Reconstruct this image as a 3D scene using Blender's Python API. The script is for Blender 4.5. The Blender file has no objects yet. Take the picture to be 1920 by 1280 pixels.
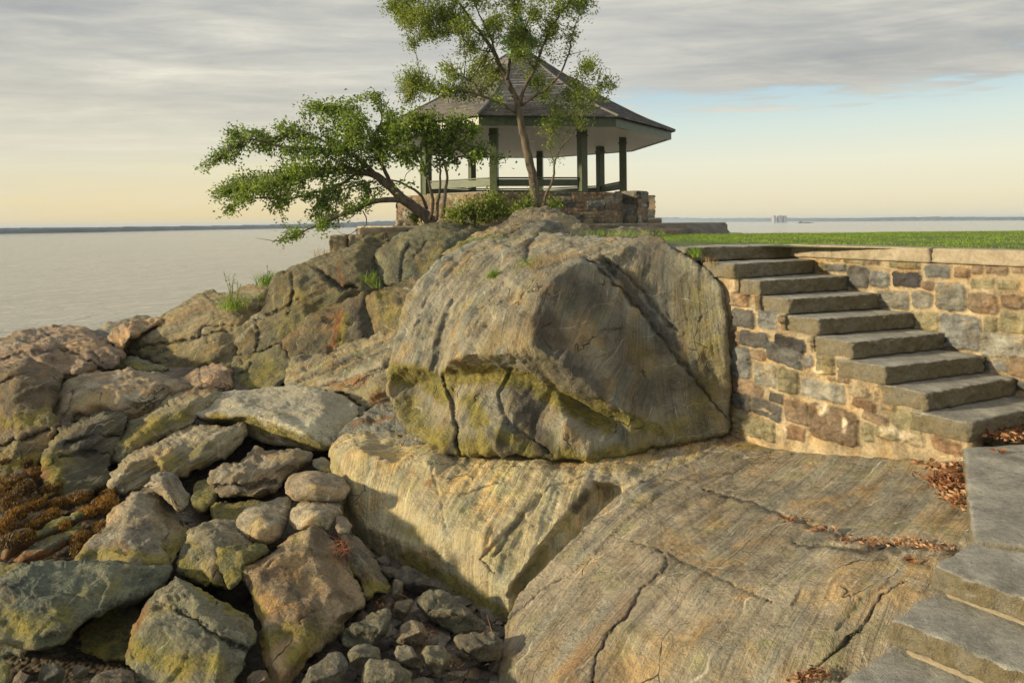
import bpy, math, random
import numpy as np
from mathutils import Vector, Matrix
from mathutils.geometry import delaunay_2d_cdt

random.seed(7)
rng = np.random.default_rng(7)
R = math.radians
SC = bpy.context.scene
COL = SC.collection

# ------------------------------------------------------------------ camera, sky, sun, exposure
F, CX, CY, ROLL, ZC = 1300.0, 960.0, 418.5, R(0.6), 3.4      # focal length in photo pixels, eye height above the water
cam_d = bpy.data.cameras.new('camera')
cam = bpy.data.objects.new('camera', cam_d)
COL.objects.link(cam)
cam_d.sensor_width = 36.0
cam_d.lens = F / 1920.0 * 36.0
cam_d.shift_y = (CY - 640.0) / 1920.0
cam_d.clip_start = 0.1
cam_d.clip_end = 12000
c_, s_ = math.cos(ROLL), math.sin(ROLL)
cam.matrix_world = Matrix(((c_, s_, 0, 0), (0, 0, -1, 0), (-s_, c_, 0, ZC), (0, 0, 0, 1)))
SC.camera = cam

SUN_EL, SUN_AZ = 13.0, -102.0            # degrees; azimuth measured from +Y (the view direction), negative is left
sd = Vector((math.sin(R(SUN_AZ)) * math.cos(R(SUN_EL)), math.cos(R(SUN_AZ)) * math.cos(R(SUN_EL)), math.sin(R(SUN_EL))))
sun_d = bpy.data.lights.new('sun', 'SUN')
sun_d.energy = 5.0
sun_d.angle = R(3.0)
sun_d.color = (1.0, 0.82, 0.54)
sun = bpy.data.objects.new('sun', sun_d)
COL.objects.link(sun)
sun.rotation_euler = sd.to_track_quat('Z', 'Y').to_euler()
sun.location = (-20, 0, 20)

SC.view_settings.view_transform = 'Standard'
SC.view_settings.look = 'None'
SC.view_settings.exposure = 0.32
SC.view_settings.gamma = 1.0
SC.render.engine = 'CYCLES'
SC.cycles.max_bounces = 6
SC.cycles.transparent_max_bounces = 8


def lin(r, g, b):
    f = lambda c: (c / 255 / 12.92) if c / 255 <= 0.04045 else ((c / 255 + 0.055) / 1.055) ** 2.4
    return (f(r), f(g), f(b), 1.0)


class NT:
    """Small helper round a node tree."""
    def __init__(self, nt):
        self.nt = nt
        nt.nodes.clear()

    def n(self, kind, **kw):
        nd = self.nt.nodes.new(kind)
        for k, v in kw.items():
            if k in ('ins',):
                for i, val in v.items():
                    if isinstance(val, bpy.types.NodeSocket):
                        self.nt.links.new(val, nd.inputs[i])
                    else:
                        nd.inputs[i].default_value = val
            else:
                setattr(nd, k, v)
        return nd

    def m(self, op, a, b=0.0, c=0.0, clamp=False):
        nd = self.n('ShaderNodeMath', operation=op, ins={0: a, 1: b, 2: c})
        nd.use_clamp = clamp
        return nd.outputs[0]

    def ss(self, x, lo, hi, a=0.0, b=1.0):
        nd = self.n('ShaderNodeMapRange', interpolation_type='SMOOTHSTEP', ins={0: x, 1: lo, 2: hi, 3: a, 4: b})
        return nd.outputs[0]

    def noise(self, vec, scale, detail=4.0, rough=0.55, dist=0.0):
        nd = self.n('ShaderNodeTexNoise', ins={'Vector': vec, 'Scale': scale, 'Detail': detail, 'Roughness': rough, 'Distortion': dist})
        return nd.outputs[0]

    def mix(self, f, a, b, mode='MIX'):
        nd = self.n('ShaderNodeMix', data_type='RGBA', blend_type=mode)
        nd.clamp_factor = True
        for i, v in ((0, f), (6, a), (7, b)):
            if isinstance(v, bpy.types.NodeSocket):
                self.nt.links.new(v, nd.inputs[i])
            else:
                nd.inputs[i].default_value = v
        return nd.outputs[2]

    def ramp(self, x, stops):
        nd = self.n('ShaderNodeValToRGB')
        cr = nd.color_ramp
        while len(cr.elements) < len(stops):
            cr.elements.new(0.5)
        for e, (p, c) in zip(cr.elements, stops):
            e.position = p
            e.color = c
        self.nt.links.new(x, nd.inputs[0])
        return nd.outputs[0]

    def mul(self, vec, xyz):
        return self.n('ShaderNodeVectorMath', operation='MULTIPLY', ins={0: vec, 1: xyz}).outputs[0]

    def xyz(self, vec):
        return self.n('ShaderNodeSeparateXYZ', ins={0: vec}).outputs

    def comb(self, x, y, z):
        return self.n('ShaderNodeCombineXYZ', ins={0: x, 1: y, 2: z}).outputs[0]


def world():
    w = bpy.data.worlds.new('World')
    SC.world = w
    w.use_nodes = True
    t = NT(w.node_tree)
    d = t.n('ShaderNodeTexCoord').outputs['Generated']
    dn = t.n('ShaderNodeVectorMath', operation='NORMALIZE', ins={0: d}).outputs[0]
    o = t.xyz(dn)
    yy = t.m('MAXIMUM', t.m('ABSOLUTE', o[1]), 0.15)
    z = o[2]
    hor = t.m('SQRT', t.m('ADD', t.m('MULTIPLY', o[0], o[0]), t.m('MULTIPLY', o[1], o[1])))
    el = t.m('DIVIDE', z, t.m('MAXIMUM', hor, 0.05))            # tangent of the elevation
    az = o[0]
    # clear sky: warm at the horizon, blue above
    clear_r = t.ramp(t.m('MULTIPLY', el, 2.5), [(0.0, lin(221, 207, 171)), (0.07, lin(223, 212, 180)), (0.2, lin(222, 219, 196)),
                                                (0.33, lin(202, 214, 205)), (0.47, lin(170, 194, 204)), (0.8, lin(160, 188, 206)), (1.0, lin(150, 178, 200))])
    clear_l = t.ramp(t.m('MULTIPLY', el, 2.5), [(0.0, lin(224, 200, 148)), (0.08, lin(225, 206, 158)), (0.22, lin(222, 214, 178)),
                                                (0.4, lin(204, 209, 196)), (0.7, lin(196, 205, 205)), (1.0, lin(180, 194, 200))])
    clear = t.mix(t.ss(az, -0.35, 0.25), clear_l, clear_r)
    sky = t.n('ShaderNodeTexSky', sky_type='NISHITA')
    sky.sun_disc = False
    sky.sun_elevation = R(SUN_EL)
    sky.sun_rotation = R(SUN_AZ)
    nish = t.mix(1.0, sky.outputs[0], (0.1, 0.1, 0.1, 1), 'MULTIPLY')
    clear = t.mix(0.12, clear, nish)
    # layered cloud deck seen in perspective
    zz = t.m('ADD', t.m('MAXIMUM', z, 0.0), 0.07)
    cv = t.comb(t.m('DIVIDE', o[0], zz), t.m('DIVIDE', o[1], zz), 0.0)
    n1 = t.noise(t.mul(cv, (0.30, 0.62, 1)), 1.0, 7, 0.56, 0.5)
    n2 = t.noise(t.mul(cv, (1.5, 3.4, 1)), 1.0, 9, 0.66, 0.5)
    n3 = t.noise(t.comb(t.m('MULTIPLY', o[0], 2.2), t.m('MULTIPLY', o[1], 2.0), t.m('MULTIPLY', el, 26.0)), 1.0, 6, 0.6, 0.4)
    edge = t.m('SUBTRACT', 0.172, t.m('MULTIPLY', t.m('MAXIMUM', t.m('SUBTRACT', 0.2, az), 0.0), 0.16))
    rag = t.m('ADD', t.m('MULTIPLY', t.m('SUBTRACT', n2, 0.5), 0.10), t.m('MULTIPLY', t.m('SUBTRACT', n3, 0.5), 0.16))
    dd = t.m('ADD', t.m('SUBTRACT', el, edge), rag)
    wid = t.ss(az, -0.3, 0.25, 0.075, 0.014)
    mask = t.m('DIVIDE', dd, wid)
    mask = t.ss(mask, -1.0, 1.0)
    # thin stray streaks low on the left
    st = t.m('MULTIPLY', t.ss(n3, 0.50, 0.66), t.ss(az, 0.15, -0.45))
    st = t.m('MULTIPLY', st, t.ss(el, 0.02, 0.09))
    mask = t.m('MAXIMUM', mask, t.m('MULTIPLY', st, 0.75))
    st2 = t.m('MULTIPLY', t.ss(n3, 0.58, 0.70), t.ss(az, 0.25, 0.6))
    st2 = t.m('MULTIPLY', st2, t.m('MULTIPLY', t.ss(el, 0.15, 0.19), 0.5))
    mask = t.m('MAXIMUM', mask, st2)
    cn = t.m('ADD', t.m('MULTIPLY', n1, 0.5), t.m('ADD', t.m('MULTIPLY', n2, 0.25), t.m('MULTIPLY', n3, 0.25)))
    ccol = t.ramp(cn, [(0.38, lin(146, 149, 151)), (0.47, lin(168, 169, 166)), (0.53, lin(186, 185, 177)), (0.62, lin(216, 212, 198))])
    glow = t.m('MULTIPLY', t.ss(el, 0.27, 0.04), t.ss(az, 0.5, -0.5, 0.35, 1.0))
    ccol = t.mix(t.m('MULTIPLY', glow, 0.7), ccol, lin(216, 209, 184))
    # pale band behind the pavilion
    mid = t.m('MULTIPLY', t.ss(t.m('ABSOLUTE', t.m('SUBTRACT', az, 0.03)), 0.36, 0.0), t.ss(el, 0.42, 0.10))
    ccol = t.mix(t.m('MULTIPLY', mid, 0.55), ccol, lin(212, 210, 202))
    c = t.mix(mask, clear, ccol)
    # overhead the deck is evenly grey; below the horizon keep a dim sea tone
    c = t.mix(t.ss(z, 0.34, 0.6), c, lin(184, 185, 186))
    c = t.mix(t.ss(z, -0.01, -0.08), c, lin(120, 115, 100))
    bg = t.n('ShaderNodeBackground', ins={0: c, 1: 1.0})
    out = t.n('ShaderNodeOutputWorld')
    w.node_tree.links.new(bg.outputs[0], out.inputs[0])


world()


# ------------------------------------------------------------------ geometry helpers
def uv(px, py):
    u = (np.asarray(px, float) - CX) / F
    v = (CY - np.asarray(py, float)) / F
    return u * c_ + v * s_, v * c_ - u * s_


def P(px, py, d):
    """A photo pixel at distance d along the view axis, as a world point."""
    x, z = uv(px, py)
    d = np.asarray(d, float)
    return np.stack([x * d, d + 0 * x, ZC + z * d], -1)


def DH(px, py, h):
    """Distance at which the pixel's ray is h metres below the eye."""
    x, z = uv(px, py)
    return -h / z


def PH(px, py, h):
    return P(px, py, DH(px, py, h))


_perm = rng.permutation(256)
_perm = np.concatenate([_perm, _perm, _perm])
_grad = rng.normal(size=(256, 3))
_grad /= np.linalg.norm(_grad, axis=1)[:, None]


def perlin(p):
    pi = np.floor(p).astype(int)
    pf = p - pi
    w = pf * pf * pf * (pf * (pf * 6 - 15) + 10)
    r = np.zeros(len(p))
    for dx in (0, 1):
        for dy in (0, 1):
            for dz in (0, 1):
                h = _perm[_perm[_perm[(pi[:, 0] + dx) & 255] + ((pi[:, 1] + dy) & 255)] + ((pi[:, 2] + dz) & 255)]
                g = _grad[h]
                q = pf - np.array([dx, dy, dz])
                ww = (w[:, 0] if dx else 1 - w[:, 0]) * (w[:, 1] if dy else 1 - w[:, 1]) * (w[:, 2] if dz else 1 - w[:, 2])
                r += ww * (g * q).sum(1)
    return r * 1.5


def fbm(p, octv=4, gain=0.5):
    a, s, r = 1.0, 1.0, 0
    for i in range(octv):
        r = r + a * perlin(p * s + 17.3 * i)
        a *= gain
        s *= 2.03
    return r


def chips(p):
    """Cell-wise tilted planes: the broken facets of rock."""
    pi = np.floor(p).astype(int)
    best = np.full(len(p), 1e9)
    val = np.zeros(len(p))
    for dx in (-1, 0, 1):
        for dy in (-1, 0, 1):
            for dz in (-1, 0, 1):
                c = pi + np.array([dx, dy, dz])
                h = _perm[_perm[_perm[c[:, 0] & 255] + (c[:, 1] & 255)] + (c[:, 2] & 255)]
                ctr = c + 0.5 + 0.45 * _grad[h]
                dv = p - ctr
                dist = (dv ** 2).sum(1)
                k = dist < best
                best[k] = dist[k]
                g = _grad[_perm[h + 91]]
                val[k] = (dv[k] * g[k]).sum(1) + 0.35 * _grad[h[k], 0]
    return val


def make_mesh(name, verts, faces, mat=None, smooth=True, parent=None, origin=None, attrs=None):
    verts = np.asarray(verts, float)
    if origin is None:
        lo, hi = verts.min(0), verts.max(0)
        origin = np.array([(lo[0] + hi[0]) / 2, (lo[1] + hi[1]) / 2, lo[2]])
    origin = np.asarray(origin, float)
    me = bpy.data.meshes.new(name)
    if isinstance(faces, np.ndarray):
        k = faces.shape[1]
        me.vertices.add(len(verts))
        me.vertices.foreach_set('co', (verts - origin).ravel())
        me.loops.add(faces.size)
        me.loops.foreach_set('vertex_index', faces.ravel().astype(np.int32))
        me.polygons.add(len(faces))
        me.polygons.foreach_set('loop_start', (np.arange(len(faces)) * k).astype(np.int32))
        me.update(calc_edges=True)
    else:
        me.from_pydata([tuple(v) for v in (verts - origin)], [], [tuple(int(i) for i in f) for f in faces])
    for an, (kind, dat) in (attrs or {}).items():
        a = me.attributes.new(an, kind, 'POINT')
        dat = np.asarray(dat, float)
        if kind == 'FLOAT_COLOR':
            a.data.foreach_set('color', dat.ravel())
        elif kind == 'FLOAT_VECTOR':
            a.data.foreach_set('vector', dat.ravel())
        else:
            a.data.foreach_set('value', dat.ravel())
    me.polygons.foreach_set('use_smooth', [bool(smooth)] * len(me.polygons))
    me.validate()
    ob = bpy.data.objects.new(name, me)
    if mat:
        me.materials.append(mat)
    COL.objects.link(ob)
    if parent is not None:
        ob.parent = parent
        ob.location = origin - np.array(parent['_o'])
    else:
        ob.location = origin
    ob['_o'] = [float(v) for v in origin]
    return ob


def tag(o, label, cat, group=None, kind=None):
    if label:
        o['label'] = label
    if cat:
        o['category'] = cat
    if group:
        o['group'] = group
    if kind:
        o['kind'] = kind
    return o


def empty(name, loc, label, cat, group=None):
    o = bpy.data.objects.new(name, None)
    o.empty_display_size = 0.1
    COL.objects.link(o)
    o.location = loc
    o['_o'] = [float(v) for v in loc]
    return tag(o, label, cat, group)


class MB:
    """Collects shapes into one mesh."""
    def __init__(self):
        self.v, self.f, self.c, self.nv = [], [], [], 0

    def add(self, v, f, col=None):
        v = np.asarray(v, float)
        self.v.append(v)
        self.f += [[int(i) + self.nv for i in q] for q in f]
        self.c.append(np.tile(np.array(col if col is not None else (1, 1, 1, 1), float), (len(v), 1)))
        self.nv += len(v)

    def box8(self, p, col=None):
        """p: bottom four then top four corners, both anticlockwise seen from above."""
        self.add(p, [(3, 2, 1, 0), (4, 5, 6, 7), (0, 1, 5, 4), (1, 2, 6, 5), (2, 3, 7, 6), (3, 0, 4, 7)], col)

    def box(self, c, s, rz=0.0, col=None):
        x, y, z = [k / 2 for k in s]
        q = np.array([(-x, -y, -z), (x, -y, -z), (x, y, -z), (-x, y, -z), (-x, -y, z), (x, -y, z), (x, y, z), (-x, y, z)])
        cr, sr = math.cos(rz), math.sin(rz)
        q = np.stack([q[:, 0] * cr - q[:, 1] * sr, q[:, 0] * sr + q[:, 1] * cr, q[:, 2]], 1) + np.array(c)
        self.box8(q, col)

    def tube(self, pts, rad, n=7, wob=0.0):
        pts = np.asarray(pts, float)
        rad = np.asarray(rad, float)
        k = len(pts)
        tg = np.gradient(pts, axis=0)
        tg /= np.linalg.norm(tg, axis=1)[:, None] + 1e-9
        ref = np.array([0.3, 1.0, 0.1])
        a = np.cross(tg, ref)
        a /= np.linalg.norm(a, axis=1)[:, None] + 1e-9
        b = np.cross(tg, a)
        ang = np.arange(n) / n * 2 * np.pi
        rr = rad[:, None] * (1 + wob * rng.normal(size=(k, n)))
        v = pts[:, None] + rr[..., None] * (np.cos(ang)[None, :, None] * a[:, None] + np.sin(ang)[None, :, None] * b[:, None])
        f = []
        for i in range(k - 1):
            for j in range(n):
                j2 = (j + 1) % n
                f.append((i * n + j, i * n + j2, (i + 1) * n + j2, (i + 1) * n + j))
        f.append(list(range(n - 1, -1, -1)))
        f.append([(k - 1) * n + j for j in range(n)])
        self.add(v.reshape(-1, 3), f)

    def build(self, name, mat, parent=None, smooth=False, origin=None, bevel=0.0):
        v = np.concatenate(self.v)
        ob = make_mesh(name, v, self.f, mat, smooth, parent, origin, {'col': ('FLOAT_COLOR', np.concatenate(self.c))})
        if bevel:
            b = ob.modifiers.new('bevel', 'BEVEL')
            b.width = bevel
            b.segments = 2
            b.limit_method = 'ANGLE'
        return ob


def spline(pts, step):
    """Catmull-Rom through points of any dimension."""
    p = np.asarray(pts, float)
    q = np.concatenate([[2 * p[0] - p[1]], p, [2 * p[-1] - p[-2]]])
    out = []
    for i in range(1, len(q) - 2):
        n = max(1, int(np.linalg.norm((q[i + 1] - q[i])[:3]) / step))
        for t in np.arange(n) / n:
            out.append(0.5 * (2 * q[i] + (q[i + 1] - q[i - 1]) * t + (2 * q[i - 1] - 5 * q[i] + 4 * q[i + 1] - q[i + 2]) * t * t
                              + (3 * q[i] - q[i - 1] - 3 * q[i + 1] + q[i + 2]) * t ** 3))
    out.append(p[-1])
    return np.array(out)


# ------------------------------------------------------------------ materials
def newmat(name):
    m = bpy.data.materials.new(name)
    m.use_nodes = True
    return m, NT(m.node_tree)


def finish(m, t, col, rough=0.8, height=None, bump=0.3, dist=0.02, metallic=0.0, spec=0.35):
    bs = t.n('ShaderNodeBsdfPrincipled')
    for k, v in (('Base Color', col), ('Roughness', rough), ('Metallic', metallic), ('Specular IOR Level', spec)):
        if isinstance(v, bpy.types.NodeSocket):
            t.nt.links.new(v, bs.inputs[k])
        else:
            bs.inputs[k].default_value = v
    if height is not None:
        bp = t.n('ShaderNodeBump', ins={'Height': height, 'Strength': bump, 'Distance': dist})
        t.nt.links.new(bp.outputs[0], bs.inputs['Normal'])
    out = t.n('ShaderNodeOutputMaterial')
    t.nt.links.new(bs.outputs[0], out.inputs[0])
    return bs


def mat_rock():
    """Foliated schist. sc: coordinates along, along, across the layers (m). stain: moss, dark, rust, pale. tint: object colour."""
    m, t = newmat('schist')
    sc = t.n('ShaderNodeAttribute', attribute_name='sc').outputs['Vector']
    stn = t.n('ShaderNodeAttribute', attribute_name='stain_and_shade')
    s = t.n('ShaderNodeSeparateColor', ins={0: stn.outputs['Color']}).outputs
    pale = stn.outputs['Alpha']
    ob = t.n('ShaderNodeTexCoord').outputs['Object']
    oi = t.n('ShaderNodeObjectInfo')
    tint = oi.outputs['Color']
    layer = oi.outputs['Alpha']               # how strongly the layering shows
    big = t.noise(ob, 1.3, 5, 0.6)
    med = t.noise(ob, 5.0, 6, 0.62)
    fine = t.noise(ob, 34.0, 5, 0.7)
    grain = t.noise(ob, 160.0, 3, 0.7)
    lay = t.noise(t.mul(sc, (0.7, 0.7, 11.0)), 1.0, 7, 0.66, 0.25)
    lay2 = t.noise(t.mul(sc, (1.6, 1.6, 55.0)), 1.0, 5, 0.7, 0.15)
    lay3 = t.noise(t.mul(sc, (1.2, 1.2, 190.0)), 1.0, 3, 0.6, 0.05)
    laym = t.m('ADD', t.m('MULTIPLY', lay, 0.34), t.m('ADD', t.m('MULTIPLY', lay2, 0.30), t.m('ADD', t.m('MULTIPLY', lay3, 0.22), t.m('MULTIPLY', t.noise(ob, 75.0, 4, 0.75), 0.14))))
    fin2 = t.noise(ob, 70.0, 4, 0.75)
    val = t.m('ADD', t.m('MULTIPLY', big, 0.25), t.m('ADD', t.m('MULTIPLY', med, 0.33), t.m('ADD', t.m('MULTIPLY', fine, 0.25), t.m('MULTIPLY', fin2, 0.17))))
    val = t.n('ShaderNodeMix', ins={0: t.m('MULTIPLY', layer, 0.62), 2: val, 3: laym}).outputs[0]
    bright = t.ss(val, 0.37, 0.63, 0.24, 1.85)
    col = t.n('ShaderNodeVectorMath', operation='SCALE', ins={0: tint, 'Scale': bright}).outputs[0]
    # hue drift: warm brown, grey-violet, grey-green patches
    h1 = t.noise(ob, 2.3, 5, 0.6, 0.6)
    h2 = t.noise(t.mul(sc, (0.5, 0.5, 3.2)), 1.4, 5, 0.6, 0.4)
    warm = t.mix(1.0, col, (1.22, 1.0, 0.68, 1), 'MULTIPLY')
    cool = t.mix(1.0, col, (0.84, 0.93, 1.02, 1), 'MULTIPLY')
    green = t.mix(1.0, col, (0.88, 1.0, 0.62, 1), 'MULTIPLY')
    col = t.mix(t.m('MULTIPLY', t.ss(h1, 0.46, 0.66), 0.9), col, warm)
    col = t.mix(t.ss(h2, 0.50, 0.36), col, cool)
    col = t.mix(t.m('MULTIPLY', t.ss(t.noise(ob, 3.4, 5, 0.65), 0.52, 0.70), 0.6), col, green)
    # thin pale quartz seams following the layers
    seam = t.noise(t.mul(sc, (0.9, 0.9, 24.0)), 1.0, 4, 0.5, 0.3)
    sm = t.ss(t.m('ABSOLUTE', t.m('SUBTRACT', seam, 0.5)), 0.012, 0.0)
    sm = t.m('MULTIPLY', sm, t.m('MULTIPLY', t.ss(t.noise(sc, 2.2, 3, 0.5), 0.48, 0.62), layer))
    col = t.mix(t.m('MULTIPLY', sm, 0.8), col, (0.80, 0.75, 0.60, 1))
    # a second, straight set of fine pale veins crossing the layers
    so = t.xyz(sc)
    vz = t.m('ADD', t.m('MULTIPLY', so[0], 3.1), t.m('ADD', t.m('MULTIPLY', so[2], 1.3), t.m('MULTIPLY', t.noise(sc, 1.1, 3, 0.5), 1.6)))
    vd = t.m('ABSOLUTE', t.m('SUBTRACT', t.m('FRACT', vz), 0.5))
    vm = t.m('MULTIPLY', t.ss(vd, 0.022, 0.004), t.m('MULTIPLY', t.ss(t.noise(ob, 3.0, 4, 0.6), 0.46, 0.6), layer))
    col = t.mix(t.m('MULTIPLY', vm, 0.8), col, (0.82, 0.76, 0.58, 1))
    # dark hairline joints
    jn = t.noise(ob, 1.5, 2.5, 0.5, 0.2)
    jm = t.m('MULTIPLY', jn, 0.0)
    # rust, moss and algae, dark crust and painted boulder shade, pale scour
    brk = t.m('ADD', t.m('MULTIPLY', med, 0.6), t.m('MULTIPLY', fine, 0.4))
    def patch(a, soft=0.28):
        return t.ss(t.m('ADD', a, t.m('MULTIPLY', t.m('SUBTRACT', brk, 0.5), 1.5)), 0.5 - soft, 0.5 + soft)
    col = t.mix(t.m('MULTIPLY', patch(pale), 0.75), col, t.mix(fine, (0.30, 0.27, 0.19, 1), (0.62, 0.57, 0.44, 1)))
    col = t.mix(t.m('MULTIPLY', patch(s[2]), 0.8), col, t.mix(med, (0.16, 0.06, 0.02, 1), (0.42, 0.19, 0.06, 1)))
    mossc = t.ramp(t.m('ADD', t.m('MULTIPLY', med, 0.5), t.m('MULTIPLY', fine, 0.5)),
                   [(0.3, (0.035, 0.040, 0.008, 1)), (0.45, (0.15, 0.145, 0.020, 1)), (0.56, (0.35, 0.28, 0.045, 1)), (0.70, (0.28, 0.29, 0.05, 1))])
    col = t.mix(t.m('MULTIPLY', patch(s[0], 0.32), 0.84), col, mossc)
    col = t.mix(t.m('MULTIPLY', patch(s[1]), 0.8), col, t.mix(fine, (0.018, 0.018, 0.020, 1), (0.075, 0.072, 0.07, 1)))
    # small lichen freckles
    vo = t.n('ShaderNodeTexVoronoi', ins={'Vector': ob, 'Scale': 55.0})
    lm = t.m('MULTIPLY', t.ss(vo.outputs['Distance'], 0.30, 0.16), t.ss(t.noise(ob, 2.6, 4, 0.6), 0.53, 0.66))
    col = t.mix(t.m('MULTIPLY', lm, 0.5), col, (0.36, 0.37, 0.28, 1))
    rid = t.m('MULTIPLY', t.m('ABSOLUTE', t.m('SUBTRACT', t.noise(ob, 4.2, 6, 0.6, 0.3), 0.5)), -2.2)
    wv = t.n('ShaderNodeTexNoise', ins={'Vector': sc, 'Scale': 2.2, 'Detail': 3.0}).outputs['Color']
    vc = t.n('ShaderNodeTexVoronoi', feature='DISTANCE_TO_EDGE', ins={'Vector': t.n('ShaderNodeVectorMath', operation='ADD', ins={0: t.mul(sc, (0.9, 0.45, 1.5)), 1: t.mul(wv, (0.5, 0.5, 0.5))}).outputs[0], 'Scale': 1.6})
    vk = t.m('MULTIPLY', t.ss(vc.outputs['Distance'], 0.012, 0.0), t.ss(t.noise(ob, 1.1, 3, 0.6), 0.57, 0.62))
    col = t.mix(t.m('MULTIPLY', vk, 0.75), col, (0.03, 0.027, 0.02, 1))
    hgt = t.m('ADD', t.m('SUBTRACT', rid, t.m('MULTIPLY', vk, 0.7)), t.m('ADD', t.m('MULTIPLY', t.m('MULTIPLY', laym, layer), 1.3), t.m('ADD', t.m('MULTIPLY', med, 0.7), t.m('ADD', t.m('MULTIPLY', fine, 0.5), t.m('MULTIPLY', grain, 0.14)))))
    hgt = t.m('SUBTRACT', hgt, t.m('MULTIPLY', jm, 0.25))
    rough = t.ss(med, 0.3, 0.7, 0.62, 0.92)
    finish(m, t, col, rough, hgt, 1.0, 0.075)
    return m


def mat_stone(name, c1, c2, c3, scale=6.0, bump=0.5, usecol=False, dist=0.012, side=None):
    m, t = newmat(name)
    ob = t.n('ShaderNodeTexCoord').outputs['Object']
    a = t.noise(ob, scale, 6, 0.65, 0.3)
    b = t.noise(ob, scale * 7, 5, 0.7)
    g = t.noise(ob, scale * 28, 3, 0.7)
    v = t.m('ADD', t.m('MULTIPLY', a, 0.55), t.m('ADD', t.m('MULTIPLY', b, 0.3), t.m('MULTIPLY', g, 0.15)))
    if usecol:
        at = t.n('ShaderNodeAttribute', attribute_name='col').outputs['Color']
        br = t.ss(v, 0.34, 0.66, 0.45, 1.55)
        col = t.n('ShaderNodeVectorMath', operation='SCALE', ins={0: at, 'Scale': br}).outputs[0]
        warm = t.mix(1.0, col, (1.12, 0.97, 0.78, 1), 'MULTIPLY')
        col = t.mix(t.ss(t.noise(ob, 4.0, 4, 0.6), 0.48, 0.66), col, warm)
    else:
        col = t.ramp(v, [(0.36, c1), (0.5, c2), (0.64, c3)])
        d = t.ss(t.noise(ob, 2.4, 5, 0.65, 0.5), 0.56, 0.68)
        col = t.mix(t.m('MULTIPLY', d, 0.55), col, (0.07, 0.07, 0.055, 1))
        if side:                                            # split faces are mixed towards ochre, walked faces are not
            nz = t.xyz(t.n('ShaderNodeTexCoord').outputs['Normal'])[2]
            k = t.m('MULTIPLY', t.ss(t.m('ADD', nz, t.m('MULTIPLY', t.m('SUBTRACT', b, 0.5), 0.8)), 0.75, 0.35), t.ss(a, 0.3, 0.6, 0.5, 1.0))
            col = t.mix(k, col, t.mix(b, tuple(0.45 * q for q in side) + (1,), tuple(1.5 * q for q in side) + (1,)))
    h = t.m('ADD', a, t.m('ADD', t.m('MULTIPLY', b, 0.55), t.m('MULTIPLY', g, 0.22)))
    finish(m, t, col, 0.85, h, bump, dist)
    return m


def mat_plain(name, col, rough=0.6, var=0.25, scale=8.0, bump=0.15, stretch=(1, 1, 1), spec=0.35):
    m, t = newmat(name)
    ob = t.n('ShaderNodeTexCoord').outputs['Object']
    n = t.noise(t.mul(ob, stretch), scale, 5, 0.65)
    br = t.ss(n, 0.3, 0.7, 1 - var, 1 + var)
    c = t.n('ShaderNodeVectorMath', operation='SCALE', ins={0: col[:3], 'Scale': br}).outputs[0]
    finish(m, t, c, rough, n, bump, 0.01, spec=spec)
    return m


def mat_leaf(name, c1, c2, c3, trans=0.35):
    m, t = newmat(name)
    at = t.n('ShaderNodeAttribute', attribute_name='rnd').outputs['Fac']
    ob = t.n('ShaderNodeTexCoord').outputs['Object']
    n = t.noise(ob, 1.6, 4, 0.6)
    v = t.m('ADD', t.m('MULTIPLY', at, 0.55), t.m('MULTIPLY', t.ss(n, 0.3, 0.7), 0.45))
    col = t.ramp(v, [(0.1, c1), (0.5, c2), (0.92, c3)])
    df = t.n('ShaderNodeBsdfPrincipled', ins={'Base Color': col, 'Roughness': 0.5, 'Specular IOR Level': 0.3})
    tr = t.n('ShaderNodeBsdfTranslucent', ins={'Color': t.mix(1.0, col, (1.5, 1.5, 0.7, 1), 'MULTIPLY')})
    mx = t.n('ShaderNodeMixShader', ins={0: trans, 1: df.outputs[0], 2: tr.outputs[0]})
    out = t.n('ShaderNodeOutputMaterial')
    t.nt.links.new(mx.outputs[0], out.inputs[0])
    return m


def mat_water():
    m, t = newmat('sea_water')
    ob = t.n('ShaderNodeNewGeometry').outputs['Position']
    p = t.xyz(ob)
    w1 = t.noise(t.comb(t.m('MULTIPLY', p[0], 0.55), t.m('MULTIPLY', p[1], 1.0), 0.0), 0.9, 6, 0.62, 0.8)
    w2 = t.noise(t.comb(t.m('MULTIPLY', p[0], 0.5), t.m('MULTIPLY', p[1], 1.0), 3.0), 4.5, 4, 0.6, 0.4)
    w3 = t.noise(t.comb(t.m('MULTIPLY', p[0], 0.05), t.m('MULTIPLY', p[1], 0.09), 7.0), 1.0, 5, 0.6, 0.5)
    h = t.m('ADD', w1, t.m('ADD', t.m('MULTIPLY', w2, 0.25), t.m('MULTIPLY', w3, 2.0)))
    bs = finish(m, t, t.mix(w3, (0.33, 0.32, 0.275, 1), (0.47, 0.455, 0.385, 1)), 0.10, h, 0.8, 0.5, spec=0.5)
    bs.inputs['IOR'].default_value = 1.333
    return m


def mat_soil():
    m, t = newmat('wet_gravel')
    ob = t.n('ShaderNodeTexCoord').outputs['Object']
    a = t.noise(ob, 3.0, 6, 0.7)
    vo = t.n('ShaderNodeTexVoronoi', ins={'Vector': ob, 'Scale': 22.0})
    col = t.ramp(a, [(0.35, (0.045, 0.036, 0.025, 1)), (0.5, (0.10, 0.08, 0.055, 1)), (0.65, (0.17, 0.14, 0.10, 1))])
    h = t.m('ADD', a, t.m('MULTIPLY', vo.outputs['Distance'], -0.6))
    finish(m, t, col, 0.6, h, 0.9, 0.03)
    return m


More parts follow.
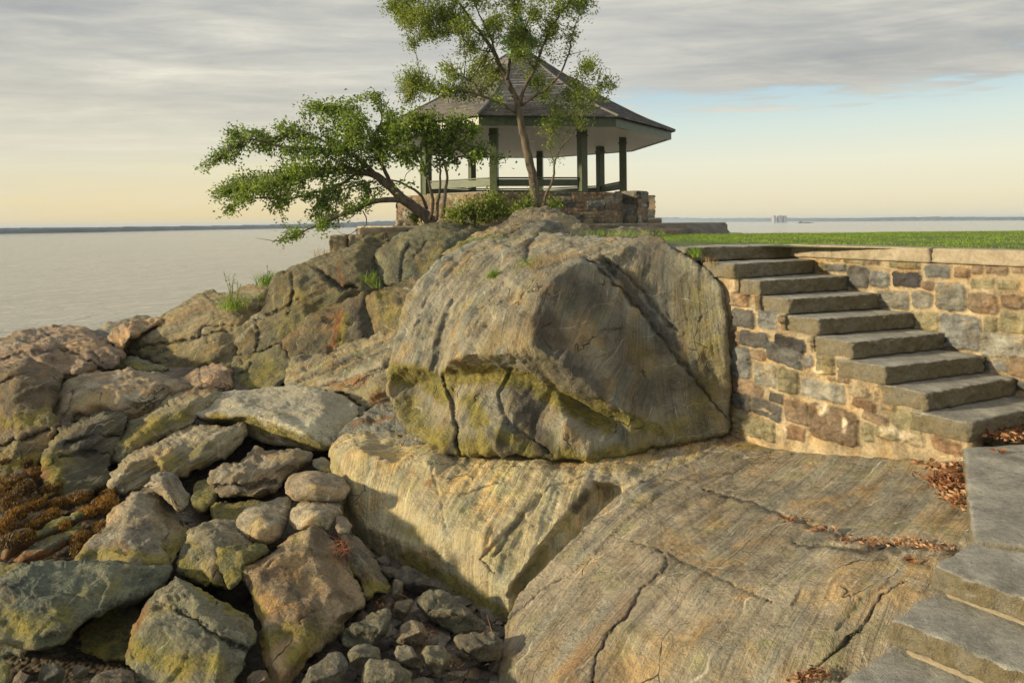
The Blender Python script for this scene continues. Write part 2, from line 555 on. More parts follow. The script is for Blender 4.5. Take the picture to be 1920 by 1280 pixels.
M = {}
M['rock'] = mat_rock()
M['tread'] = mat_stone('bluestone_slab', (0.17, 0.165, 0.14, 1), (0.34, 0.33, 0.28, 1), (0.56, 0.54, 0.45, 1), 4.5, 1.0, dist=0.04, side=(0.20, 0.17, 0.10))
M['coping'] = mat_stone('sandstone_coping', (0.20, 0.165, 0.11, 1), (0.31, 0.265, 0.185, 1), (0.42, 0.37, 0.27, 1), 5.0, 0.7)
M['masonry'] = mat_stone('rubble_masonry', None, None, None, 5.0, 1.0, True, 0.022)
M['water'] = mat_water()
M['soil'] = mat_soil()
M['bark'] = mat_plain('grey_brown_bark', (0.115, 0.092, 0.065, 1), 0.9, 0.5, 9.0, 0.8, (1, 1, 0.3))
M['twig'] = mat_plain('thin_twig', (0.085, 0.055, 0.038, 1), 0.85, 0.3)
M['leaf'] = mat_leaf('green_leaf', (0.06, 0.105, 0.022, 1), (0.16, 0.24, 0.045, 1), (0.34, 0.43, 0.09, 1))
M['leaf_light'] = mat_leaf('olive_leaf', (0.085, 0.12, 0.028, 1), (0.19, 0.25, 0.052, 1), (0.37, 0.43, 0.11, 1), 0.4)
M['grass'] = mat_leaf('grass_blade', (0.08, 0.15, 0.015, 1), (0.17, 0.29, 0.028, 1), (0.36, 0.44, 0.07, 1), 0.3)
M['dry'] = mat_leaf('dry_grass_blade', (0.22, 0.12, 0.05, 1), (0.36, 0.24, 0.10, 1), (0.48, 0.36, 0.18, 1), 0.3)
M['dead'] = mat_leaf('dead_leaf', (0.09, 0.030, 0.014, 1), (0.27, 0.12, 0.05, 1), (0.58, 0.38, 0.20, 1), 0.1)
M['turf'] = mat_plain('turf_soil', (0.085, 0.12, 0.02, 1), 0.95, 0.4, 3.0, 0.5)
M['green_paint'] = mat_plain('dark_green_paint', (0.075, 0.095, 0.048, 1), 0.35, 0.25, 5.0, 0.05)
M['rail_paint'] = mat_plain('grey_green_paint', (0.085, 0.115, 0.062, 1), 0.5, 0.2, 5.0, 0.05)
M['weed'] = mat_leaf('brown_seaweed', (0.025, 0.016, 0.007, 1), (0.10, 0.055, 0.014, 1), (0.42, 0.22, 0.03, 1), 0.15)
M['copper'] = mat_plain('verdigris_copper', (0.16, 0.30, 0.24, 1), 0.6, 0.3, 6.0, 0.1)
M['shore'] = mat_plain('wooded_shore', (0.05, 0.07, 0.075, 1), 0.95, 0.5, 0.05, 0.2)
M['tower'] = mat_plain('pale_concrete', (0.30, 0.30, 0.33, 1), 0.9, 0.1, 0.05, 0.0)


def mat_shingle():
    m, t = newmat('slate_shingle')
    at = t.n('ShaderNodeAttribute', attribute_name='sc').outputs['Vector']       # along the eave, up the slope (m)
    o = t.xyz(at)
    row = t.m('DIVIDE', o[1], 0.155)
    ri = t.m('FLOOR', row)
    fr = t.m('FRACT', row)
    off = t.m('MULTIPLY', ri, 0.37)
    cx = t.m('ADD', t.m('DIVIDE', o[0], 0.26), off)
    wn = t.n('ShaderNodeTexWhiteNoise', noise_dimensions='2D', ins={'Vector': t.comb(t.m('FLOOR', cx), ri, 0.0)}).outputs[0]
    ob = t.n('ShaderNodeTexCoord').outputs['Object']
    n = t.noise(ob, 9.0, 5, 0.65)
    v = t.m('ADD', t.m('MULTIPLY', wn, 0.6), t.m('MULTIPLY', n, 0.4))
    col = t.ramp(v, [(0.15, (0.145, 0.14, 0.14, 1)), (0.5, (0.28, 0.27, 0.265, 1)), (0.85, (0.46, 0.44, 0.43, 1))])
    gap = t.m('MAXIMUM', t.ss(t.m('FRACT', cx), 0.05, 0.0), t.ss(fr, 0.10, 0.0))
    col = t.mix(t.m('MULTIPLY', gap, 0.7), col, (0.025, 0.02, 0.02, 1))
    h = t.m('ADD', t.m('MULTIPLY', t.m('SUBTRACT', 1.0, fr), 1.0), t.m('ADD', t.m('MULTIPLY', wn, 0.3), t.m('MULTIPLY', gap, -0.5)))
    finish(m, t, col, 0.8, h, 0.9, 0.03)
    return m


def mat_soffit():
    m, t = newmat('white_board_soffit')
    ob = t.n('ShaderNodeTexCoord').outputs['Object']
    o = t.xyz(ob)
    g = t.ss(t.m('ABSOLUTE', t.m('SUBTRACT', t.m('FRACT', t.m('MULTIPLY', t.m('ADD', t.m('MULTIPLY', o[1], 0.97), t.m('MULTIPLY', o[0], -0.16)), 4.5)), 0.5)), 0.40, 0.47)
    n = t.noise(ob, 3.0, 4, 0.6)
    col = t.mix(n, (0.78, 0.76, 0.73, 1), (0.86, 0.85, 0.82, 1))
    col = t.mix(t.m('MULTIPLY', g, 0.65), col, (0.16, 0.15, 0.14, 1))
    finish(m, t, col, 0.6, t.m('SUBTRACT', 1.0, g), 0.4, 0.01)
    return m


M['shingle'] = mat_shingle()
M['soffit'] = mat_soffit()


# ------------------------------------------------------------------ rocks
def tri_interp(cp, edges, q):
    """Piecewise linear interpolation of the control points cp (x, y, d) at q."""
    v, e, f, *_ = delaunay_2d_cdt([Vector((a[0], a[1])) for a in cp], edges, [], 0, 1e-4)
    # values at output vertices: match by position
    vv = np.array([(a.x, a.y) for a in v])
    src = np.array([(a[0], a[1]) for a in cp])
    idx = [int(((src - p) ** 2).sum(1).argmin()) for p in vv]
    dv = np.array([cp[i][2] for i in idx])
    best = np.full(len(q), -1e9)
    out = np.zeros(len(q))
    for t in f:
        a, b, c = vv[t[0]], vv[t[1]], vv[t[2]]
        den = (b[1] - c[1]) * (a[0] - c[0]) + (c[0] - b[0]) * (a[1] - c[1])
        if abs(den) < 1e-6:
            continue
        l0 = ((b[1] - c[1]) * (q[:, 0] - c[0]) + (c[0] - b[0]) * (q[:, 1] - c[1])) / den
        l1 = ((c[1] - a[1]) * (q[:, 0] - c[0]) + (a[0] - c[0]) * (q[:, 1] - c[1])) / den
        l2 = 1 - l0 - l1
        mn = np.minimum(np.minimum(l0, l1), l2)
        k = mn > best
        best[k] = mn[k]
        L = np.clip(np.stack([l0, l1, l2], 1)[k], -0.03, 1.03)
        L /= L.sum(1)[:, None]
        out[k] = L @ dv[[t[0], t[1], t[2]]]
    return out


def seg_dist(q, line):
    """Distance of the points q to a polyline, and the fraction along it."""
    line = np.asarray(line, float)[:, :2]
    best = np.full(len(q), 1e9)
    fr = np.zeros(len(q))
    L = np.r_[0, np.cumsum(np.linalg.norm(np.diff(line, axis=0), axis=1))]
    for i in range(len(line) - 1):
        a, b = line[i], line[i + 1]
        ab = b - a
        t = np.clip(((q - a) @ ab) / (ab @ ab + 1e-9), 0, 1)
        d = np.linalg.norm(q - a - t[:, None] * ab, axis=1)
        k = d < best
        best[k] = d[k]
        fr[k] = (L[i] + t[k] * (L[i + 1] - L[i])) / max(L[-1], 1e-6)
    return best, fr


def chaikin(p):
    out = []
    n = len(p)
    for i in range(n):
        a, b = p[i], p[(i + 1) % n]
        out.append(0.88 * a + 0.12 * b)
        out.append(0.12 * a + 0.88 * b)
    return np.array(out)


CH = 0.34       # share of the chipped displacement
def rock(name, label, outline, inner=(), ridges=(), cracks=(), stains_and_shade=(), g=4.0, rpx=14, rk=1.0, amp=1.0,
         strata=(0.2, -0.3, 0.93), tint=(0.30, 0.27, 0.20), layer=0.5, thick=0.7, lean=0.55, sm=4, yb=None, seed=0, cat='rock',
         group=None, lay_amp=1.0, chip=1.0, wet=None, dd=0.0):
    """A rock whose near face is laid out from control points (x, y, distance) and closed behind at its own thickness."""
    ol = [list(p) for p in outline]
    ybm = yb if yb is not None else max(p[1] for p in ol)
    D0 = float(DH(960, ybm, 3.02)) + dd
    dflt = lambda y: D0 * (1 + lean * (ybm - y) / F)
    for p in ol:
        if len(p) == 2:
            p.append(dflt(p[1]))
    cps = [tuple(p) for p in ol]
    inn = []
    for p in inner:
        inn.append((p[0], p[1], p[2] if len(p) > 2 and p[2] > 2.4 else dflt(p[1]) + (p[2] if len(p) > 2 else -0.15)))
    cps += inn
    edges = []
    for rd in ridges:
        k0 = len(cps)
        for p in rd:
            cps.append((p[0], p[1], p[2] if len(p) > 2 and p[2] > 2.4 else dflt(p[1]) + (p[2] if len(p) > 2 else -0.15)))
        edges += [(k0 + i, k0 + i + 1) for i in range(len(rd) - 1)]
    # boundary
    b = chaikin(np.array(ol, float))
    seg = np.linalg.norm(np.roll(b, -1, 0)[:, :2] - b[:, :2], axis=1)
    cum = np.r_[0, np.cumsum(seg)]
    nb = max(16, int(cum[-1] / g))
    tt = np.arange(nb) / nb * cum[-1]
    bb = np.r_[b, b[:1]]
    bx = np.interp(tt, cum, bb[:, 0]); by = np.interp(tt, cum, bb[:, 1])
    scl = min(1.0, math.sqrt(cum[-1] / 900))
    pj = np.stack([bx / 16, by / 16, np.full(nb, seed * 3.1)], 1)
    bx = bx + 2.4 * scl * fbm(pj, 3); by = by + 2.4 * scl * fbm(pj + 50, 3)
    B = np.stack([bx, by], 1)
    # interior lattice
    x0, y0 = B.min(0); x1, y1 = B.max(0)
    xs = np.arange(x0, x1, g); ys = np.arange(y0, y1, g * 0.866)
    X, Y = np.meshgrid(xs, ys)
    X = X + (np.arange(len(ys)) % 2)[:, None] * g / 2
    Q = np.stack([X.ravel(), Y.ravel()], 1)
    Q += rng.uniform(-0.12 * g, 0.12 * g, Q.shape)
    ins = np.zeros(len(Q), bool)
    for i in range(nb):
        a, c = B[i], B[(i + 1) % nb]
        cond = ((a[1] > Q[:, 1]) != (c[1] > Q[:, 1]))
        xi = (c[0] - a[0]) * (Q[:, 1] - a[1]) / (c[1] - a[1] + 1e-12) + a[0]
        ins ^= cond & (Q[:, 0] < xi)
    Q = Q[ins]
    Bl = np.r_[B, B[:1]]
    dist = np.empty(len(Q))
    for k in range(0, len(Q), 4000):
        dq = Q[k:k + 4000, None] - B[None]
        dist[k:k + 4000] = np.sqrt((dq ** 2).sum(2).min(1))
    keep = dist > 0.65 * g
    Q, dist = Q[keep], dist[keep]
    allp = np.r_[B, Q]
    v, e, f, ov, *_ = delaunay_2d_cdt([Vector(p) for p in allp.tolist()], [], [list(range(nb))], 1, 1e-5)
    vi = np.array([o[0] if o else 0 for o in ov])
    faces = vi[np.array([t for t in f if len(t) == 3])]
    n = len(allp)
    dist = np.r_[np.zeros(nb), dist]
    D = tri_interp(cps, edges, allp)
    # soften the creases a little
    E = np.r_[faces[:, [0, 1]], faces[:, [1, 2]], faces[:, [2, 0]]]
    cnt = np.bincount(E.ravel(), minlength=n).astype(float)
    for _ in range(sm):
        s = np.bincount(E[:, 0], D[E[:, 1]], n) + np.bincount(E[:, 1], D[E[:, 0]], n)
        D = 0.55 * D + 0.45 * s / np.maximum(cnt, 1)
    rr = 0.62 * rpx * (1 + 0.4 * perlin(np.stack([allp[:, 0] / 40, allp[:, 1] / 40, np.full(n, 5.0 + seed)], 1)))
    t = np.clip(dist / rr, 0, 1)
    D = D + rk * rr * D / F * (1 - np.sqrt(np.maximum(0, 1 - (1 - t) ** 2)))
    crk = np.zeros(n)
    for cr in cracks:
        w = cr.get('w', 5); dp = cr.get('d', 0.05)
        pl = np.array(cr['p'], float)
        wob = np.stack([allp[:, 0] / 18, allp[:, 1] / 18, np.full(n, 9.0)], 1)
        qd, fr = seg_dist(allp + np.stack([perlin(wob), perlin(wob + 31)], 1) * 5 * cr.get('j', 1.0), pl)
        ww = w * (0.35 + 0.65 * np.sin(np.pi * np.clip(fr, 0.02, 0.98)) ** 0.5) if cr.get('taper', 1) else w
        k = np.clip(1 - qd / ww, 0, 1)
        if 'step' in cr:     # one side stands further off than the other
            i2 = np.array(pl[-1] - pl[0]); nx = np.array([-i2[1], i2[0]]) / np.linalg.norm(i2)
            side = np.sign((allp - pl[0]) @ nx)
            fall = np.exp(-(qd / cr.get('reach', 60)) ** 2) * (qd > 0)
            D = D + cr['step'] * fall * (side > 0)
        D = D + dp * k ** 0.7
        crk = np.maximum(crk, k * cr.get('ink', 0.8))
    V = P(allp[:, 0], allp[:, 1], D)
    Dm = float(np.median(D))
    wid = np.linalg.norm(V.max(0) - V.min(0))
    # closed back
    bl = V[:nb]
    ctr = V.mean(0)
    bk = ctr - np.array([0, 0, ZC]); bk /= np.linalg.norm(bk); bk[2] -= 0.12; bk /= np.linalg.norm(bk)
    S = thick * min(wid, 3.2)
    r1 = bl + bk * 0.22 * S + (ctr - bl) * 0.08
    r2 = bl + bk * 0.6 * S + (ctr - bl) * 0.22
    r3 = bl + bk * 0.9 * S + (ctr - bl) * 0.55
    cc = (ctr + bk * S)[None]
    Vf = np.r_[V, r1, r2, r3, cc]
    fl = []
    base = [np.arange(nb), n + np.arange(nb), n + nb + np.arange(nb), n + 2 * nb + np.arange(nb)]
    for i in range(3):
        a, c = base[i], base[i + 1]
        a2, c2 = np.roll(a, -1), np.roll(c, -1)
        fl += [np.stack([a, a2, c2], 1), np.stack([a, c2, c], 1)]
    a = base[3]
    fl.append(np.stack([a, np.roll(a, -1), np.full(nb, n + 3 * nb)], 1))
    # orientation: front faces look at the camera
    tri = Vf[faces]
    nn = np.cross(tri[:, 1] - tri[:, 0], tri[:, 2] - tri[:, 0])
    flip = (nn * (tri.mean(1) - np.array([0, 0, ZC]))).sum(1) > 0
    faces[flip] = faces[flip][:, ::-1]
    fb = np.concatenate(fl)
    tri = Vf[fb]
    nn = np.cross(tri[:, 1] - tri[:, 0], tri[:, 2] - tri[:, 0])
    if (nn * (tri.mean(1) - (ctr + bk * S * 0.45))).sum() < 0:
        fb = fb[:, ::-1]
    FA = np.r_[faces, fb]
    # vertex normals
    tri = Vf[FA]
    fn = np.cross(tri[:, 1] - tri[:, 0], tri[:, 2] - tri[:, 0])
    N = np.zeros_like(Vf)
    for k in range(3):
        for ax in range(3):
            N[:, ax] += np.bincount(FA[:, k], fn[:, ax], len(Vf))
    N /= np.linalg.norm(N, axis=1)[:, None] + 1e-12
    # layered frame
    st = np.array(strata, float); st /= np.linalg.norm(st)
    a1 = np.cross(st, [0.1, 1, 0.2]); a1 /= np.linalg.norm(a1)
    a2 = np.cross(st, a1)
    off = np.array([seed * 7.7, seed * 3.3, seed * 1.9])
    warp = fbm(Vf * 0.7 + off, 3)
    sc = np.stack([Vf @ a1, Vf @ a2, Vf @ st + 0.035 * warp], 1)
    sz = min(1.0, wid / 1.6)
    A = amp * sz
    dsp = 0.028 * fbm(Vf * 1.3 / max(sz, 0.35) + off, 4, 0.5)
    dsp += 0.05 * (0.3 - np.abs(perlin(Vf * 1.9 / max(sz, 0.35) + off + 9))) + 0.024 * (0.3 - np.abs(perlin(Vf * 4.6 / max(sz, 0.35) + off + 3)))
    cpn = chips((Vf + 0.05 * np.stack([warp, warp, warp], 1)) * (2.6 / max(sz, 0.3)) + off)
    dsp += 0.05 * CH * 2 * chip * cpn
    sl = np.stack([sc[:, 0] * 0.9, sc[:, 1] * 0.9, sc[:, 2] * 9.0], 1) + off
    ly = fbm(sl, 4, 0.6)
    dsp += lay_amp * layer * 0.034 * ly
    dsp += lay_amp * layer * 0.02 * np.round(ly * 2.5) / 2.5
    dsp += 0.014 * fbm(Vf * 8 + off, 4, 0.62)
    dsp += 0.016 * chip * CH * chips(Vf * 7.5 + off + 0.2 * warp[:, None])
    dsp = dsp * A
    Vf = Vf + N * dsp[:, None]
    # stains
    pxy = np.r_[allp, B, B, B, allp.mean(0)[None]]
    stc = np.zeros((len(Vf), 4))
    ch = {'moss': 0, 'dark': 1, 'rust': 2, 'pale': 3}
    wn = np.stack([pxy[:, 0] / 30, pxy[:, 1] / 30, np.full(len(pxy), seed + 2.0)], 1)
    pw = pxy + np.stack([fbm(wn, 3), fbm(wn + 40, 3)], 1) * 9
    for kind, pts, rad, stg in stains_and_shade:
        pts = pts if len(pts) > 1 else [pts[0], (pts[0][0] + 0.1, pts[0][1])]
        qd, _ = seg_dist(pw, pts)
        stc[:, ch[kind]] = np.maximum(stc[:, ch[kind]], stg * np.clip(1.25 - qd / rad, 0, 1))
    stc[:n, 1] = np.maximum(stc[:n, 1], crk)
    wl = 0.95 if wet is None else wet        # algae below the tide line
    alg = np.clip((wl - Vf[:, 2] + 0.12 * fbm(Vf * 2.2 + off, 3)) / 0.45, 0, 1)
    stc[:, 0] = np.maximum(stc[:, 0], alg * 0.62)
    stc[:, 1] = np.maximum(stc[:, 1], np.clip((wl - 0.35 - Vf[:, 2]) / 0.4, 0, 1) * 0.42)
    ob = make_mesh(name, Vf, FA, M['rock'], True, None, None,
                   {'sc': ('FLOAT_VECTOR', sc), 'stain_and_shade': ('FLOAT_COLOR', stc)})
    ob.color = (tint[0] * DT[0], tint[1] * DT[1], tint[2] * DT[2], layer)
    if label:
        tag(ob, label, cat, group)
    return ob


DT = (1.12, 1.09, 0.96)
GREY = (0.26, 0.25, 0.21)
BROWN = (0.30, 0.24, 0.165)
GRN = (0.19, 0.20, 0.14)
PINK = (0.33, 0.245, 0.18)
DARK = (0.12, 0.125, 0.105)

# --- the great boulder in the middle
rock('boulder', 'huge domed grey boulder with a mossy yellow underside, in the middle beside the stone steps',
     [(733, 668, 8.35), (738, 640, 8.5), (752, 590, 8.8), (762, 555, 9.0), (790, 520, 9.2), (822, 488, 9.5), (858, 465, 9.8), (905, 448, 10.1),
      (960, 444, 10.2), (1003, 434, 10.2), (1040, 436, 10.1), (1100, 440, 9.9), (1160, 446, 9.5), (1200, 444, 9.0), (1236, 439, 8.7), (1252, 452, 8.4),
      (1268, 470, 8.15), (1300, 484, 8.0), (1335, 510, 7.9), (1352, 540, 7.75), (1364, 600, 7.65), (1368, 700, 7.6), (1369, 800, 7.6),
      (1364, 815, 7.6), (1300, 826, 7.5), (1240, 834, 7.35), (1180, 854, 7.15), (1110, 863, 7.0), (1040, 860, 6.98), (980, 854, 7.02), (900, 854, 7.1),
      (845, 852, 7.2), (800, 834, 7.4), (762, 806, 7.75), (738, 770, 8.05), (724, 735, 8.2), (727, 705, 8.3)],
     ridges=[
         [(1236, 452, 8.45), (1190, 462, 8.45), (1130, 482, 8.15), (1080, 492, 7.95), (1036, 520, 7.7), (1006, 556, 7.5), (996, 600, 7.3), (998, 645, 7.16),
          (1060, 690, 7.12), (1120, 740, 7.15), (1180, 775, 7.3), (1245, 806, 7.5)],
         [(1030, 668, 7.14), (940, 664, 7.35), (880, 665, 7.5), (838, 676, 7.62)],
         [(838, 676, 7.62), (870, 610, 7.95), (890, 560, 8.3), (935, 510, 8.7), (985, 490, 8.75), (1060, 478, 8.7)],
         [(826, 700, 8.1), (836, 640, 8.25), (862, 575, 8.55), (895, 530, 8.85), (930, 495, 9.15)],
         [(826, 706, 8.1), (790, 690, 8.12), (760, 684, 8.2), (735, 680, 8.3)]],
     inner=[(1060, 560, 7.62), (1120, 540, 7.95), (1100, 640, 7.45), (1180, 600, 7.85), (1260, 560, 7.9), (1320, 560, 7.8), (1200, 700, 7.65),
            (1280, 700, 7.6), (1330, 760, 7.6), (1280, 790, 7.5), (1160, 500, 8.2), (1220, 500, 8.2),
            (900, 704, 7.82), (960, 704, 7.68), (1040, 726, 7.56), (1100, 768, 7.48), (1160, 790, 7.4), (870, 760, 7.5), (950, 780, 7.25), (1000, 800, 7.3),
            (1060, 800, 7.02), (1120, 820, 7.08), (920, 830, 7.05), (780, 720, 8.4), (770, 760, 8.15), (820, 780, 7.75), (830, 820, 7.3),
            (880, 480, 9.5), (960, 470, 9.3), (1060, 455, 9.5), (1150, 455, 9.2), (820, 540, 9.0), (790, 600, 8.6), (850, 500, 9.35)],
     cracks=[dict(p=[(1100, 484), (1132, 510), (1170, 552), (1215, 600), (1262, 660), (1310, 720), (1366, 788)], w=5, d=0.06, ink=0.9),
             dict(p=[(1128, 482), (1180, 520), (1235, 580), (1270, 622)], w=6, d=0.05),
             dict(p=[(1092, 486), (1140, 492), (1152, 520)], w=9, d=0.07),
             dict(p=[(1008, 436), (990, 462), (985, 490), (1000, 500)], w=7, d=0.10),
             dict(p=[(848, 560), (826, 640), (812, 690)], w=9, d=0.05, ink=0.5),
             dict(p=[(830, 700), (850, 760), (862, 850)], w=6, d=0.10),
             dict(p=[(960, 690), (935, 740), (955, 800), (1040, 852)], w=7, d=0.06, ink=0.4),
             dict(p=[(1000, 600), (930, 615), (860, 600), (790, 640)], w=3, d=0.015, ink=0.5),
             dict(p=[(1010, 560), (940, 560), (900, 590)], w=3, d=0.015, ink=0.5),
             dict(p=[(1100, 640), (1132, 622), (1165, 618)], w=5, d=0.03, ink=0.4),
             dict(p=[(1165, 618), (1140, 660), (1095, 668), (1092, 700)], w=4, d=-0.03, ink=0.0),
             dict(p=[(900, 450), (850, 500), (800, 560), (780, 620)], w=4, d=0.03, ink=0.5),
             dict(p=[(960, 520), (900, 600), (870, 650)], w=3, d=0.02, ink=0.4)],
     stains_and_shade=[('moss', [(735, 700), (790, 705), (830, 735)], 26, 1.0), ('moss', [(845, 705), (910, 700), (990, 715), (1060, 755), (1140, 800)], 24, 0.95),
             ('moss', [(1090, 745), (1150, 775), (1245, 812)], 14, 1.25), ('moss', [(760, 760), (800, 820), (860, 845), (900, 840)], 44, 0.72),
             ('moss', [(940, 820), (1000, 852), (1100, 860), (1200, 845)], 24, 0.85), ('moss', [(1300, 560), (1330, 700), (1300, 800), (1200, 820)], 60, 0.52),
             ('moss', [(880, 750), (900, 790)], 26, 0.75), ('moss', [(1190, 640), (1240, 700)], 45, 0.42),
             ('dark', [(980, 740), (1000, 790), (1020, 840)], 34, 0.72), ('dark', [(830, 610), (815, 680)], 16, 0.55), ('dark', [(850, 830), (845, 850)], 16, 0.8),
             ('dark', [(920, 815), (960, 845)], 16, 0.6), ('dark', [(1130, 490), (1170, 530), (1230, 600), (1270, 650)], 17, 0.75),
             ('dark', [(1020, 600), (1060, 690), (1110, 730)], 56, 0.66), ('dark', [(1050, 540), (1110, 560)], 70, 0.6), ('dark', [(1230, 480), (1260, 570), (1240, 640)], 80, 0.56), ('dark', [(1150, 620), (1200, 740), (1300, 700)], 70, 0.5),  # broad dark patches put the shade of the unlit right face into the colour
             ('pale', [(1040, 800), (1070, 770), (1100, 765)], 14, 0.5), ('pale', [(930, 740), (925, 800)], 12, 0.45), ('rust', [(1060, 760), (1020, 780)], 12, 0.4)],
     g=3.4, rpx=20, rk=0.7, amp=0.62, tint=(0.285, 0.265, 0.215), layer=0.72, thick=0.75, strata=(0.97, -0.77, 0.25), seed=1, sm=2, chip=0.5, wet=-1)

# --- pale ledge under it
H = lambda x, y, h: (x, y, float(DH(x, y, h)))
rock('ledge', 'broad pale yellow banded ledge below the huge boulder, its bright face overhanging the rubble',
     [(616, 838, 8.1), (640, 815, 8.5), (690, 808, 8.6), (760, 815, 8.4), H(860, 830, 2.42), H(1060, 830, 2.42), H(1250, 815, 2.40), H(1400, 806, 2.38), H(1480, 850, 2.40),
      H(1380, 930, 2.48), H(1260, 950, 2.5), (1180, 985, 6.2), (1080, 1075, 5.7), (1000, 1160, 5.3), (958, 1172, 5.38), (905, 1148, 5.6), (800, 1090, 6.2), (700, 1035, 6.75), (655, 992, 7.15),
      (640, 940, 7.4), (620, 880, 7.7)],
     ridges=[[(622, 845, 7.9), (664, 850, 7.3), (676, 846, 7.25)],
             [(676, 846, 7.25), (740, 868, 7.1), (820, 892, 6.92), (900, 905, 6.75), (960, 912, 6.62), (1040, 905, 6.6), (1110, 898, 6.62), (1190, 902, 6.6)],
             [(676, 846, 7.25), (658, 900, 7.1), (655, 950, 7.0), (680, 985, 6.85)],
             [(680, 985, 6.8), (740, 1010, 6.4), (800, 1030, 6.15), (870, 1055, 5.85), (920, 1090, 5.6), (952, 1120, 5.42)],
             [(1105, 915, 6.5), (1050, 975, 6.1), (1000, 1040, 5.75), (952, 1100, 5.42), (956, 1150, 5.36)],
             [(1130, 925, 6.75), (1080, 990, 6.3), (1020, 1060, 5.9), (975, 1120, 5.6)]],
     inner=[H(1000, 870, 2.43), H(1150, 868, 2.42), H(800, 860, 2.4), H(1300, 860, 2.44), (760, 930, 6.75), (860, 960, 6.3), (960, 960, 6.2), (840, 1010, 6.0), (900, 1000, 5.95)],
     cracks=[dict(p=[(930, 1075), (900, 1050), (960, 985), (1030, 915), (1100, 895)], w=5, d=0.04, ink=0.5),
             dict(p=[(985, 965), (955, 1000), (930, 1040)], w=8, d=0.05, ink=0.7),
             dict(p=[(1120, 915), (1060, 985), (1000, 1060), (955, 1115)], w=14, d=0.07, ink=0.35),
             dict(p=[(800, 870), (900, 878), (1000, 872)], w=3, d=0.02, ink=0.7), dict(p=[(865, 925), (940, 905)], w=4, d=0.02, ink=0.8),
             dict(p=[(1200, 905), (1130, 895), (1100, 890)], w=4, d=0.03, ink=0.2), dict(p=[(800, 840), (840, 1000), (820, 1060)], w=3, d=0.02, ink=0.2)],
     stains_and_shade=[('pale', [(700, 870), (690, 960), (760, 1000)], 34, 0.42), ('pale', [(780, 900), (830, 1010), (900, 1060)], 60, 0.44), ('moss', [(760, 1040), (840, 1090), (950, 1150)], 20, 0.85),
             ('moss', [(740, 985), (790, 1010)], 22, 0.55), ('moss', [(700, 875), (850, 930), (900, 1040)], 50, 0.28), ('rust', [(805, 908)], 14, 0.7), ('rust', [(770, 880), (830, 900)], 14, 0.35),
             ('dark', [(640, 830), (635, 880), (650, 930)], 22, 0.35), ('moss', [(622, 850), (640, 900)], 16, 0.45), ('dark', [(1100, 920), (1075, 955)], 16, 0.75),
             ('dark', [(975, 975), (950, 1010)], 9, 0.6), ('moss', [(1020, 1040), (970, 1110)], 26, 0.6), ('pale', [(1105, 897), (1150, 903), (1195, 900)], 11, 1.6),
             ('pale', [(1195, 900), (1240, 875), (1275, 845)], 8, 1.3), ('moss', [(1040, 866), (1240, 846)], 8, 0.5)],
     g=3.4, rpx=9, rk=0.5, amp=0.42, tint=(0.54, 0.465, 0.30), layer=0.8, thick=0.55, strata=(0.9, -0.35, 0.2), seed=2, sm=3, chip=0.35, lay_amp=0.9, wet=0.45)

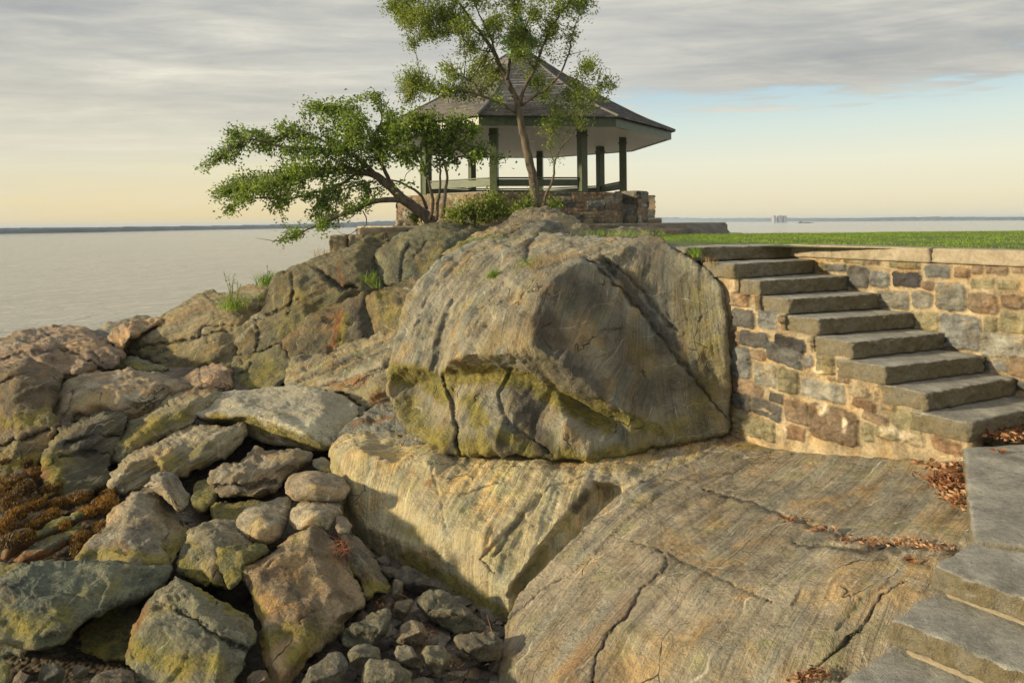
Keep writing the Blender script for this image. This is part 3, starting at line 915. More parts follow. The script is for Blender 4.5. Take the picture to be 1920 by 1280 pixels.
# --- near slab at the bottom right
rock('rock_slab', 'wide sloping brown rock slab with fine bands and cracks, filling the foreground below the steps',
     [H(1192, 903, 2.42), H(1240, 884, 2.42), H(1300, 862, 2.42), H(1372, 806, 2.38), H(1470, 812, 2.38), H(1600, 815, 2.26), H(1760, 822, 2.04), H(1870, 830, 1.94), H(1900, 900, 1.93), H(1900, 1010, 1.96),
      H(1850, 1060, 2.02), H(1800, 1140, 2.12), H(1720, 1230, 2.24), H(1640, 1310, 2.42), H(1590, 1340, 2.5), H(1400, 1340, 2.62), H(1200, 1340, 2.78), H(1050, 1340, 2.95), H(925, 1340, 3.2),
      H(932, 1280, 3.12), H(938, 1240, 3.08), H(950, 1160, 2.98), H(978, 1108, 2.90), H(1040, 1045, 2.75), H(1120, 965, 2.58)],
     inner=[H(1300, 900, 2.44), H(1400, 870, 2.42), H(1500, 860, 2.34), H(1600, 860, 2.22), H(1760, 880, 2.05), H(1350, 960, 2.44), H(1500, 960, 2.30), H(1650, 980, 2.17),
            H(1800, 1010, 2.02), H(1240, 950, 2.46), H(1200, 1000, 2.50), H(1110, 1085, 2.66), H(1250, 1080, 2.48), H(1400, 1100, 2.36), H(1550, 1090, 2.24), H(1680, 1110, 2.16),
            H(1020, 1180, 2.84), H(1150, 1180, 2.62), H(1300, 1220, 2.54), H(1450, 1220, 2.42), H(1600, 1180, 2.28), H(960, 1250, 3.0), H(1080, 1290, 2.78)],
     cracks=[dict(p=[(1318, 920), (1380, 936), (1450, 960), (1530, 990), (1600, 1012), (1680, 1022), (1740, 1028)], w=6, d=0.05, ink=0.9),
             dict(p=[(1490, 1020), (1560, 1026), (1640, 1034), (1690, 1018)], w=7, d=0.05, ink=0.8),
             dict(p=[(1245, 1035), (1250, 1060), (1200, 1110), (1185, 1145), (1140, 1190), (1120, 1230), (1105, 1300)], w=4, d=0.035, ink=0.8, step=0.04, reach=34),
             dict(p=[(1150, 1005), (1230, 1030), (1300, 1060), (1380, 1100), (1450, 1130)], w=4, d=0.025, ink=0.85),
             dict(p=[(950, 1165), (1010, 1110), (1060, 1075)], w=5, d=0.03, ink=0.8),
             dict(p=[(1110, 1040), (1180, 975), (1240, 925)], w=4, d=0.02, ink=0.6), dict(p=[(1020, 1120), (1100, 1050), (1150, 1010)], w=3, d=0.02, ink=0.6),
             dict(p=[(1700, 1090), (1655, 1115), (1620, 1170), (1570, 1220), (1520, 1260), (1480, 1300)], w=4, d=0.035, ink=0.9),
             dict(p=[(1190, 905), (1330, 898), (1440, 862), (1520, 845)], w=4, d=0.02, ink=0.7),
             dict(p=[(1480, 830), (1560, 838), (1680, 850), (1760, 870)], w=4, d=0.02, ink=0.6),
             dict(p=[(1660, 1090), (1600, 1120), (1560, 1180)], w=12, d=-0.03, ink=0.0), dict(p=[(1560, 1050), (1510, 1080), (1480, 1130)], w=10, d=-0.02, ink=0.0)],
     stains_and_shade=[('pale', [(1560, 1048), (1515, 1075), (1485, 1115), (1450, 1150)], 7, 0.75), ('pale', [(1690, 1070), (1640, 1090), (1600, 1140), (1560, 1190)], 8, 0.8),
             ('pale', [(1560, 1190), (1470, 1240), (1400, 1290)], 7, 0.5), ('moss', [(1640, 1095), (1590, 1150), (1545, 1195)], 15, 0.45), ('moss', [(1440, 1000), (1560, 1100)], 50, 0.22),
             ('rust', [(1180, 1130), (1120, 1180), (1060, 1270)], 34, 0.42), ('rust', [(1330, 960), (1450, 1000), (1250, 1010)], 40, 0.3), ('rust', [(1300, 1100), (1240, 1130)], 30, 0.25),
             ('pale', [(1600, 838), (1700, 838), (1800, 862)], 12, 0.55), ('dark', [(1600, 1032), (1680, 1030)], 12, 0.7), ('dark', [(1700, 1045), (1740, 1065)], 18, 0.5),
             ('pale', [(1440, 845), (1560, 835)], 6, 0.5), ('moss', [(1380, 835), (1480, 842)], 16, 0.5), ('dark', [(1560, 900), (1720, 960)], 60, 0.2)],
     g=3.6, rpx=10, rk=0.5, amp=0.30, tint=(0.325, 0.285, 0.225), layer=0.8, thick=0.4, strata=(0.69, -0.72, 0.12), seed=3, sm=8, chip=0.35, lay_amp=0.75, wet=0.2)

# --- dark wedge between boulder and ledge
rock('rock', 'low blue grey layered rock wedge tucked under the left side of the huge boulder',
     [(622, 832, 8.6), (655, 792, 9.0), (704, 760, 9.3), (745, 757, 9.2), (800, 800, 8.2), (860, 850, 7.5), (800, 858, 7.6), (700, 846, 8.0)],
     tint=(0.17, 0.18, 0.18), layer=0.9, rpx=8, strata=(-0.2, 0, 1), seed=4, g=4, wet=-1, stains_and_shade=[('rust', [(660, 800), (735, 780)], 5, 0.8)])

# --- outcrop left of the boulder, from the back forwards
rock('outcrop', 'long low outcrop with pink lichen tops sloping to the water, tall weeds on it',
     [(215, 648, 14.0), (280, 612, 14.6), (347, 568, 15.2), (365, 555, 15.6), (385, 545, 15.8), (400, 541, 15.9), (412, 551, 15.6), (430, 550, 15.5), (462, 533, 15.8), (500, 530, 15.9), (530, 530, 15.6), (540, 600, 14.4), (470, 640, 13.6), (445, 690, 12.9),
      (367, 700, 12.9), (320, 694, 13.0), (290, 688, 13.2), (233, 664, 13.7)],
     ridges=[[(222, 648, 13.75), (300, 625, 13.55), (365, 605, 13.6), (440, 580, 13.7), (500, 545, 14.6)], [(240, 662, 13.6), (330, 640, 13.2), (400, 632, 13.1), (450, 625, 13.2)]],
     inner=[(380, 570, 14.8), (330, 660, 13.05), (400, 665, 12.8)],
     cracks=[dict(p=[(240, 655), (290, 646), (340, 640), (430, 622)], w=4, d=0.12), dict(p=[(370, 640), (385, 612), (440, 612)], w=4, d=0.1), dict(p=[(262, 668), (300, 682)], w=5, d=0.1)],
     stains_and_shade=[('pale', [(360, 570), (420, 560), (500, 545)], 16, 0.35), ('rust', [(330, 600), (400, 570)], 24, 0.38), ('moss', [(230, 650), (300, 650), (380, 680)], 34, 0.42)],
     tint=(0.25, 0.215, 0.14), layer=0.7, strata=(-0.35, 0.1, 0.93), g=4, rpx=9, seed=5, amp=0.85)
rock('outcrop', 'dark stepped outcrop block with orange lichen streaks, below the small stone terrace wall',
     [(508, 520, 13.9), (517, 512, 14.2), (547, 498, 14.5), (600, 482, 15.0), (650, 464, 15.3), (690, 440, 15.6), (728, 440, 15.6), (735, 480, 15.0), (760, 540, 14.0), (700, 560, 13.4), (640, 600, 13.0), (590, 650, 12.5), (527, 645, 12.5),
      (478, 664, 12.6), (442, 666, 12.8), (440, 622, 13.1), (458, 604, 13.3), (484, 586, 13.5), (502, 560, 13.6)],
     ridges=[[(512, 524, 13.65), (560, 510, 13.7), (620, 492, 13.9), (670, 470, 14.3)], [(484, 588, 13.4), (530, 580, 13.2), (560, 560, 13.1), (640, 553, 13.1), (690, 540, 13.4)]],
     inner=[(560, 540, 13.2), (610, 530, 13.4), (530, 620, 12.8), (640, 520, 13.5), (470, 640, 12.8), (670, 500, 13.7)],
     cracks=[dict(p=[(500, 590), (525, 582), (560, 560)], w=5, d=0.12), dict(p=[(545, 510), (552, 545), (540, 590)], w=5, d=0.12), dict(p=[(590, 500), (640, 540), (670, 540)], w=7, d=0.2), dict(p=[(480, 600), (485, 640), (478, 662)], w=4, d=0.08)],
     stains_and_shade=[('dark', [(560, 520), (640, 510), (690, 530)], 40, 0.35), ('moss', [(560, 560), (540, 620), (600, 590)], 46, 0.45), ('rust', [(635, 500), (640, 530)], 12, 0.6), ('pale', [(447, 605), (487, 590), (445, 640)], 7, 0.6)],
     tint=(0.145, 0.13, 0.08), layer=0.55, strata=(-0.5, 0.1, 0.8), g=4, rpx=10, seed=6, amp=0.9, wet=0.6)
rock('outcrop', 'dark lichen spotted outcrop block with an arched top, below the windswept tree',
     [(702, 474, 14.6), (716, 460, 14.8), (745, 438, 15.2), (790, 424, 15.6), (830, 411, 16.0), (870, 414, 15.8), (905, 430, 15.2), (900, 460, 14.6), (850, 500, 13.8), (800, 530, 13.3), (752, 532, 13.4), (722, 536, 13.5), (706, 505, 14.0)],
     ridges=[[(712, 472, 14.2), (760, 446, 14.3), (830, 425, 14.6), (890, 436, 14.6)]], inner=[(760, 490, 13.7), (830, 470, 13.9), (740, 510, 13.6)],
     cracks=[dict(p=[(770, 450), (755, 490), (750, 530)], w=5, d=0.1), dict(p=[(775, 480), (800, 455), (850, 448)], w=4, d=0.06)],
     stains_and_shade=[('dark', [(730, 470), (740, 510)], 24, 0.5), ('rust', [(790, 470), (790, 510)], 14, 0.4), ('moss', [(800, 500), (830, 450)], 26, 0.4)],
     tint=(0.15, 0.15, 0.105), layer=0.35, g=4, rpx=12, seed=7, amp=0.8, wet=-1)
rock('outcrop', 'dark slanting rock face with a yellow lichen streak, in the shaded hollow of the outcrop',
     [(527, 640, 12.4), (545, 625, 12.5), (583, 592, 12.9), (647, 562, 13.2), (690, 548, 13.3), (712, 600, 12.6), (706, 640, 12.1), (660, 650, 12.1), (620, 668, 12.0), (545, 674, 12.1)],
     ridges=[[(535, 645, 12.2), (600, 600, 12.5), (680, 560, 12.8)]], inner=[(620, 630, 12.15), (670, 620, 12.2)],
     stains_and_shade=[('rust', [(640, 590), (625, 650)], 16, 0.75), ('moss', [(650, 590), (640, 640)], 14, 0.7), ('dark', [(670, 580), (690, 630)], 28, 0.55), ('dark', [(580, 640), (560, 660)], 20, 0.4)],
     tint=(0.14, 0.12, 0.08), layer=0.5, strata=(-0.7, 0, 0.7), g=4, rpx=8, seed=8, wet=0.3)
rock('outcrop', 'brown upright rock face squeezed between the outcrop and the left edge of the huge boulder',
     [(684, 556, 12.9), (720, 540, 13.1), (770, 520, 13.2), (800, 530, 12.8), (780, 580, 12.0), (760, 640, 11.6), (705, 640, 12.1)],
     inner=[(730, 580, 12.2)], stains_and_shade=[('moss', [(720, 560), (730, 600)], 28, 0.5), ('rust', [(700, 570), (710, 620)], 12, 0.4)],
     tint=(0.17, 0.145, 0.085), layer=0.5, strata=(0.8, 0, 0.4), g=4.5, rpx=8, seed=9, wet=-1)
rock('outcrop', 'green grey outcrop block with small white lichen dots, below the dark stepped block',
     [(440, 668, 12.6), (478, 664, 12.5), (527, 645, 12.4), (545, 670, 12.1), (560, 690, 11.8), (540, 712, 11.6), (512, 735, 11.4), (438, 730, 11.7), (434, 690, 12.2)],
     inner=[(500, 690, 12.0)], cracks=[dict(p=[(438, 700), (465, 700), (475, 680)], w=4, d=0.08)], stains_and_shade=[('moss', [(500, 690), (470, 715)], 34, 0.6)],
     tint=(0.15, 0.145, 0.09), layer=0.5, strata=(-0.6, 0, 0.7), g=4.5, rpx=7, seed=10)
rock('outcrop', 'light striped sloping outcrop with orange tinted bands beside the left edge of the huge boulder',
     [(543, 672, 11.9), (607, 664, 12.2), (638, 637, 12.5), (690, 622, 12.6), (750, 606, 12.4), (770, 650, 11.2), (760, 720, 10.3), (740, 770, 9.9), (690, 768, 9.9), (672, 757, 10.1), (647, 735, 10.6), (590, 727, 11.0), (530, 730, 11.3), (537, 700, 11.6)],
     ridges=[[(560, 680, 11.7), (620, 672, 11.6), (690, 640, 11.8), (745, 622, 11.8)], [(560, 710, 11.3), (640, 700, 10.9), (720, 680, 10.8)]],
     inner=[(700, 730, 10.2)], cracks=[dict(p=[(560, 715), (620, 690), (700, 665), (745, 655)], w=4, d=0.06), dict(p=[(600, 725), (680, 705), (735, 690)], w=4, d=0.06), dict(p=[(590, 690), (640, 650)], w=3, d=0.05)],
     stains_and_shade=[('pale', [(600, 720), (660, 705), (730, 688)], 9, 0.8), ('rust', [(620, 722), (680, 712)], 10, 0.6), ('rust', [(700, 755), (715, 740)], 14, 0.7), ('moss', [(690, 740), (720, 720)], 18, 0.4)],
     tint=(0.28, 0.25, 0.175), layer=0.85, strata=(-0.4, 0.15, 0.9), g=4, rpx=8, seed=11, amp=1.1, wet=0.2)
rock('rock', 'pinkish rounded rock with crusted sides below the outcrop, right of the pinkish boulder',
     [(340, 712, 12.0), (366, 694, 12.2), (400, 684, 12.2), (432, 688, 12.0), (438, 728, 11.5), (400, 742, 11.3), (352, 742, 11.4)], tint=PINK, layer=0.2, seed=12, rpx=12,
     inner=[(395, 712, 11.4)], cracks=[dict(p=[(372, 690), (380, 720), (372, 740)], w=5, d=0.1)])
rock('rock', 'small green sloping rock at the foot of the long low outcrop',
     [(206, 688, 12.9), (228, 672, 13.2), (250, 666, 13.2), (290, 682, 12.8), (318, 690, 12.5), (300, 700, 12.3), (210, 700, 12.6)], tint=GRN, seed=13, rpx=8, inner=[(250, 685, 12.5)],
     stains_and_shade=[('moss', [(230, 685), (280, 690)], 20, 0.5)])
rock('rock', 'grey brown mound of bare rock below the tall tree trunk',
     [(818, 480, 12.6), (860, 458, 13.0), (905, 432, 13.6), (950, 412, 14.2), (968, 398, 14.5), (990, 389, 14.8), (1020, 389, 14.8), (1050, 396, 14.8), (1085, 408, 14.6), (1112, 432, 14.2), (1120, 452, 13.6), (1000, 470, 12.6), (900, 480, 12.2)],
     ridges=[[(830, 476, 12.3), (900, 445, 12.9), (960, 424, 13.4), (1000, 402, 14.0), (1060, 408, 14.1), (1100, 432, 13.8)]], inner=[(960, 445, 12.9), (900, 462, 12.4)],
     cracks=[dict(p=[(865, 462), (910, 445), (960, 438)], w=5, d=0.1), dict(p=[(900, 430), (940, 418), (960, 412)], w=5, d=0.08)],
     stains_and_shade=[('dark', [(905, 425), (960, 405)], 12, 0.6), ('rust', [(990, 420), (1040, 410)], 14, 0.3), ('moss', [(840, 468), (870, 455)], 14, 0.5)],
     tint=(0.27, 0.235, 0.17), layer=0.7, strata=(-0.4, 0.1, 0.9), g=4, rpx=10, seed=14, wet=-1)
rock('rock', 'small dark rounded boulder nestled in front of the bare rock mound',
     [(965, 436, 13.0), (985, 420, 13.2), (1020, 412, 13.3), (1050, 418, 13.3), (1062, 432, 13.2), (1085, 446, 12.9), (1000, 458, 12.5), (968, 455, 12.6)], tint=(0.13, 0.13, 0.12), layer=0.3, seed=15, rpx=10, wet=-1, inner=[(1010, 432, 12.7)])
rock('rock', 'low flat rock poking out of the grass in front of the low platform wall',
     [(1118, 446, 13.8), (1135, 432, 14.4), (1180, 426, 14.8), (1215, 430, 14.6), (1228, 440, 14.2), (1200, 450, 13.6)], tint=(0.26, 0.22, 0.17), layer=0.8, strata=(0, 0.1, 1), seed=16, rpx=5, wet=-1, thick=0.5, inner=[(1170, 437, 14.0)])

# --- shore rocks on the far left
rock('rock', 'rust brown crusted shore rocks reaching into the water, farthest left',
     [(-40, 660, 12.4), (-10, 640, 13.4), (20, 626, 14.2), (52, 614, 14.8), (107, 608, 15.2), (155, 612, 15.0), (180, 624, 14.6), (207, 645, 13.6), (238, 668, 12.6), (214, 692, 11.8), (127, 708, 11.2), (60, 690, 11.2), (-40, 712, 11.0)],
     ridges=[[(-30, 668, 11.8), (40, 648, 12.3), (110, 634, 13.0), (180, 640, 12.8), (225, 668, 12.2)]], inner=[(80, 672, 11.4), (160, 680, 11.5), (60, 628, 14.0)],
     cracks=[dict(p=[(-20, 680), (60, 660), (130, 655), (190, 690)], w=6, d=0.15), dict(p=[(20, 640), (60, 640), (110, 620)], w=5, d=0.12), dict(p=[(120, 665), (170, 660), (200, 685)], w=5, d=0.12)],
     stains_and_shade=[('rust', [(30, 630), (110, 620), (200, 660)], 24, 0.3), ('dark', [(180, 690), (210, 690)], 18, 0.6), ('dark', [(120, 655), (60, 664)], 10, 0.5)], tint=(0.31, 0.23, 0.165), layer=0.65, strata=(-0.2, 0.1, 0.95), g=4, rpx=10, seed=17, amp=1.0, wet=0.4)
rock('rock', 'smooth grey shore slab at the waterline behind the rounded rust brown rock',
     [(158, 626, 14.6), (195, 607, 15.2), (266, 592, 15.8), (300, 598, 15.6), (300, 620, 14.8), (230, 650, 13.6), (190, 650, 13.6)], tint=(0.21, 0.20, 0.17), layer=0.6, seed=18, rpx=7, g=4.5, inner=[(230, 615, 14.4)])
rock('rock', 'rounded rust brown shore rock with a crusted pitted surface, at the waterline',
     [(200, 628, 13.6), (222, 611, 14.1), (262, 599, 14.5), (304, 598, 14.5), (306, 604, 14.3), (275, 622, 13.6), (241, 638, 13.0), (226, 660, 12.6), (206, 645, 13.0)], tint=(0.36, 0.26, 0.17), layer=0.3, seed=19, rpx=11, amp=1.5, g=4,
     inner=[(240, 620, 13.1)], wet=0.6)
rock('rock', 'small dark moss capped rock on the shoreline left of the tall weeds',
     [(300, 598, 15.2), (310, 585, 15.6), (332, 580, 15.7), (336, 584, 15.6), (318, 604, 15.0)], tint=(0.13, 0.14, 0.08), seed=20, rpx=5, stains_and_shade=[('moss', [(305, 590), (330, 582)], 14, 0.9)], wet=-1)
rock('boulder', 'massive dark brown boulder cut by the left edge, greenish below and with a crack across',
     [(-60, 700, 10.3), (0, 690, 10.2), (52, 666, 10.5), (120, 702, 10.0), (112, 730, 9.5), (98, 775, 9.0), (108, 806, 8.8), (90, 850, 8.6), (60, 890, 8.4), (0, 905, 8.3), (-60, 905, 8.3)],
     ridges=[[(-40, 712, 9.6), (30, 700, 9.4), (100, 720, 9.4)]], inner=[(30, 770, 8.9), (40, 840, 8.5)],
     cracks=[dict(p=[(-20, 840), (20, 830), (95, 806)], w=5, d=0.1), dict(p=[(0, 720), (40, 700), (90, 712)], w=5, d=0.08)],
     stains_and_shade=[('moss', [(-20, 790), (40, 790), (90, 780)], 26, 0.6), ('rust', [(20, 680), (90, 700)], 14, 0.4), ('dark', [(0, 740), (80, 750)], 40, 0.35), ('rust', [(0, 860), (60, 850)], 28, 0.4)],
     tint=(0.18, 0.14, 0.09), layer=0.4, g=4, rpx=16, seed=21, amp=0.9)
rock('boulder', 'pinkish rounded boulder spotted with white lichen, left of the large pale boulder',
     [(91, 768, 9.5), (100, 735, 9.9), (137, 703, 10.4), (189, 697, 10.7), (241, 690, 10.8), (292, 696, 10.8), (344, 712, 10.8), (371, 724, 10.7), (345, 740, 10.2), (300, 768, 9.8), (241, 790, 9.4), (193, 778, 9.5), (155, 788, 9.3), (112, 806, 9.0), (96, 790, 9.2)],
     ridges=[[(120, 745, 9.45), (200, 728, 9.6), (290, 726, 9.8), (350, 728, 10.2)], [(110, 780, 9.2), (190, 755, 9.3), (280, 752, 9.5)]],
     cracks=[dict(p=[(230, 745), (260, 765), (300, 740)], w=5, d=0.05), dict(p=[(140, 740), (130, 770), (110, 790)], w=4, d=0.05)],
     stains_and_shade=[('pale', [(215, 709)], 8, 1.3), ('pale', [(172, 724), (180, 720)], 9, 1.3), ('pale', [(232, 746), (262, 735)], 8, 1.4), ('pale', [(240, 760), (300, 740)], 12, 0.75), ('moss', [(200, 745), (150, 760)], 26, 0.4), ('dark', [(150, 780), (240, 780)], 14, 0.5)],
     tint=(0.34, 0.27, 0.19), layer=0.35, g=4, rpx=18, seed=22, amp=0.9, wet=0.6)
rock('boulder', 'long tapering brown boulder with mossy side, between the pinkish boulder and the large pale one',
     [(201, 862, 8.6), (223, 815, 9.2), (241, 794, 9.4), (275, 772, 9.6), (309, 752, 9.9), (344, 734, 10.1), (408, 727, 10.2), (430, 740, 9.9), (380, 770, 9.3), (364, 796, 9.0), (292, 822, 8.7), (247, 850, 8.4), (222, 872, 8.3)],
     ridges=[[(215, 850, 8.5), (260, 800, 8.9), (330, 760, 9.3), (400, 735, 9.8)], [(230, 840, 8.4), (285, 790, 8.8), (335, 768, 9.1)]], stains_and_shade=[('moss', [(240, 830), (300, 795), (350, 780)], 22, 0.75), ('rust', [(350, 740), (390, 732)], 12, 0.5)],
     tint=(0.27, 0.24, 0.16), layer=0.6, strata=(-0.5, 0, 0.85), g=4, rpx=10, seed=23, wet=0.6)
rock('boulder', 'large pale cream boulder with a wavy bright top and a shaded mossy underside',
     [(331, 765, 9.5), (378, 745, 9.9), (440, 730, 10.3), (500, 725, 10.5), (550, 722, 10.6), (592, 727, 10.5), (642, 742, 10.2), (668, 757, 9.9), (674, 775, 9.6), (655, 800, 9.2), (636, 822, 8.9), (618, 842, 8.7), (596, 846, 8.8),
      (560, 838, 8.95), (516, 834, 9.1), (464, 816, 9.3), (425, 795, 9.45), (378, 790, 9.4)],
     ridges=[[(338, 767, 9.35), (378, 782, 9.05), (426, 782, 8.95), (470, 778, 8.9), (520, 792, 8.75), (570, 812, 8.55), (612, 838, 8.6)], [(590, 735, 10.0), (610, 770, 9.3), (600, 800, 8.9)]],
     inner=[(440, 750, 9.6), (520, 755, 9.5), (640, 780, 9.3), (500, 815, 9.05), (560, 828, 8.85)],
     stains_and_shade=[('pale', [(380, 765), (460, 755), (560, 750), (630, 765)], 60, 0.72), ('moss', [(400, 786), (470, 790), (540, 815), (605, 842)], 15, 0.9), ('rust', [(370, 780), (420, 784)], 9, 0.6), ('moss', [(640, 815), (650, 800)], 16, 0.6), ('pale', [(350, 765)], 20, 0.6)],
     tint=(0.56, 0.54, 0.43), layer=0.25, g=3.6, rpx=8, seed=24, amp=0.6, wet=-1, chip=0.35)
rock('rock', 'small grey rounded stone wedged at the right end of the large pale boulder',
     [(655, 770, 9.9), (668, 757, 10.1), (684, 762, 10.0), (690, 775, 9.8), (672, 786, 9.6)], tint=GREY, seed=25, rpx=8, wet=-1)
rock('boulder', 'dark wet boulder draped in green moss and orange seaweed, left of the long diagonal boulder',
     [(80, 855, 8.2), (84, 838, 8.4), (98, 820, 8.7), (112, 802, 8.9), (155, 782, 9.2), (193, 765, 9.4), (222, 770, 9.4), (243, 790, 9.2), (225, 832, 8.7), (205, 862, 8.4), (206, 906, 7.8), (150, 934, 7.6), (103, 928, 7.6), (84, 940, 7.5), (76, 888, 7.9)],
     ridges=[[(105, 815, 8.5), (150, 795, 8.6), (190, 785, 8.7), (232, 795, 8.9)], [(90, 860, 7.9), (110, 880, 7.8), (100, 925, 7.5)]], inner=[(160, 840, 8.3), (160, 890, 7.9)],
     cracks=[dict(p=[(110, 860), (150, 850), (200, 850)], w=6, d=0.08), dict(p=[(120, 830), (180, 820), (225, 815)], w=6, d=0.08)],
     stains_and_shade=[('moss', [(100, 868), (110, 900)], 20, 1.2), ('rust', [(85, 880), (92, 935)], 13, 1.2), ('dark', [(160, 830), (190, 880), (140, 910)], 50, 0.6), ('moss', [(130, 850), (160, 870)], 24, 0.5)],
     tint=(0.14, 0.13, 0.095), layer=0.6, strata=(-0.4, 0, 0.9), g=4, rpx=14, seed=26, amp=1.0)
rock('boulder', 'long diagonal boulder with pale streaked crest, between mossy dark boulder and rough flat rock',
     [(198, 900, 7.7), (221, 870, 8.1), (251, 836, 8.5), (296, 818, 8.8), (344, 802, 9.0), (413, 794, 9.1), (457, 796, 9.1), (470, 806, 9.0), (460, 828, 8.7), (413, 858, 8.3), (344, 892, 7.95), (292, 893, 7.9), (272, 912, 7.7), (242, 926, 7.5), (209, 924, 7.5)],
     ridges=[[(205, 905, 7.5), (240, 870, 7.75), (290, 850, 7.95), (350, 838, 8.1), (400, 822, 8.3), (455, 808, 8.8)]], inner=[(300, 875, 7.75), (380, 850, 8.05)],
     stains_and_shade=[('pale', [(320, 830), (400, 815)], 18, 0.45), ('moss', [(300, 870), (360, 850), (390, 835)], 20, 0.55), ('moss', [(215, 915), (250, 890)], 18, 0.4)],
     tint=(0.33, 0.29, 0.21), layer=0.75, strata=(-0.45, 0.05, 0.9), g=3.8, rpx=12, seed=27, wet=0.6)
rock('rock', 'rough flat topped layered rock with crumbly pink crust, in front of the large pale boulder',
     [(385, 902, 7.7), (404, 880, 8.0), (447, 866, 8.2), (481, 845, 8.4), (509, 839, 8.45), (550, 837, 8.5), (586, 848, 8.4), (586, 862, 8.2), (552, 880, 8.0), (536, 892, 7.9), (530, 914, 7.6), (481, 933, 7.4), (430, 933, 7.4), (404, 918, 7.5)],
     ridges=[[(390, 905, 7.5), (440, 895, 7.55), (500, 880, 7.7), (560, 860, 8.0)]], inner=[(490, 910, 7.5), (450, 920, 7.4)],
     cracks=[dict(p=[(395, 912), (440, 908), (470, 912), (520, 900)], w=6, d=0.08)],
     stains_and_shade=[('rust', [(490, 848), (520, 845)], 12, 0.5), ('moss', [(520, 860), (570, 850)], 14, 0.45), ('pale', [(410, 895), (450, 880)], 14, 0.5)],
     tint=(0.29, 0.25, 0.19), layer=0.75, strata=(-0.35, 0, 0.95), g=3.8, rpx=9, seed=28, amp=1.1, wet=0.5)
rock('rock', 'dark mossy rock lying in the gap left of the rough flat topped rock', [(357, 940, 7.5), (368, 905, 7.9), (388, 897, 8.0), (410, 925, 7.6), (400, 945, 7.4), (375, 965, 7.2)], tint=GRN, seed=29, rpx=8, stains_and_shade=[('moss', [(372, 920), (385, 940)], 16, 0.8)])
rock('rock', 'dull grey flat rock under the rough flat topped rock, behind the teardrop boulder', [(395, 952, 7.3), (412, 940, 7.5), (470, 936, 7.5), (530, 945, 7.4), (520, 970, 7.1), (460, 990, 6.9), (400, 985, 7.0)], tint=(0.20, 0.18, 0.14), seed=30, rpx=9)
rock('rock', 'small bluish grey stone between the large pale boulder and the ledge', [(584, 862, 8.2), (600, 856, 8.3), (615, 860, 8.25), (625, 872, 8.1), (622, 888, 7.9), (600, 884, 7.9), (585, 876, 8.0)], tint=(0.29, 0.28, 0.26), seed=31, rpx=8, layer=0.1)

# --- near boulders, bottom left
rock('boulder', 'smooth oval brown boulder with fine bands, highest of the three rounded boulders beside the ledge',
     [(533, 907, 6.9), (540, 892, 7.1), (571, 881, 7.25), (612, 884, 7.25), (646, 896, 7.1), (658, 916, 6.9), (644, 939, 6.65), (600, 942, 6.6), (551, 938, 6.6), (536, 924, 6.7)], inner=[(590, 908, 6.6), (625, 915, 6.65)],
     tint=(0.34, 0.28, 0.21), layer=0.45, strata=(0.3, 0, 0.9), g=3.6, rpx=26, rk=0.9, seed=32, amp=0.5, chip=0.2, wet=-1)
rock('boulder', 'pale angular rounded boulder directly below the smooth oval one',
     [(541, 976, 6.3), (547, 955, 6.55), (571, 939, 6.7), (610, 937, 6.75), (637, 943, 6.7), (642, 962, 6.5), (627, 981, 6.3), (613, 993, 6.2), (590, 994, 6.15), (555, 996, 6.15)], ridges=[[(550, 965, 6.3), (580, 955, 6.3), (600, 962, 6.2), (630, 955, 6.4)]],
     inner=[(575, 980, 6.1), (610, 980, 6.2)], tint=(0.40, 0.35, 0.27), layer=0.15, g=3.6, rpx=16, seed=33, amp=0.8, wet=-1)
rock('boulder', 'teardrop shaped speckled grey boulder with a pointed upper right end',
     [(443, 976, 6.35), (459, 952, 6.6), (498, 940, 6.75), (544, 927, 6.9), (549, 945, 6.75), (540, 981, 6.4), (525, 1008, 6.15), (502, 1022, 6.0), (466, 1014, 6.05), (449, 998, 6.15)], inner=[(490, 970, 6.2), (515, 980, 6.15), (480, 1000, 5.98)],
     cracks=[dict(p=[(492, 982), (515, 973), (540, 969)], w=3, d=0.01, ink=0.0)], stains_and_shade=[('pale', [(492, 982), (515, 974), (538, 971)], 2.5, 1.4)],
     tint=(0.31, 0.275, 0.215), layer=0.1, g=3.6, rpx=24, rk=0.9, seed=34, amp=0.5, chip=0.3, wet=0.6)
rock('boulder', 'large pyramid shaped brown boulder with a rounded peak and moss along its foot',
     [(140, 1055, 5.7), (173, 1003, 6.1), (213, 953, 6.6), (247, 917, 7.0), (273, 912, 7.05), (300, 921, 6.95), (322, 947, 6.8), (334, 967, 6.65), (352, 985, 6.5), (360, 1007, 6.3), (340, 1035, 6.05), (326, 1064, 5.8), (322, 1090, 5.75), (140, 1090, 5.65)],
     ridges=[[(255, 925, 6.6), (235, 960, 6.3), (232, 1000, 6.0), (240, 1055, 5.65)], [(290, 935, 6.55), (315, 985, 6.3), (305, 1050, 5.75)]], inner=[(275, 990, 6.1), (190, 1020, 5.9), (330, 1010, 6.15)],
     cracks=[dict(p=[(333, 967), (345, 985), (358, 998)], w=4, d=0.06), dict(p=[(322, 970), (310, 1010), (315, 1045)], w=3, d=0.03)],
     stains_and_shade=[('moss', [(150, 1045), (200, 1040), (300, 1050)], 20, 0.7), ('rust', [(160, 1035), (230, 1020), (240, 1045)], 18, 0.45), ('moss', [(325, 1020), (350, 1000), (320, 1048)], 24, 0.75), ('moss', [(345, 960), (350, 985)], 12, 0.6)],
     tint=(0.315, 0.265, 0.195), layer=0.25, g=3.6, rpx=12, seed=35, amp=0.9, wet=0.72)
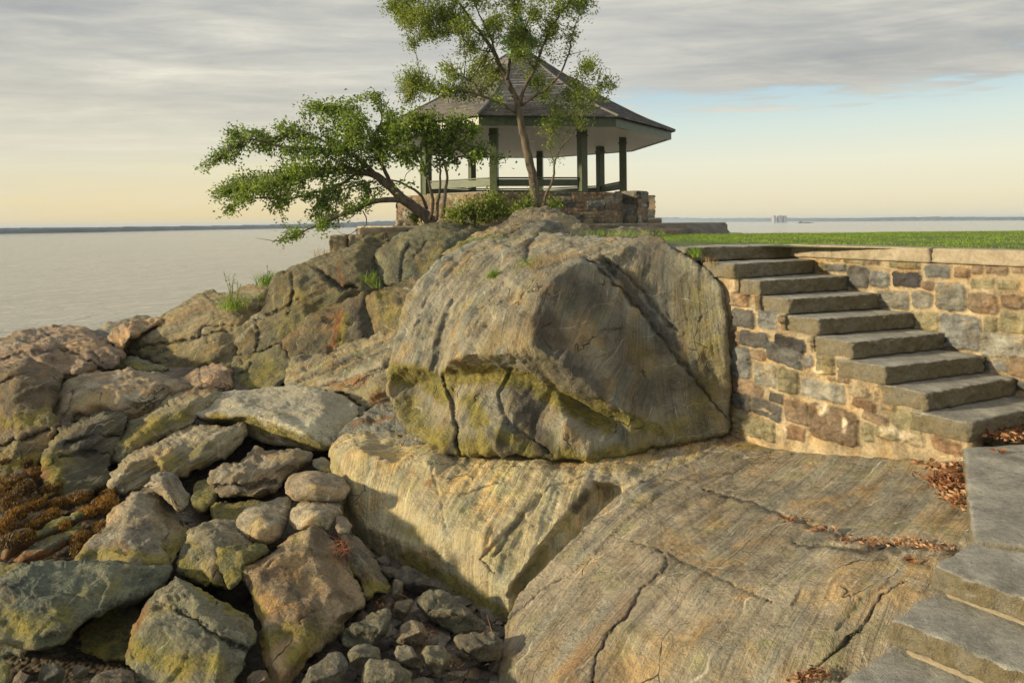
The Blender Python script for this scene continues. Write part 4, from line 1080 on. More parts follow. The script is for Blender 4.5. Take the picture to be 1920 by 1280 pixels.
rock('rock', 'wedge shaped grey rock leaning over the peak of the large pyramid shaped boulder',
     [(263, 913, 6.7), (286, 888, 6.95), (320, 882, 7.05), (337, 898, 6.95), (358, 924, 6.8), (354, 950, 6.55), (335, 962, 6.4), (322, 950, 6.4), (300, 920, 6.5)], ridges=[[(268, 912, 6.55), (300, 900, 6.55), (320, 925, 6.45), (335, 955, 6.35)]],
     tint=(0.30, 0.26, 0.20), seed=36, rpx=8, g=3.8, layer=0.4, wet=0.5)
rock('rock', 'green stained blocky rock between the pyramid shaped boulder and the tall tilted block',
     [(334, 1062, 5.75), (345, 1020, 6.1), (362, 990, 6.35), (400, 978, 6.5), (445, 976, 6.5), (472, 1008, 6.25), (500, 1026, 6.05), (470, 1035, 5.9), (435, 1050, 5.8), (432, 1100, 5.45), (400, 1108, 5.4), (370, 1090, 5.5), (342, 1080, 5.6)],
     ridges=[[(352, 1005, 6.0), (385, 992, 6.0), (398, 1030, 5.75), (400, 1095, 5.35)], [(385, 992, 6.0), (440, 1005, 6.0), (480, 1022, 6.0)]], inner=[(365, 1050, 5.65), (420, 1060, 5.6)],
     stains_and_shade=[('moss', [(350, 1060), (370, 1080), (410, 1095)], 22, 0.9), ('rust', [(372, 1080), (362, 1060)], 14, 0.5), ('moss', [(360, 1020), (380, 1050)], 18, 0.5), ('rust', [(380, 1010)], 14, 0.4)],
     tint=(0.25, 0.23, 0.17), seed=37, rpx=10, g=3.8, layer=0.4, wet=0.7)
rock('rock', 'dark square cornered rock with a flat rim, left of the tall tilted block',
     [(404, 1026, 5.75), (450, 1022, 5.85), (497, 1022, 5.85), (506, 1034, 5.75), (455, 1062, 5.45), (452, 1090, 5.3), (430, 1104, 5.2), (418, 1082, 5.35), (406, 1050, 5.6)], ridges=[[(408, 1030, 5.6), (450, 1030, 5.55), (498, 1030, 5.65)]],
     tint=(0.14, 0.145, 0.10), seed=38, rpx=5, g=3.8, layer=0.3, wet=1.2)
rock('boulder', 'tall tilted brown block with sharp edges and moss low down, left of the rubble',
     [(444, 1066, 5.45), (450, 1056, 5.55), (508, 1036, 5.75), (557, 1000, 6.05), (589, 980, 6.25), (612, 996, 6.15), (640, 1034, 5.95), (658, 1062, 5.8), (686, 1130, 5.45), (664, 1150, 5.3), (610, 1205, 4.95), (558, 1262, 4.7), (538, 1300, 4.55), (505, 1300, 4.6),
      (508, 1273, 4.7), (495, 1231, 4.85), (476, 1158, 5.1), (454, 1098, 5.35)],
     ridges=[[(583, 990, 5.95), (577, 1035, 5.65), (598, 1062, 5.45), (622, 1108, 5.2), (662, 1146, 5.15)], [(662, 1147, 5.15), (610, 1180, 4.95), (560, 1215, 4.75), (530, 1270, 4.5)], [(508, 1042, 5.5), (480, 1070, 5.3), (488, 1150, 5.0), (520, 1250, 4.6)]],
     inner=[(550, 1090, 5.25), (560, 1160, 4.95), (530, 1120, 5.1), (630, 1070, 5.6), (650, 1110, 5.4), (600, 1215, 4.85)],
     cracks=[dict(p=[(590, 1148), (568, 1160), (562, 1175)], w=4, d=0.03), dict(p=[(478, 1066), (500, 1060), (520, 1040)], w=3, d=0.02)],
     stains_and_shade=[('rust', [(500, 1070), (560, 1090), (590, 1130)], 40, 0.32), ('moss', [(500, 1200), (540, 1180), (590, 1190), (550, 1240)], 26, 0.75), ('moss', [(470, 1100), (485, 1150)], 16, 0.6), ('dark', [(590, 1000), (610, 1050), (640, 1110)], 22, 0.45), ('moss', [(552, 1018)], 12, 0.6),
             ('rust', [(520, 1215), (560, 1230)], 14, 0.45)],
     tint=(0.315, 0.245, 0.165), seed=39, rpx=7, g=3.4, layer=0.25, amp=0.8, wet=0.62)
rock('rock', 'small brown stone at the top of the narrow mossy rock, holding the twigs',
     [(629, 968, 6.3), (645, 966, 6.35), (662, 985, 6.2), (655, 1000, 6.05), (636, 1003, 6.0), (630, 990, 6.1)], tint=(0.30, 0.25, 0.19), seed=40, rpx=7, g=3.6)
rock('rock', 'narrow dark rock with a bright green mossy lower end, right of the tall tilted block',
     [(628, 1000, 6.25), (655, 990, 6.35), (680, 1010, 6.25), (706, 1050, 6.0), (736, 1086, 5.8), (738, 1110, 5.6), (728, 1122, 5.5), (705, 1112, 5.5), (686, 1122, 5.45), (672, 1086, 5.7), (646, 1057, 5.85)], ridges=[[(640, 1000, 6.05), (665, 1030, 5.85), (690, 1070, 5.65), (728, 1100, 5.5)]],
     stains_and_shade=[('moss', [(690, 1100), (715, 1106), (734, 1095)], 15, 1.3), ('moss', [(655, 1060), (672, 1085)], 8, 0.9)], tint=(0.21, 0.19, 0.145), seed=41, rpx=9, g=3.6, layer=0.4, wet=0.3)
rock('boulder', 'green square block with a bright mossy upper edge, left of the tall tilted block',
     [(330, 1076, 5.35), (347, 1083, 5.35), (407, 1122, 5.15), (474, 1158, 5.0), (484, 1195, 4.8), (472, 1220, 4.7), (468, 1254, 4.55), (430, 1300, 4.4), (300, 1300, 4.4), (247, 1255, 4.55), (236, 1224, 4.7), (253, 1178, 4.9), (277, 1137, 5.1), (294, 1103, 5.25)],
     ridges=[[(262, 1190, 4.75), (292, 1172, 4.75), (350, 1190, 4.65), (415, 1212, 4.55), (466, 1224, 4.6)], [(300, 1110, 5.15), (330, 1150, 4.9), (400, 1165, 4.8), (470, 1170, 4.9)], [(415, 1212, 4.5), (408, 1260, 4.38), (400, 1300, 4.3)]],
     inner=[(340, 1240, 4.5), (280, 1250, 4.55), (350, 1110, 5.1), (440, 1250, 4.5)],
     cracks=[dict(p=[(330, 1145), (370, 1165), (410, 1195), (466, 1215)], w=4, d=0.05), dict(p=[(370, 1140), (405, 1140), (410, 1130)], w=4, d=0.03), dict(p=[(300, 1130), (350, 1150), (390, 1170)], w=3, d=0.03)],
     stains_and_shade=[('moss', [(350, 1086), (407, 1126), (460, 1158)], 8, 1.3), ('moss', [(260, 1220), (330, 1250), (400, 1240)], 34, 0.7), ('pale', [(299, 1125)], 5, 1.2), ('pale', [(285, 1135), (330, 1110)], 14, 0.45), ('rust', [(242, 1225), (260, 1180), (280, 1140)], 7, 0.7)],
     tint=(0.19, 0.19, 0.14), seed=42, rpx=7, g=3.4, layer=0.45, strata=(0.3, 0, 0.9), amp=0.8, wet=0.65)
rock('boulder', 'large dark green slab with a long straight flat top, at the bottom left corner',
     [(-60, 1105, 5.3), (0, 1083, 5.5), (30, 1064, 5.65), (56, 1056, 5.75), (130, 1053, 5.85), (230, 1055, 5.85), (322, 1058, 5.8), (327, 1072, 5.65), (300, 1102, 5.4), (262, 1119, 5.25), (215, 1132, 5.1), (182, 1146, 5.0), (150, 1172, 4.9), (120, 1207, 4.75), (60, 1225, 4.65), (-60, 1235, 4.6)],
     ridges=[[(-50, 1108, 5.05), (20, 1080, 5.15), (60, 1066, 5.25), (130, 1060, 5.3), (230, 1063, 5.35), (320, 1066, 5.5)], [(55, 1066, 5.2), (30, 1110, 5.0), (10, 1150, 4.85)]],
     inner=[(100, 1130, 4.95), (60, 1190, 4.7), (180, 1110, 5.1), (120, 1180, 4.75)],
     cracks=[dict(p=[(0, 1100), (40, 1095), (45, 1070)], w=3, d=0.02), dict(p=[(60, 1120), (110, 1110), (160, 1120)], w=3, d=0.015)],
     stains_and_shade=[('moss', [(0, 1160), (60, 1170), (120, 1150)], 40, 0.6), ('moss', [(160, 1110), (220, 1100)], 30, 0.4), ('rust', [(5, 1100), (25, 1120)], 18, 0.4), ('rust', [(0, 1210), (60, 1212)], 12, 0.5)],
     tint=(0.15, 0.16, 0.12), seed=43, rpx=6, g=3.6, layer=0.35, strata=(0.1, 0, 1), amp=0.8, wet=0.75)
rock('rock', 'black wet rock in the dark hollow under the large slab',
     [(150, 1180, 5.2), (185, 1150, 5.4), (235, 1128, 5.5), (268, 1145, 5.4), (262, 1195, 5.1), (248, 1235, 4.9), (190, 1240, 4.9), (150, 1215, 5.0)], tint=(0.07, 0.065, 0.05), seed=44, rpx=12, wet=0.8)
rock('rock', 'rounded stone half hidden at the very bottom left corner below the large slab', [(-60, 1225, 4.55), (10, 1228, 4.55), (18, 1250, 4.45), (12, 1320, 4.2), (-60, 1320, 4.2)], tint=(0.16, 0.17, 0.12), seed=45, rpx=12)
rock('rock', 'low weathered rock end peeping in above the large slab, at the left edge', [(-50, 1065, 5.9), (0, 1056, 6.0), (40, 1056, 6.0), (52, 1064, 5.9), (0, 1095, 5.7), (-50, 1100, 5.6)], tint=(0.25, 0.24, 0.2), seed=46, rpx=8)

# --- rubble in the hollow between the boulders and the ledge
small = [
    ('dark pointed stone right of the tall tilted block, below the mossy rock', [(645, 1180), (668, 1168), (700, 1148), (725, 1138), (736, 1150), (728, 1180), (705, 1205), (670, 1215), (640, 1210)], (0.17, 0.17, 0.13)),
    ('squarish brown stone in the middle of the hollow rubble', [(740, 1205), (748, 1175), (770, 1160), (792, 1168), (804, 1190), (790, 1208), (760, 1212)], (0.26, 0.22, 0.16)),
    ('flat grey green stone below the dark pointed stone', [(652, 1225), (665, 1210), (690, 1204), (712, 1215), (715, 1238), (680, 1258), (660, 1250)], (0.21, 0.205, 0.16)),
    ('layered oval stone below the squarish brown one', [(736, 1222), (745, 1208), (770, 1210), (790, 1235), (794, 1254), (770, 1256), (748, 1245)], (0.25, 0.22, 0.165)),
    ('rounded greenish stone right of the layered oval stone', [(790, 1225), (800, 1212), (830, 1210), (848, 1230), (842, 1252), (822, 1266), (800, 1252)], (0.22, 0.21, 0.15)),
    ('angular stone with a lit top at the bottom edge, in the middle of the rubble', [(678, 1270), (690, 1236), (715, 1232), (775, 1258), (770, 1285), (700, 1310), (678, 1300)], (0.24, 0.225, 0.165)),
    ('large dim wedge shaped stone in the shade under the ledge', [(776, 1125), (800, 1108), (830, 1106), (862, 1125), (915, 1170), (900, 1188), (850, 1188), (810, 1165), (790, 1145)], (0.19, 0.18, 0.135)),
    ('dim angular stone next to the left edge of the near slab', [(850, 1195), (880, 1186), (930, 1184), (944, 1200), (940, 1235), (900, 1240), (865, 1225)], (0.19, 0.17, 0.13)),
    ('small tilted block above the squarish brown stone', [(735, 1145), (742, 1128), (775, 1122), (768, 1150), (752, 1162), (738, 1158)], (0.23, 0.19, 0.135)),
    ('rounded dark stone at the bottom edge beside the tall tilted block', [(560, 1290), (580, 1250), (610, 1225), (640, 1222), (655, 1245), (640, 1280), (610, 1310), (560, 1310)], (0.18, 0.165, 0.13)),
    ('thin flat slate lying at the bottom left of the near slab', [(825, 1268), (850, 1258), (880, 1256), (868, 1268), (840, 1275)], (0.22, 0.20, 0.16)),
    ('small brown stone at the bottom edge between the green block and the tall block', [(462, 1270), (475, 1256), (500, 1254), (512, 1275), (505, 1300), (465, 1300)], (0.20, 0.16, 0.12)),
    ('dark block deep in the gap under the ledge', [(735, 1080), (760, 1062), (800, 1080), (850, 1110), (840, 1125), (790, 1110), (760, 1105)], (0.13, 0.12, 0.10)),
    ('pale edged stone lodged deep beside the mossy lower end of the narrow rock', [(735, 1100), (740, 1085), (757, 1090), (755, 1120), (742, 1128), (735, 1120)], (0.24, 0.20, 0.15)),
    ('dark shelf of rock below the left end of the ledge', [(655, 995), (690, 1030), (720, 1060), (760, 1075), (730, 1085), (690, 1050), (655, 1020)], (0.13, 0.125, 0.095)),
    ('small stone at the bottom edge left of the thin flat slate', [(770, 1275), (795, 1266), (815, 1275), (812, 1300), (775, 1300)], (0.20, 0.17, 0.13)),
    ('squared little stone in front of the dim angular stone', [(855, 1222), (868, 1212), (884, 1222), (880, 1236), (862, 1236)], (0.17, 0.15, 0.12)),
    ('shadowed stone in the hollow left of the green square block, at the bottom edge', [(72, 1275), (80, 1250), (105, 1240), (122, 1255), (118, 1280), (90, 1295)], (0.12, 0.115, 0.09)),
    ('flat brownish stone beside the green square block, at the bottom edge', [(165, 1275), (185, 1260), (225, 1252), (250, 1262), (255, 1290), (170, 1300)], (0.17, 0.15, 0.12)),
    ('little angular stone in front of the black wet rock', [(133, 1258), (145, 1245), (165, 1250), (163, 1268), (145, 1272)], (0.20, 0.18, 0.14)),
]
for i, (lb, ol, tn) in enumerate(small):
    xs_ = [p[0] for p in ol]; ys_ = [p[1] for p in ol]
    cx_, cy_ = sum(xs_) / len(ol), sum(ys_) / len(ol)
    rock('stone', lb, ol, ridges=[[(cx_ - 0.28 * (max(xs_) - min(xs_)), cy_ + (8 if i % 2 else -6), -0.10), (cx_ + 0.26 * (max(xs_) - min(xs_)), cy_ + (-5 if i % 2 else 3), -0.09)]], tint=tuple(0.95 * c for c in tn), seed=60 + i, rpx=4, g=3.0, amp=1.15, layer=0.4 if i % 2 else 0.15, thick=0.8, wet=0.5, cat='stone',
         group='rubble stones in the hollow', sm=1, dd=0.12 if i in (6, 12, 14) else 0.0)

# seaweed covered cobbles at the far left
cob = [(18, 905, 26, 13), (60, 890, 30, 14), (45, 915, 30, 16), (100, 915, 26, 14), (12, 940, 24, 16), (62, 945, 28, 13), (110, 942, 22, 12), (140, 935, 36, 14), (30, 962, 22, 12), (95, 965, 26, 13), (165, 960, 28, 13),
       (8, 985, 26, 14), (60, 985, 24, 12), (195, 945, 26, 16), (205, 925, 22, 12), (120, 985, 22, 10), (30, 1010, 30, 12), (150, 1010, 22, 14), (145, 1030, 16, 10), (190, 990, 22, 14), (10, 865, 26, 14), (50, 868, 22, 10)]
WEEDED = []
words = ['farthest back of the weedy cobbles by the left edge', 'second weedy cobble from the dark left boulder', 'orange crested weedy cobble below the massive left boulder', 'weedy cobble touching the moss draped boulder',
         'round weedy cobble at the left edge, midway down', 'orange weedy cobble in the middle of the seaweed patch', 'small weedy cobble right of the middle of the patch', 'long low weedy cobble under the moss draped boulder',
         'dark weedy cobble just above the upper log shaped rock', 'weedy cobble between the two log shaped rocks and the moss draped boulder', 'weedy cobble left of the foot of the pyramid boulder', 'green tinged weedy cobble at the left edge',
         'small weedy cobble at the far end of the upper log shaped rock', 'weedy cobble tucked under the long diagonal boulder', 'uppermost weedy cobble under the long diagonal boulder', 'small dark weedy cobble above the lower log shaped rock',
         'weedy cobble left of the lower end of the upper log shaped rock', 'bright orange weedy cobble against the foot of the pyramid boulder', 'lowest little weedy cobble beside the large slab', 'yellow green weedy cobble on the flank of the pyramid boulder',
         'weedy cobble half under the massive left boulder', 'small weedy cobble under the crack of the massive left boulder']
for i, (x, y, a, b_) in enumerate(cob):
    th = np.arange(10) / 10 * 2 * np.pi
    rr_ = 1 + 0.16 * rng.normal(size=10)
    a *= rng.uniform(0.65, 1.35); b_ *= rng.uniform(0.75, 1.3); sl_ = rng.uniform(-0.05, 0.45)
    ol = [(x + a * r * math.cos(t), y + b_ * r * math.sin(t) - sl_ * a * math.cos(t)) for t, r in zip(th, rr_)]
    o = rock('seaweed_cobble', words[i], ol, inner=[(x, y, -0.16)], tint=(0.10, 0.075, 0.05), seed=90 + i, rpx=11, g=4, amp=1.0, layer=0.0, thick=0.9, wet=0.2, cat='cobble', group='cobbles covered with seaweed', dd=0.0,
             stains_and_shade=[('rust', [(x - 8, y - 2), (x + 6, y - 6)], 9, 0.6), ('moss', [(x, y)], 6 if i % 3 else 14, 0.7)])
    WEEDED.append((x, y, a, b_))
for k, (lb, pts, ax) in enumerate([('upper log shaped rock with green top and orange weed, pointing down to the left edge', [(2, 1048), (10, 1025), (60, 1000), (110, 972), (150, 960), (160, 968), (130, 985), (70, 1012), (30, 1035), (12, 1052)],
                                    [(14, 1034), (64, 1006), (112, 979), (150, 965)]),
                                   ('lower log shaped rock with yellow green algae, parallel to the upper one', [(22, 1052), (40, 1035), (90, 1008), (140, 984), (158, 985), (150, 1005), (120, 1025), (80, 1046), (50, 1056)],
                                    [(40, 1045), (92, 1022), (146, 993)])]):
    rock('long_rock', lb, [(x, y, float(DH(960, 1050, 3.02)) * (1 + 1.3 * (1050 - y) / F) + 0.12) for x, y in pts], ridges=[[(x, y, float(DH(960, 1050, 3.02)) * (1 + 1.3 * (1050 - y) / F)) for x, y in ax]], tint=(0.16, 0.16, 0.10), seed=120 + k, rpx=9, g=3.8, amp=0.9, layer=0.5,
         strata=(-0.3, 0, 1), wet=0.4, thick=0.3, stains_and_shade=[('moss', [pts[2], pts[3], pts[4]], 10, 0.9), ('rust', [pts[0], pts[-2], pts[-3]], 12, 1.0)])


# ------------------------------------------------------------------ ground, water, shores
def sheet(name, x0, x1, y0, y1, nx, ny, zf, mat, kind='structure'):
    xs, ys = np.linspace(x0, x1, nx), np.linspace(y0, y1, ny)
    X, Y = np.meshgrid(xs, ys)
    V = np.stack([X.ravel(), Y.ravel(), zf(X.ravel(), Y.ravel())], 1)
    i = np.arange(nx * ny).reshape(ny, nx)
    f = np.stack([i[:-1, :-1].ravel(), i[:-1, 1:].ravel(), i[1:, 1:].ravel(), i[1:, :-1].ravel()], 1)
    o = make_mesh(name, V, f, mat, True, None, (0, 0, 0))
    if kind:
        o['kind'] = kind
    return o


def sstep(x, a, b):
    t = np.clip((x - a) / (b - a), 0, 1)
    return t * t * (3 - 2 * t)


def beach_z(x, y):
    p = np.stack([x * 0.9, y * 0.9, 0 * x], 1)
    z = 0.22 + 0.06 * fbm(p, 4) + 0.025 * fbm(p * 9, 3)
    z = z + 0.55 * sstep(y, 9.5, 12.5) * sstep(x, -9.5, -8.0)
    z = z + 1.4 * sstep(x + 0.08 * (y - 6), -3.2, 1.5) * sstep(y, 9.0, 13.5)      # rises under the outcrop
    sea = -7.0 - 0.28 * (y - 8)
    z = z - 1.2 * sstep(-x, -sea + 0.6, -sea + 3.6) * sstep(y, 9, 14) - 2.0 * sstep(y, 14.5, 19) * sstep(-x, 1.5, 3.5)
    return z


sheet('water', -3000, 3000, -20, 5200, 4, 4, lambda x, y: 0 * x, M['water'])
sheet('beach_ground', -16, 2.6, 2.0, 20.0, 190, 190, beach_z, M['soil'])
# the higher ground behind the outcrop that carries pavilion, trees and lawn
LZ = 3.10


def land_z(x, y):
    p = np.stack([x * 0.5, y * 0.5, 0 * x + 4], 1)
    z = LZ + 0.02 * fbm(p, 3)
    z = z + 0.18 * sstep(y, 15, 19) * sstep(-x, -4.5, -2.5)
    left = -2.6 + 0.0 * y
    z = z - 3.6 * sstep(-x, -left - 0.2, -left + 0.9 + 0.25 * np.abs(y - 19))
    return z


# lawn: polygon limited by wall, boulder and the far edge
def lawn():
    n = 90
    U, Vv = np.meshgrid(np.linspace(0, 1, n), np.linspace(0, 1, n))
    nearx = np.interp(U, [0, 0.12, 0.30, 1.0], [-0.6, 1.4, 3.32, 6.2 + 8])
    neary = np.interp(U, [0, 0.12, 0.30, 1.0], [11.5, 9.4, 8.35, -3.9])
    farx = np.interp(U, [0, 1], [0.5, 34.0])
    fary = np.interp(U, [0, 0.15, 1], [19.5, 17.0, 15.6])
    X = nearx * (1 - Vv) + farx * Vv
    Y = neary * (1 - Vv) + fary * Vv
    Z = LZ - 0.015 + 0.012 * perlin(np.stack([X.ravel(), Y.ravel(), 0 * X.ravel()], 1)).reshape(n, n)
    Z = Z - 1.6 * (Vv > 0.995)
    i = np.arange(n * n).reshape(n, n)
    f = np.stack([i[:-1, :-1].ravel(), i[:-1, 1:].ravel(), i[1:, 1:].ravel(), i[1:, :-1].ravel()], 1)
    V = np.stack([X.ravel(), Y.ravel(), Z.ravel()], 1)
    o = make_mesh('lawn_ground', V, f, M['turf'], True, None, (0, 0, 0))
    o['kind'] = 'structure'


lawn()
# rocky mound of earth under pavilion and trees
def mound():
    n = 80
    X, Y = np.meshgrid(np.linspace(-6.5, 8, n), np.linspace(13.2, 31, n))
    x, y = X.ravel(), Y.ravel()
    p = np.stack([x, y, 0 * x + 2], 1)
    r = np.hypot((x - 0.3) / np.where(x < 0, 0.72, 1.0), (y - 23.0) / 1.15)
    z = LZ + 0.22 - 3.6 * sstep(r, 6.2, 8.2) + 0.05 * fbm(p, 4)
    z = np.where(y < 17.5, np.minimum(z, LZ + 0.12 - 0.10 * (17.5 - y) + 0.04 * fbm(p, 3)), z)
    z = z - 2.5 * sstep(-x, 2.3, 3.4) * sstep(-y, -18.8, -17.4) - 3 * sstep(-x, 3.9, 4.7) * sstep(-y, -22, -20)
    z = np.where((x > 2.5) & (y < 17), z - 0.6, z)
    i = np.arange(n * n).reshape(n, n)
    f = np.stack([i[:-1, :-1].ravel(), i[:-1, 1:].ravel(), i[1:, 1:].ravel(), i[1:, :-1].ravel()], 1)
    o = make_mesh('earth_ground', np.stack([x, y, z], 1), f, M['soil'], True, None, (0, 0, 0))
    o['kind'] = 'structure'


mound()


def shore(name, pts, depth=60.0):
    """pts: photo x, waterline y, tree top y. Wooded land beyond the water at its own distance."""
    xs, base, top = [], [], []
    for (a, b) in zip(pts[:-1], pts[1:]):
        n = max(2, int((b[0] - a[0]) / 2.2))
        for t in np.arange(n) / n:
            xs.append(a[0] + (b[0] - a[0]) * t); base.append(a[1] + (b[1] - a[1]) * t); top.append(a[2] + (b[2] - a[2]) * t)
    xs, base, top = map(np.array, (xs, base, top))
    k = np.stack([xs / 14, 0 * xs, 0 * xs + 3], 1)
    top = top - 1.3 * fbm(k, 4, 0.6) - 0.5 * np.abs(perlin(k * 5))
    d = DH(xs, base, ZC)
    b = P(xs, base, d); b[:, 2] = -0.5
    m = P(xs, (base * 0.35 + top * 0.65), d * 1.003)
    t = P(xs, top, d * 1.02)
    t2 = t + np.array([0, depth, 0]) ; t2[:, 2] = t[:, 2] * 0.9
    b2 = t2.copy(); b2[:, 2] = -0.5
    V = np.r_[b, m, t, t2, b2]
    n = len(xs)
    f = []
    for r in range(4):
        for i in range(n - 1):
            f.append((r * n + i, r * n + i + 1, (r + 1) * n + i + 1, (r + 1) * n + i))
    o = make_mesh(name, V, f, M['shore'], False, None, (0, 300, 0))
    o['kind'] = 'structure'
    return o


shore('far_shore_hills', [(-60, 439.5, 429), (60, 437.5, 427.5), (200, 435, 426.5), (380, 431, 424), (560, 428, 420.5), (740, 424.5, 414), (900, 421.5, 413)])
shore('far_shore_hills', [(1180, 417.5, 408), (1240, 416.8, 408), (1330, 416.3, 409.5), (1400, 415.8, 409.0), (1440, 415.6, 409.0), (1540, 415.2, 409.5), (1600, 415.0, 409.5), (1760, 413.8, 407.0), (1960, 412.8, 407.5)])
tw = [(1451, 1455, 404.5, 'leftmost of the three distant high rise blocks on the far shore'), (1461, 1466, 404, 'middle one of the three distant high rise blocks on the far shore'), (1471, 1475, 404.5, 'rightmost of the three distant high rise blocks on the far shore')]
for i, (xa, xb, yt, lb) in enumerate(tw):
    d = 1150.0
    a, b = P(xa, yt, d), P(xb, yt, d)
    mb = MB()
    w_ = b[0] - a[0]
    mb.box(((a[0] + b[0]) / 2, d + 5, a[2] / 2), (w_, 10, a[2]))
    mb.box(((a[0] + b[0]) / 2, d + 5, a[2] + 0.35), (w_ * 0.5, 6, 0.7))
    for q in range(3):
        mb.box((a[0] + w_ * (0.25 + 0.25 * q), d - 0.15, a[2] * 0.55), (w_ * 0.08, 0.3, a[2] * 0.85))
    o = mb.build('high_rise_building', M['tower'])
    tag(o, lb, 'building', 'distant high rise blocks')
# low barge on the water
mb = MB()
a, b = P(1497, 415.5, 800), P(1524, 415.5, 800)
L_ = b[0] - a[0]
cxx = (a[0] + b[0]) / 2
mb.box8([(a[0] + 1, 797, -0.2), (b[0] - 1.5, 797, -0.2), (b[0] - 1.5, 803, -0.2), (a[0] + 1, 803, -0.2), (a[0], 796.5, 0.75), (b[0], 796.5, 0.75), (b[0], 803.5, 0.75), (a[0], 803.5, 0.75)])
mb.box((a[0] + L_ * 0.16, 800, 1.3), (1.8, 3, 1.1)); mb.box((a[0] + L_ * 0.55, 800, 0.95), (5, 4, 0.4))
mb.tube([(a[0] + L_ * 0.2, 800, 1.8), (a[0] + L_ * 0.2, 800, 2.6)], [0.08, 0.05])
tag(mb.build('barge', mat_plain('dark_hull', (0.08, 0.09, 0.11, 1))), 'long low dark barge on the water in front of the far shore', 'boat')


# ------------------------------------------------------------------ rough stone blocks and masonry
def block_mesh(c8, n=(16, 4, 6), side=0.010, top=0.003, seed=0.0, rnd=0.012):
    """c8: bottom four (anticlockwise) then top four corners; faces subdivided and chiselled."""
    c8 = np.asarray(c8, float)
    nu, nv, nw = n
    us, vs, ws = np.linspace(0, 1, nu + 1), np.linspace(0, 1, nv + 1), np.linspace(0, 1, nw + 1)
    V, Fc, key = [], [], {}

    def vid(i, j, k):
        if (i, j, k) not in key:
            key[(i, j, k)] = len(V)
            u, v, w = us[i], vs[j], ws[k]
            lo = c8[0] * (1 - u) * (1 - v) + c8[1] * u * (1 - v) + c8[2] * u * v + c8[3] * (1 - u) * v
            hi = c8[4] * (1 - u) * (1 - v) + c8[5] * u * (1 - v) + c8[6] * u * v + c8[7] * (1 - u) * v
            V.append(lo * (1 - w) + hi * w)
        return key[(i, j, k)]
    for j in range(nv):
        for i in range(nu):
            Fc.append((vid(i, j, nw), vid(i + 1, j, nw), vid(i + 1, j + 1, nw), vid(i, j + 1, nw)))
            Fc.append((vid(i, j, 0), vid(i, j + 1, 0), vid(i + 1, j + 1, 0), vid(i + 1, j, 0)))
    for k in range(nw):
        for i in range(nu):
            Fc.append((vid(i, 0, k), vid(i + 1, 0, k), vid(i + 1, 0, k + 1), vid(i, 0, k + 1)))
            Fc.append((vid(i, nv, k), vid(i, nv, k + 1), vid(i + 1, nv, k + 1), vid(i + 1, nv, k)))
        for j in range(nv):
            Fc.append((vid(0, j, k), vid(0, j, k + 1), vid(0, j + 1, k + 1), vid(0, j + 1, k)))
            Fc.append((vid(nu, j, k), vid(nu, j + 1, k), vid(nu, j + 1, k + 1), vid(nu, j, k + 1)))
    V = np.array(V)
    idx = np.array(sorted(key, key=key.get))
    ext = np.stack([(idx[:, 0] == 0) * -1.0 + (idx[:, 0] == nu), (idx[:, 1] == 0) * -1.0 + (idx[:, 1] == nv), (idx[:, 2] == 0) * -1.0 + (idx[:, 2] == nw)], 1)
    ax = np.stack([c8[1] - c8[0], c8[3] - c8[0], c8[4] - c8[0]])
    ax /= np.linalg.norm(ax, axis=1)[:, None]
    # round the arrises
    ne = np.abs(ext).sum(1)
    V = V - (ext @ ax) * (rnd * (ne >= 2) * (ne - 1))[:, None]
    q = V * 9 + seed
    onside = np.clip(np.abs(ext[:, 0]) + np.abs(ext[:, 1]), 0, 1)
    nz = fbm(q, 4, 0.6)
    V = V + ((ext * [1, 1, 0]) @ ax) * (side * nz + side * 0.7 * chips(V * 13 + seed) + side * 0.35 * chips(V * 30 + seed))[:, None]
    V[:, 2] += top * fbm(V * 5 + seed, 3) - 0.3 * side * np.abs(fbm(q * 1.7, 2)) * onside * (ext[:, 2] > 0)
    return V, Fc


def stone_block(name, label, cat, c8, mat, group=None, parent=None, **kw):
    V, Fc = block_mesh(c8, **kw)
    o = make_mesh(name, V, np.array(Fc), mat, True, parent, None)
    o.data.polygons.foreach_set('use_smooth', [True] * len(o.data.polygons))
    if label:
        tag(o, label, cat, group)
    return o


TONES = dict(t=(0.30, 0.25, 0.165), g=(0.22, 0.215, 0.18), d=(0.085, 0.085, 0.08), k=(0.045, 0.044, 0.045), o=(0.22, 0.20, 0.12), b=(0.20, 0.15, 0.10), r=(0.21, 0.135, 0.08), s=(0.17, 0.175, 0.165), w=(0.42, 0.38, 0.30))
MORTAR = (0.35, 0.285, 0.18)


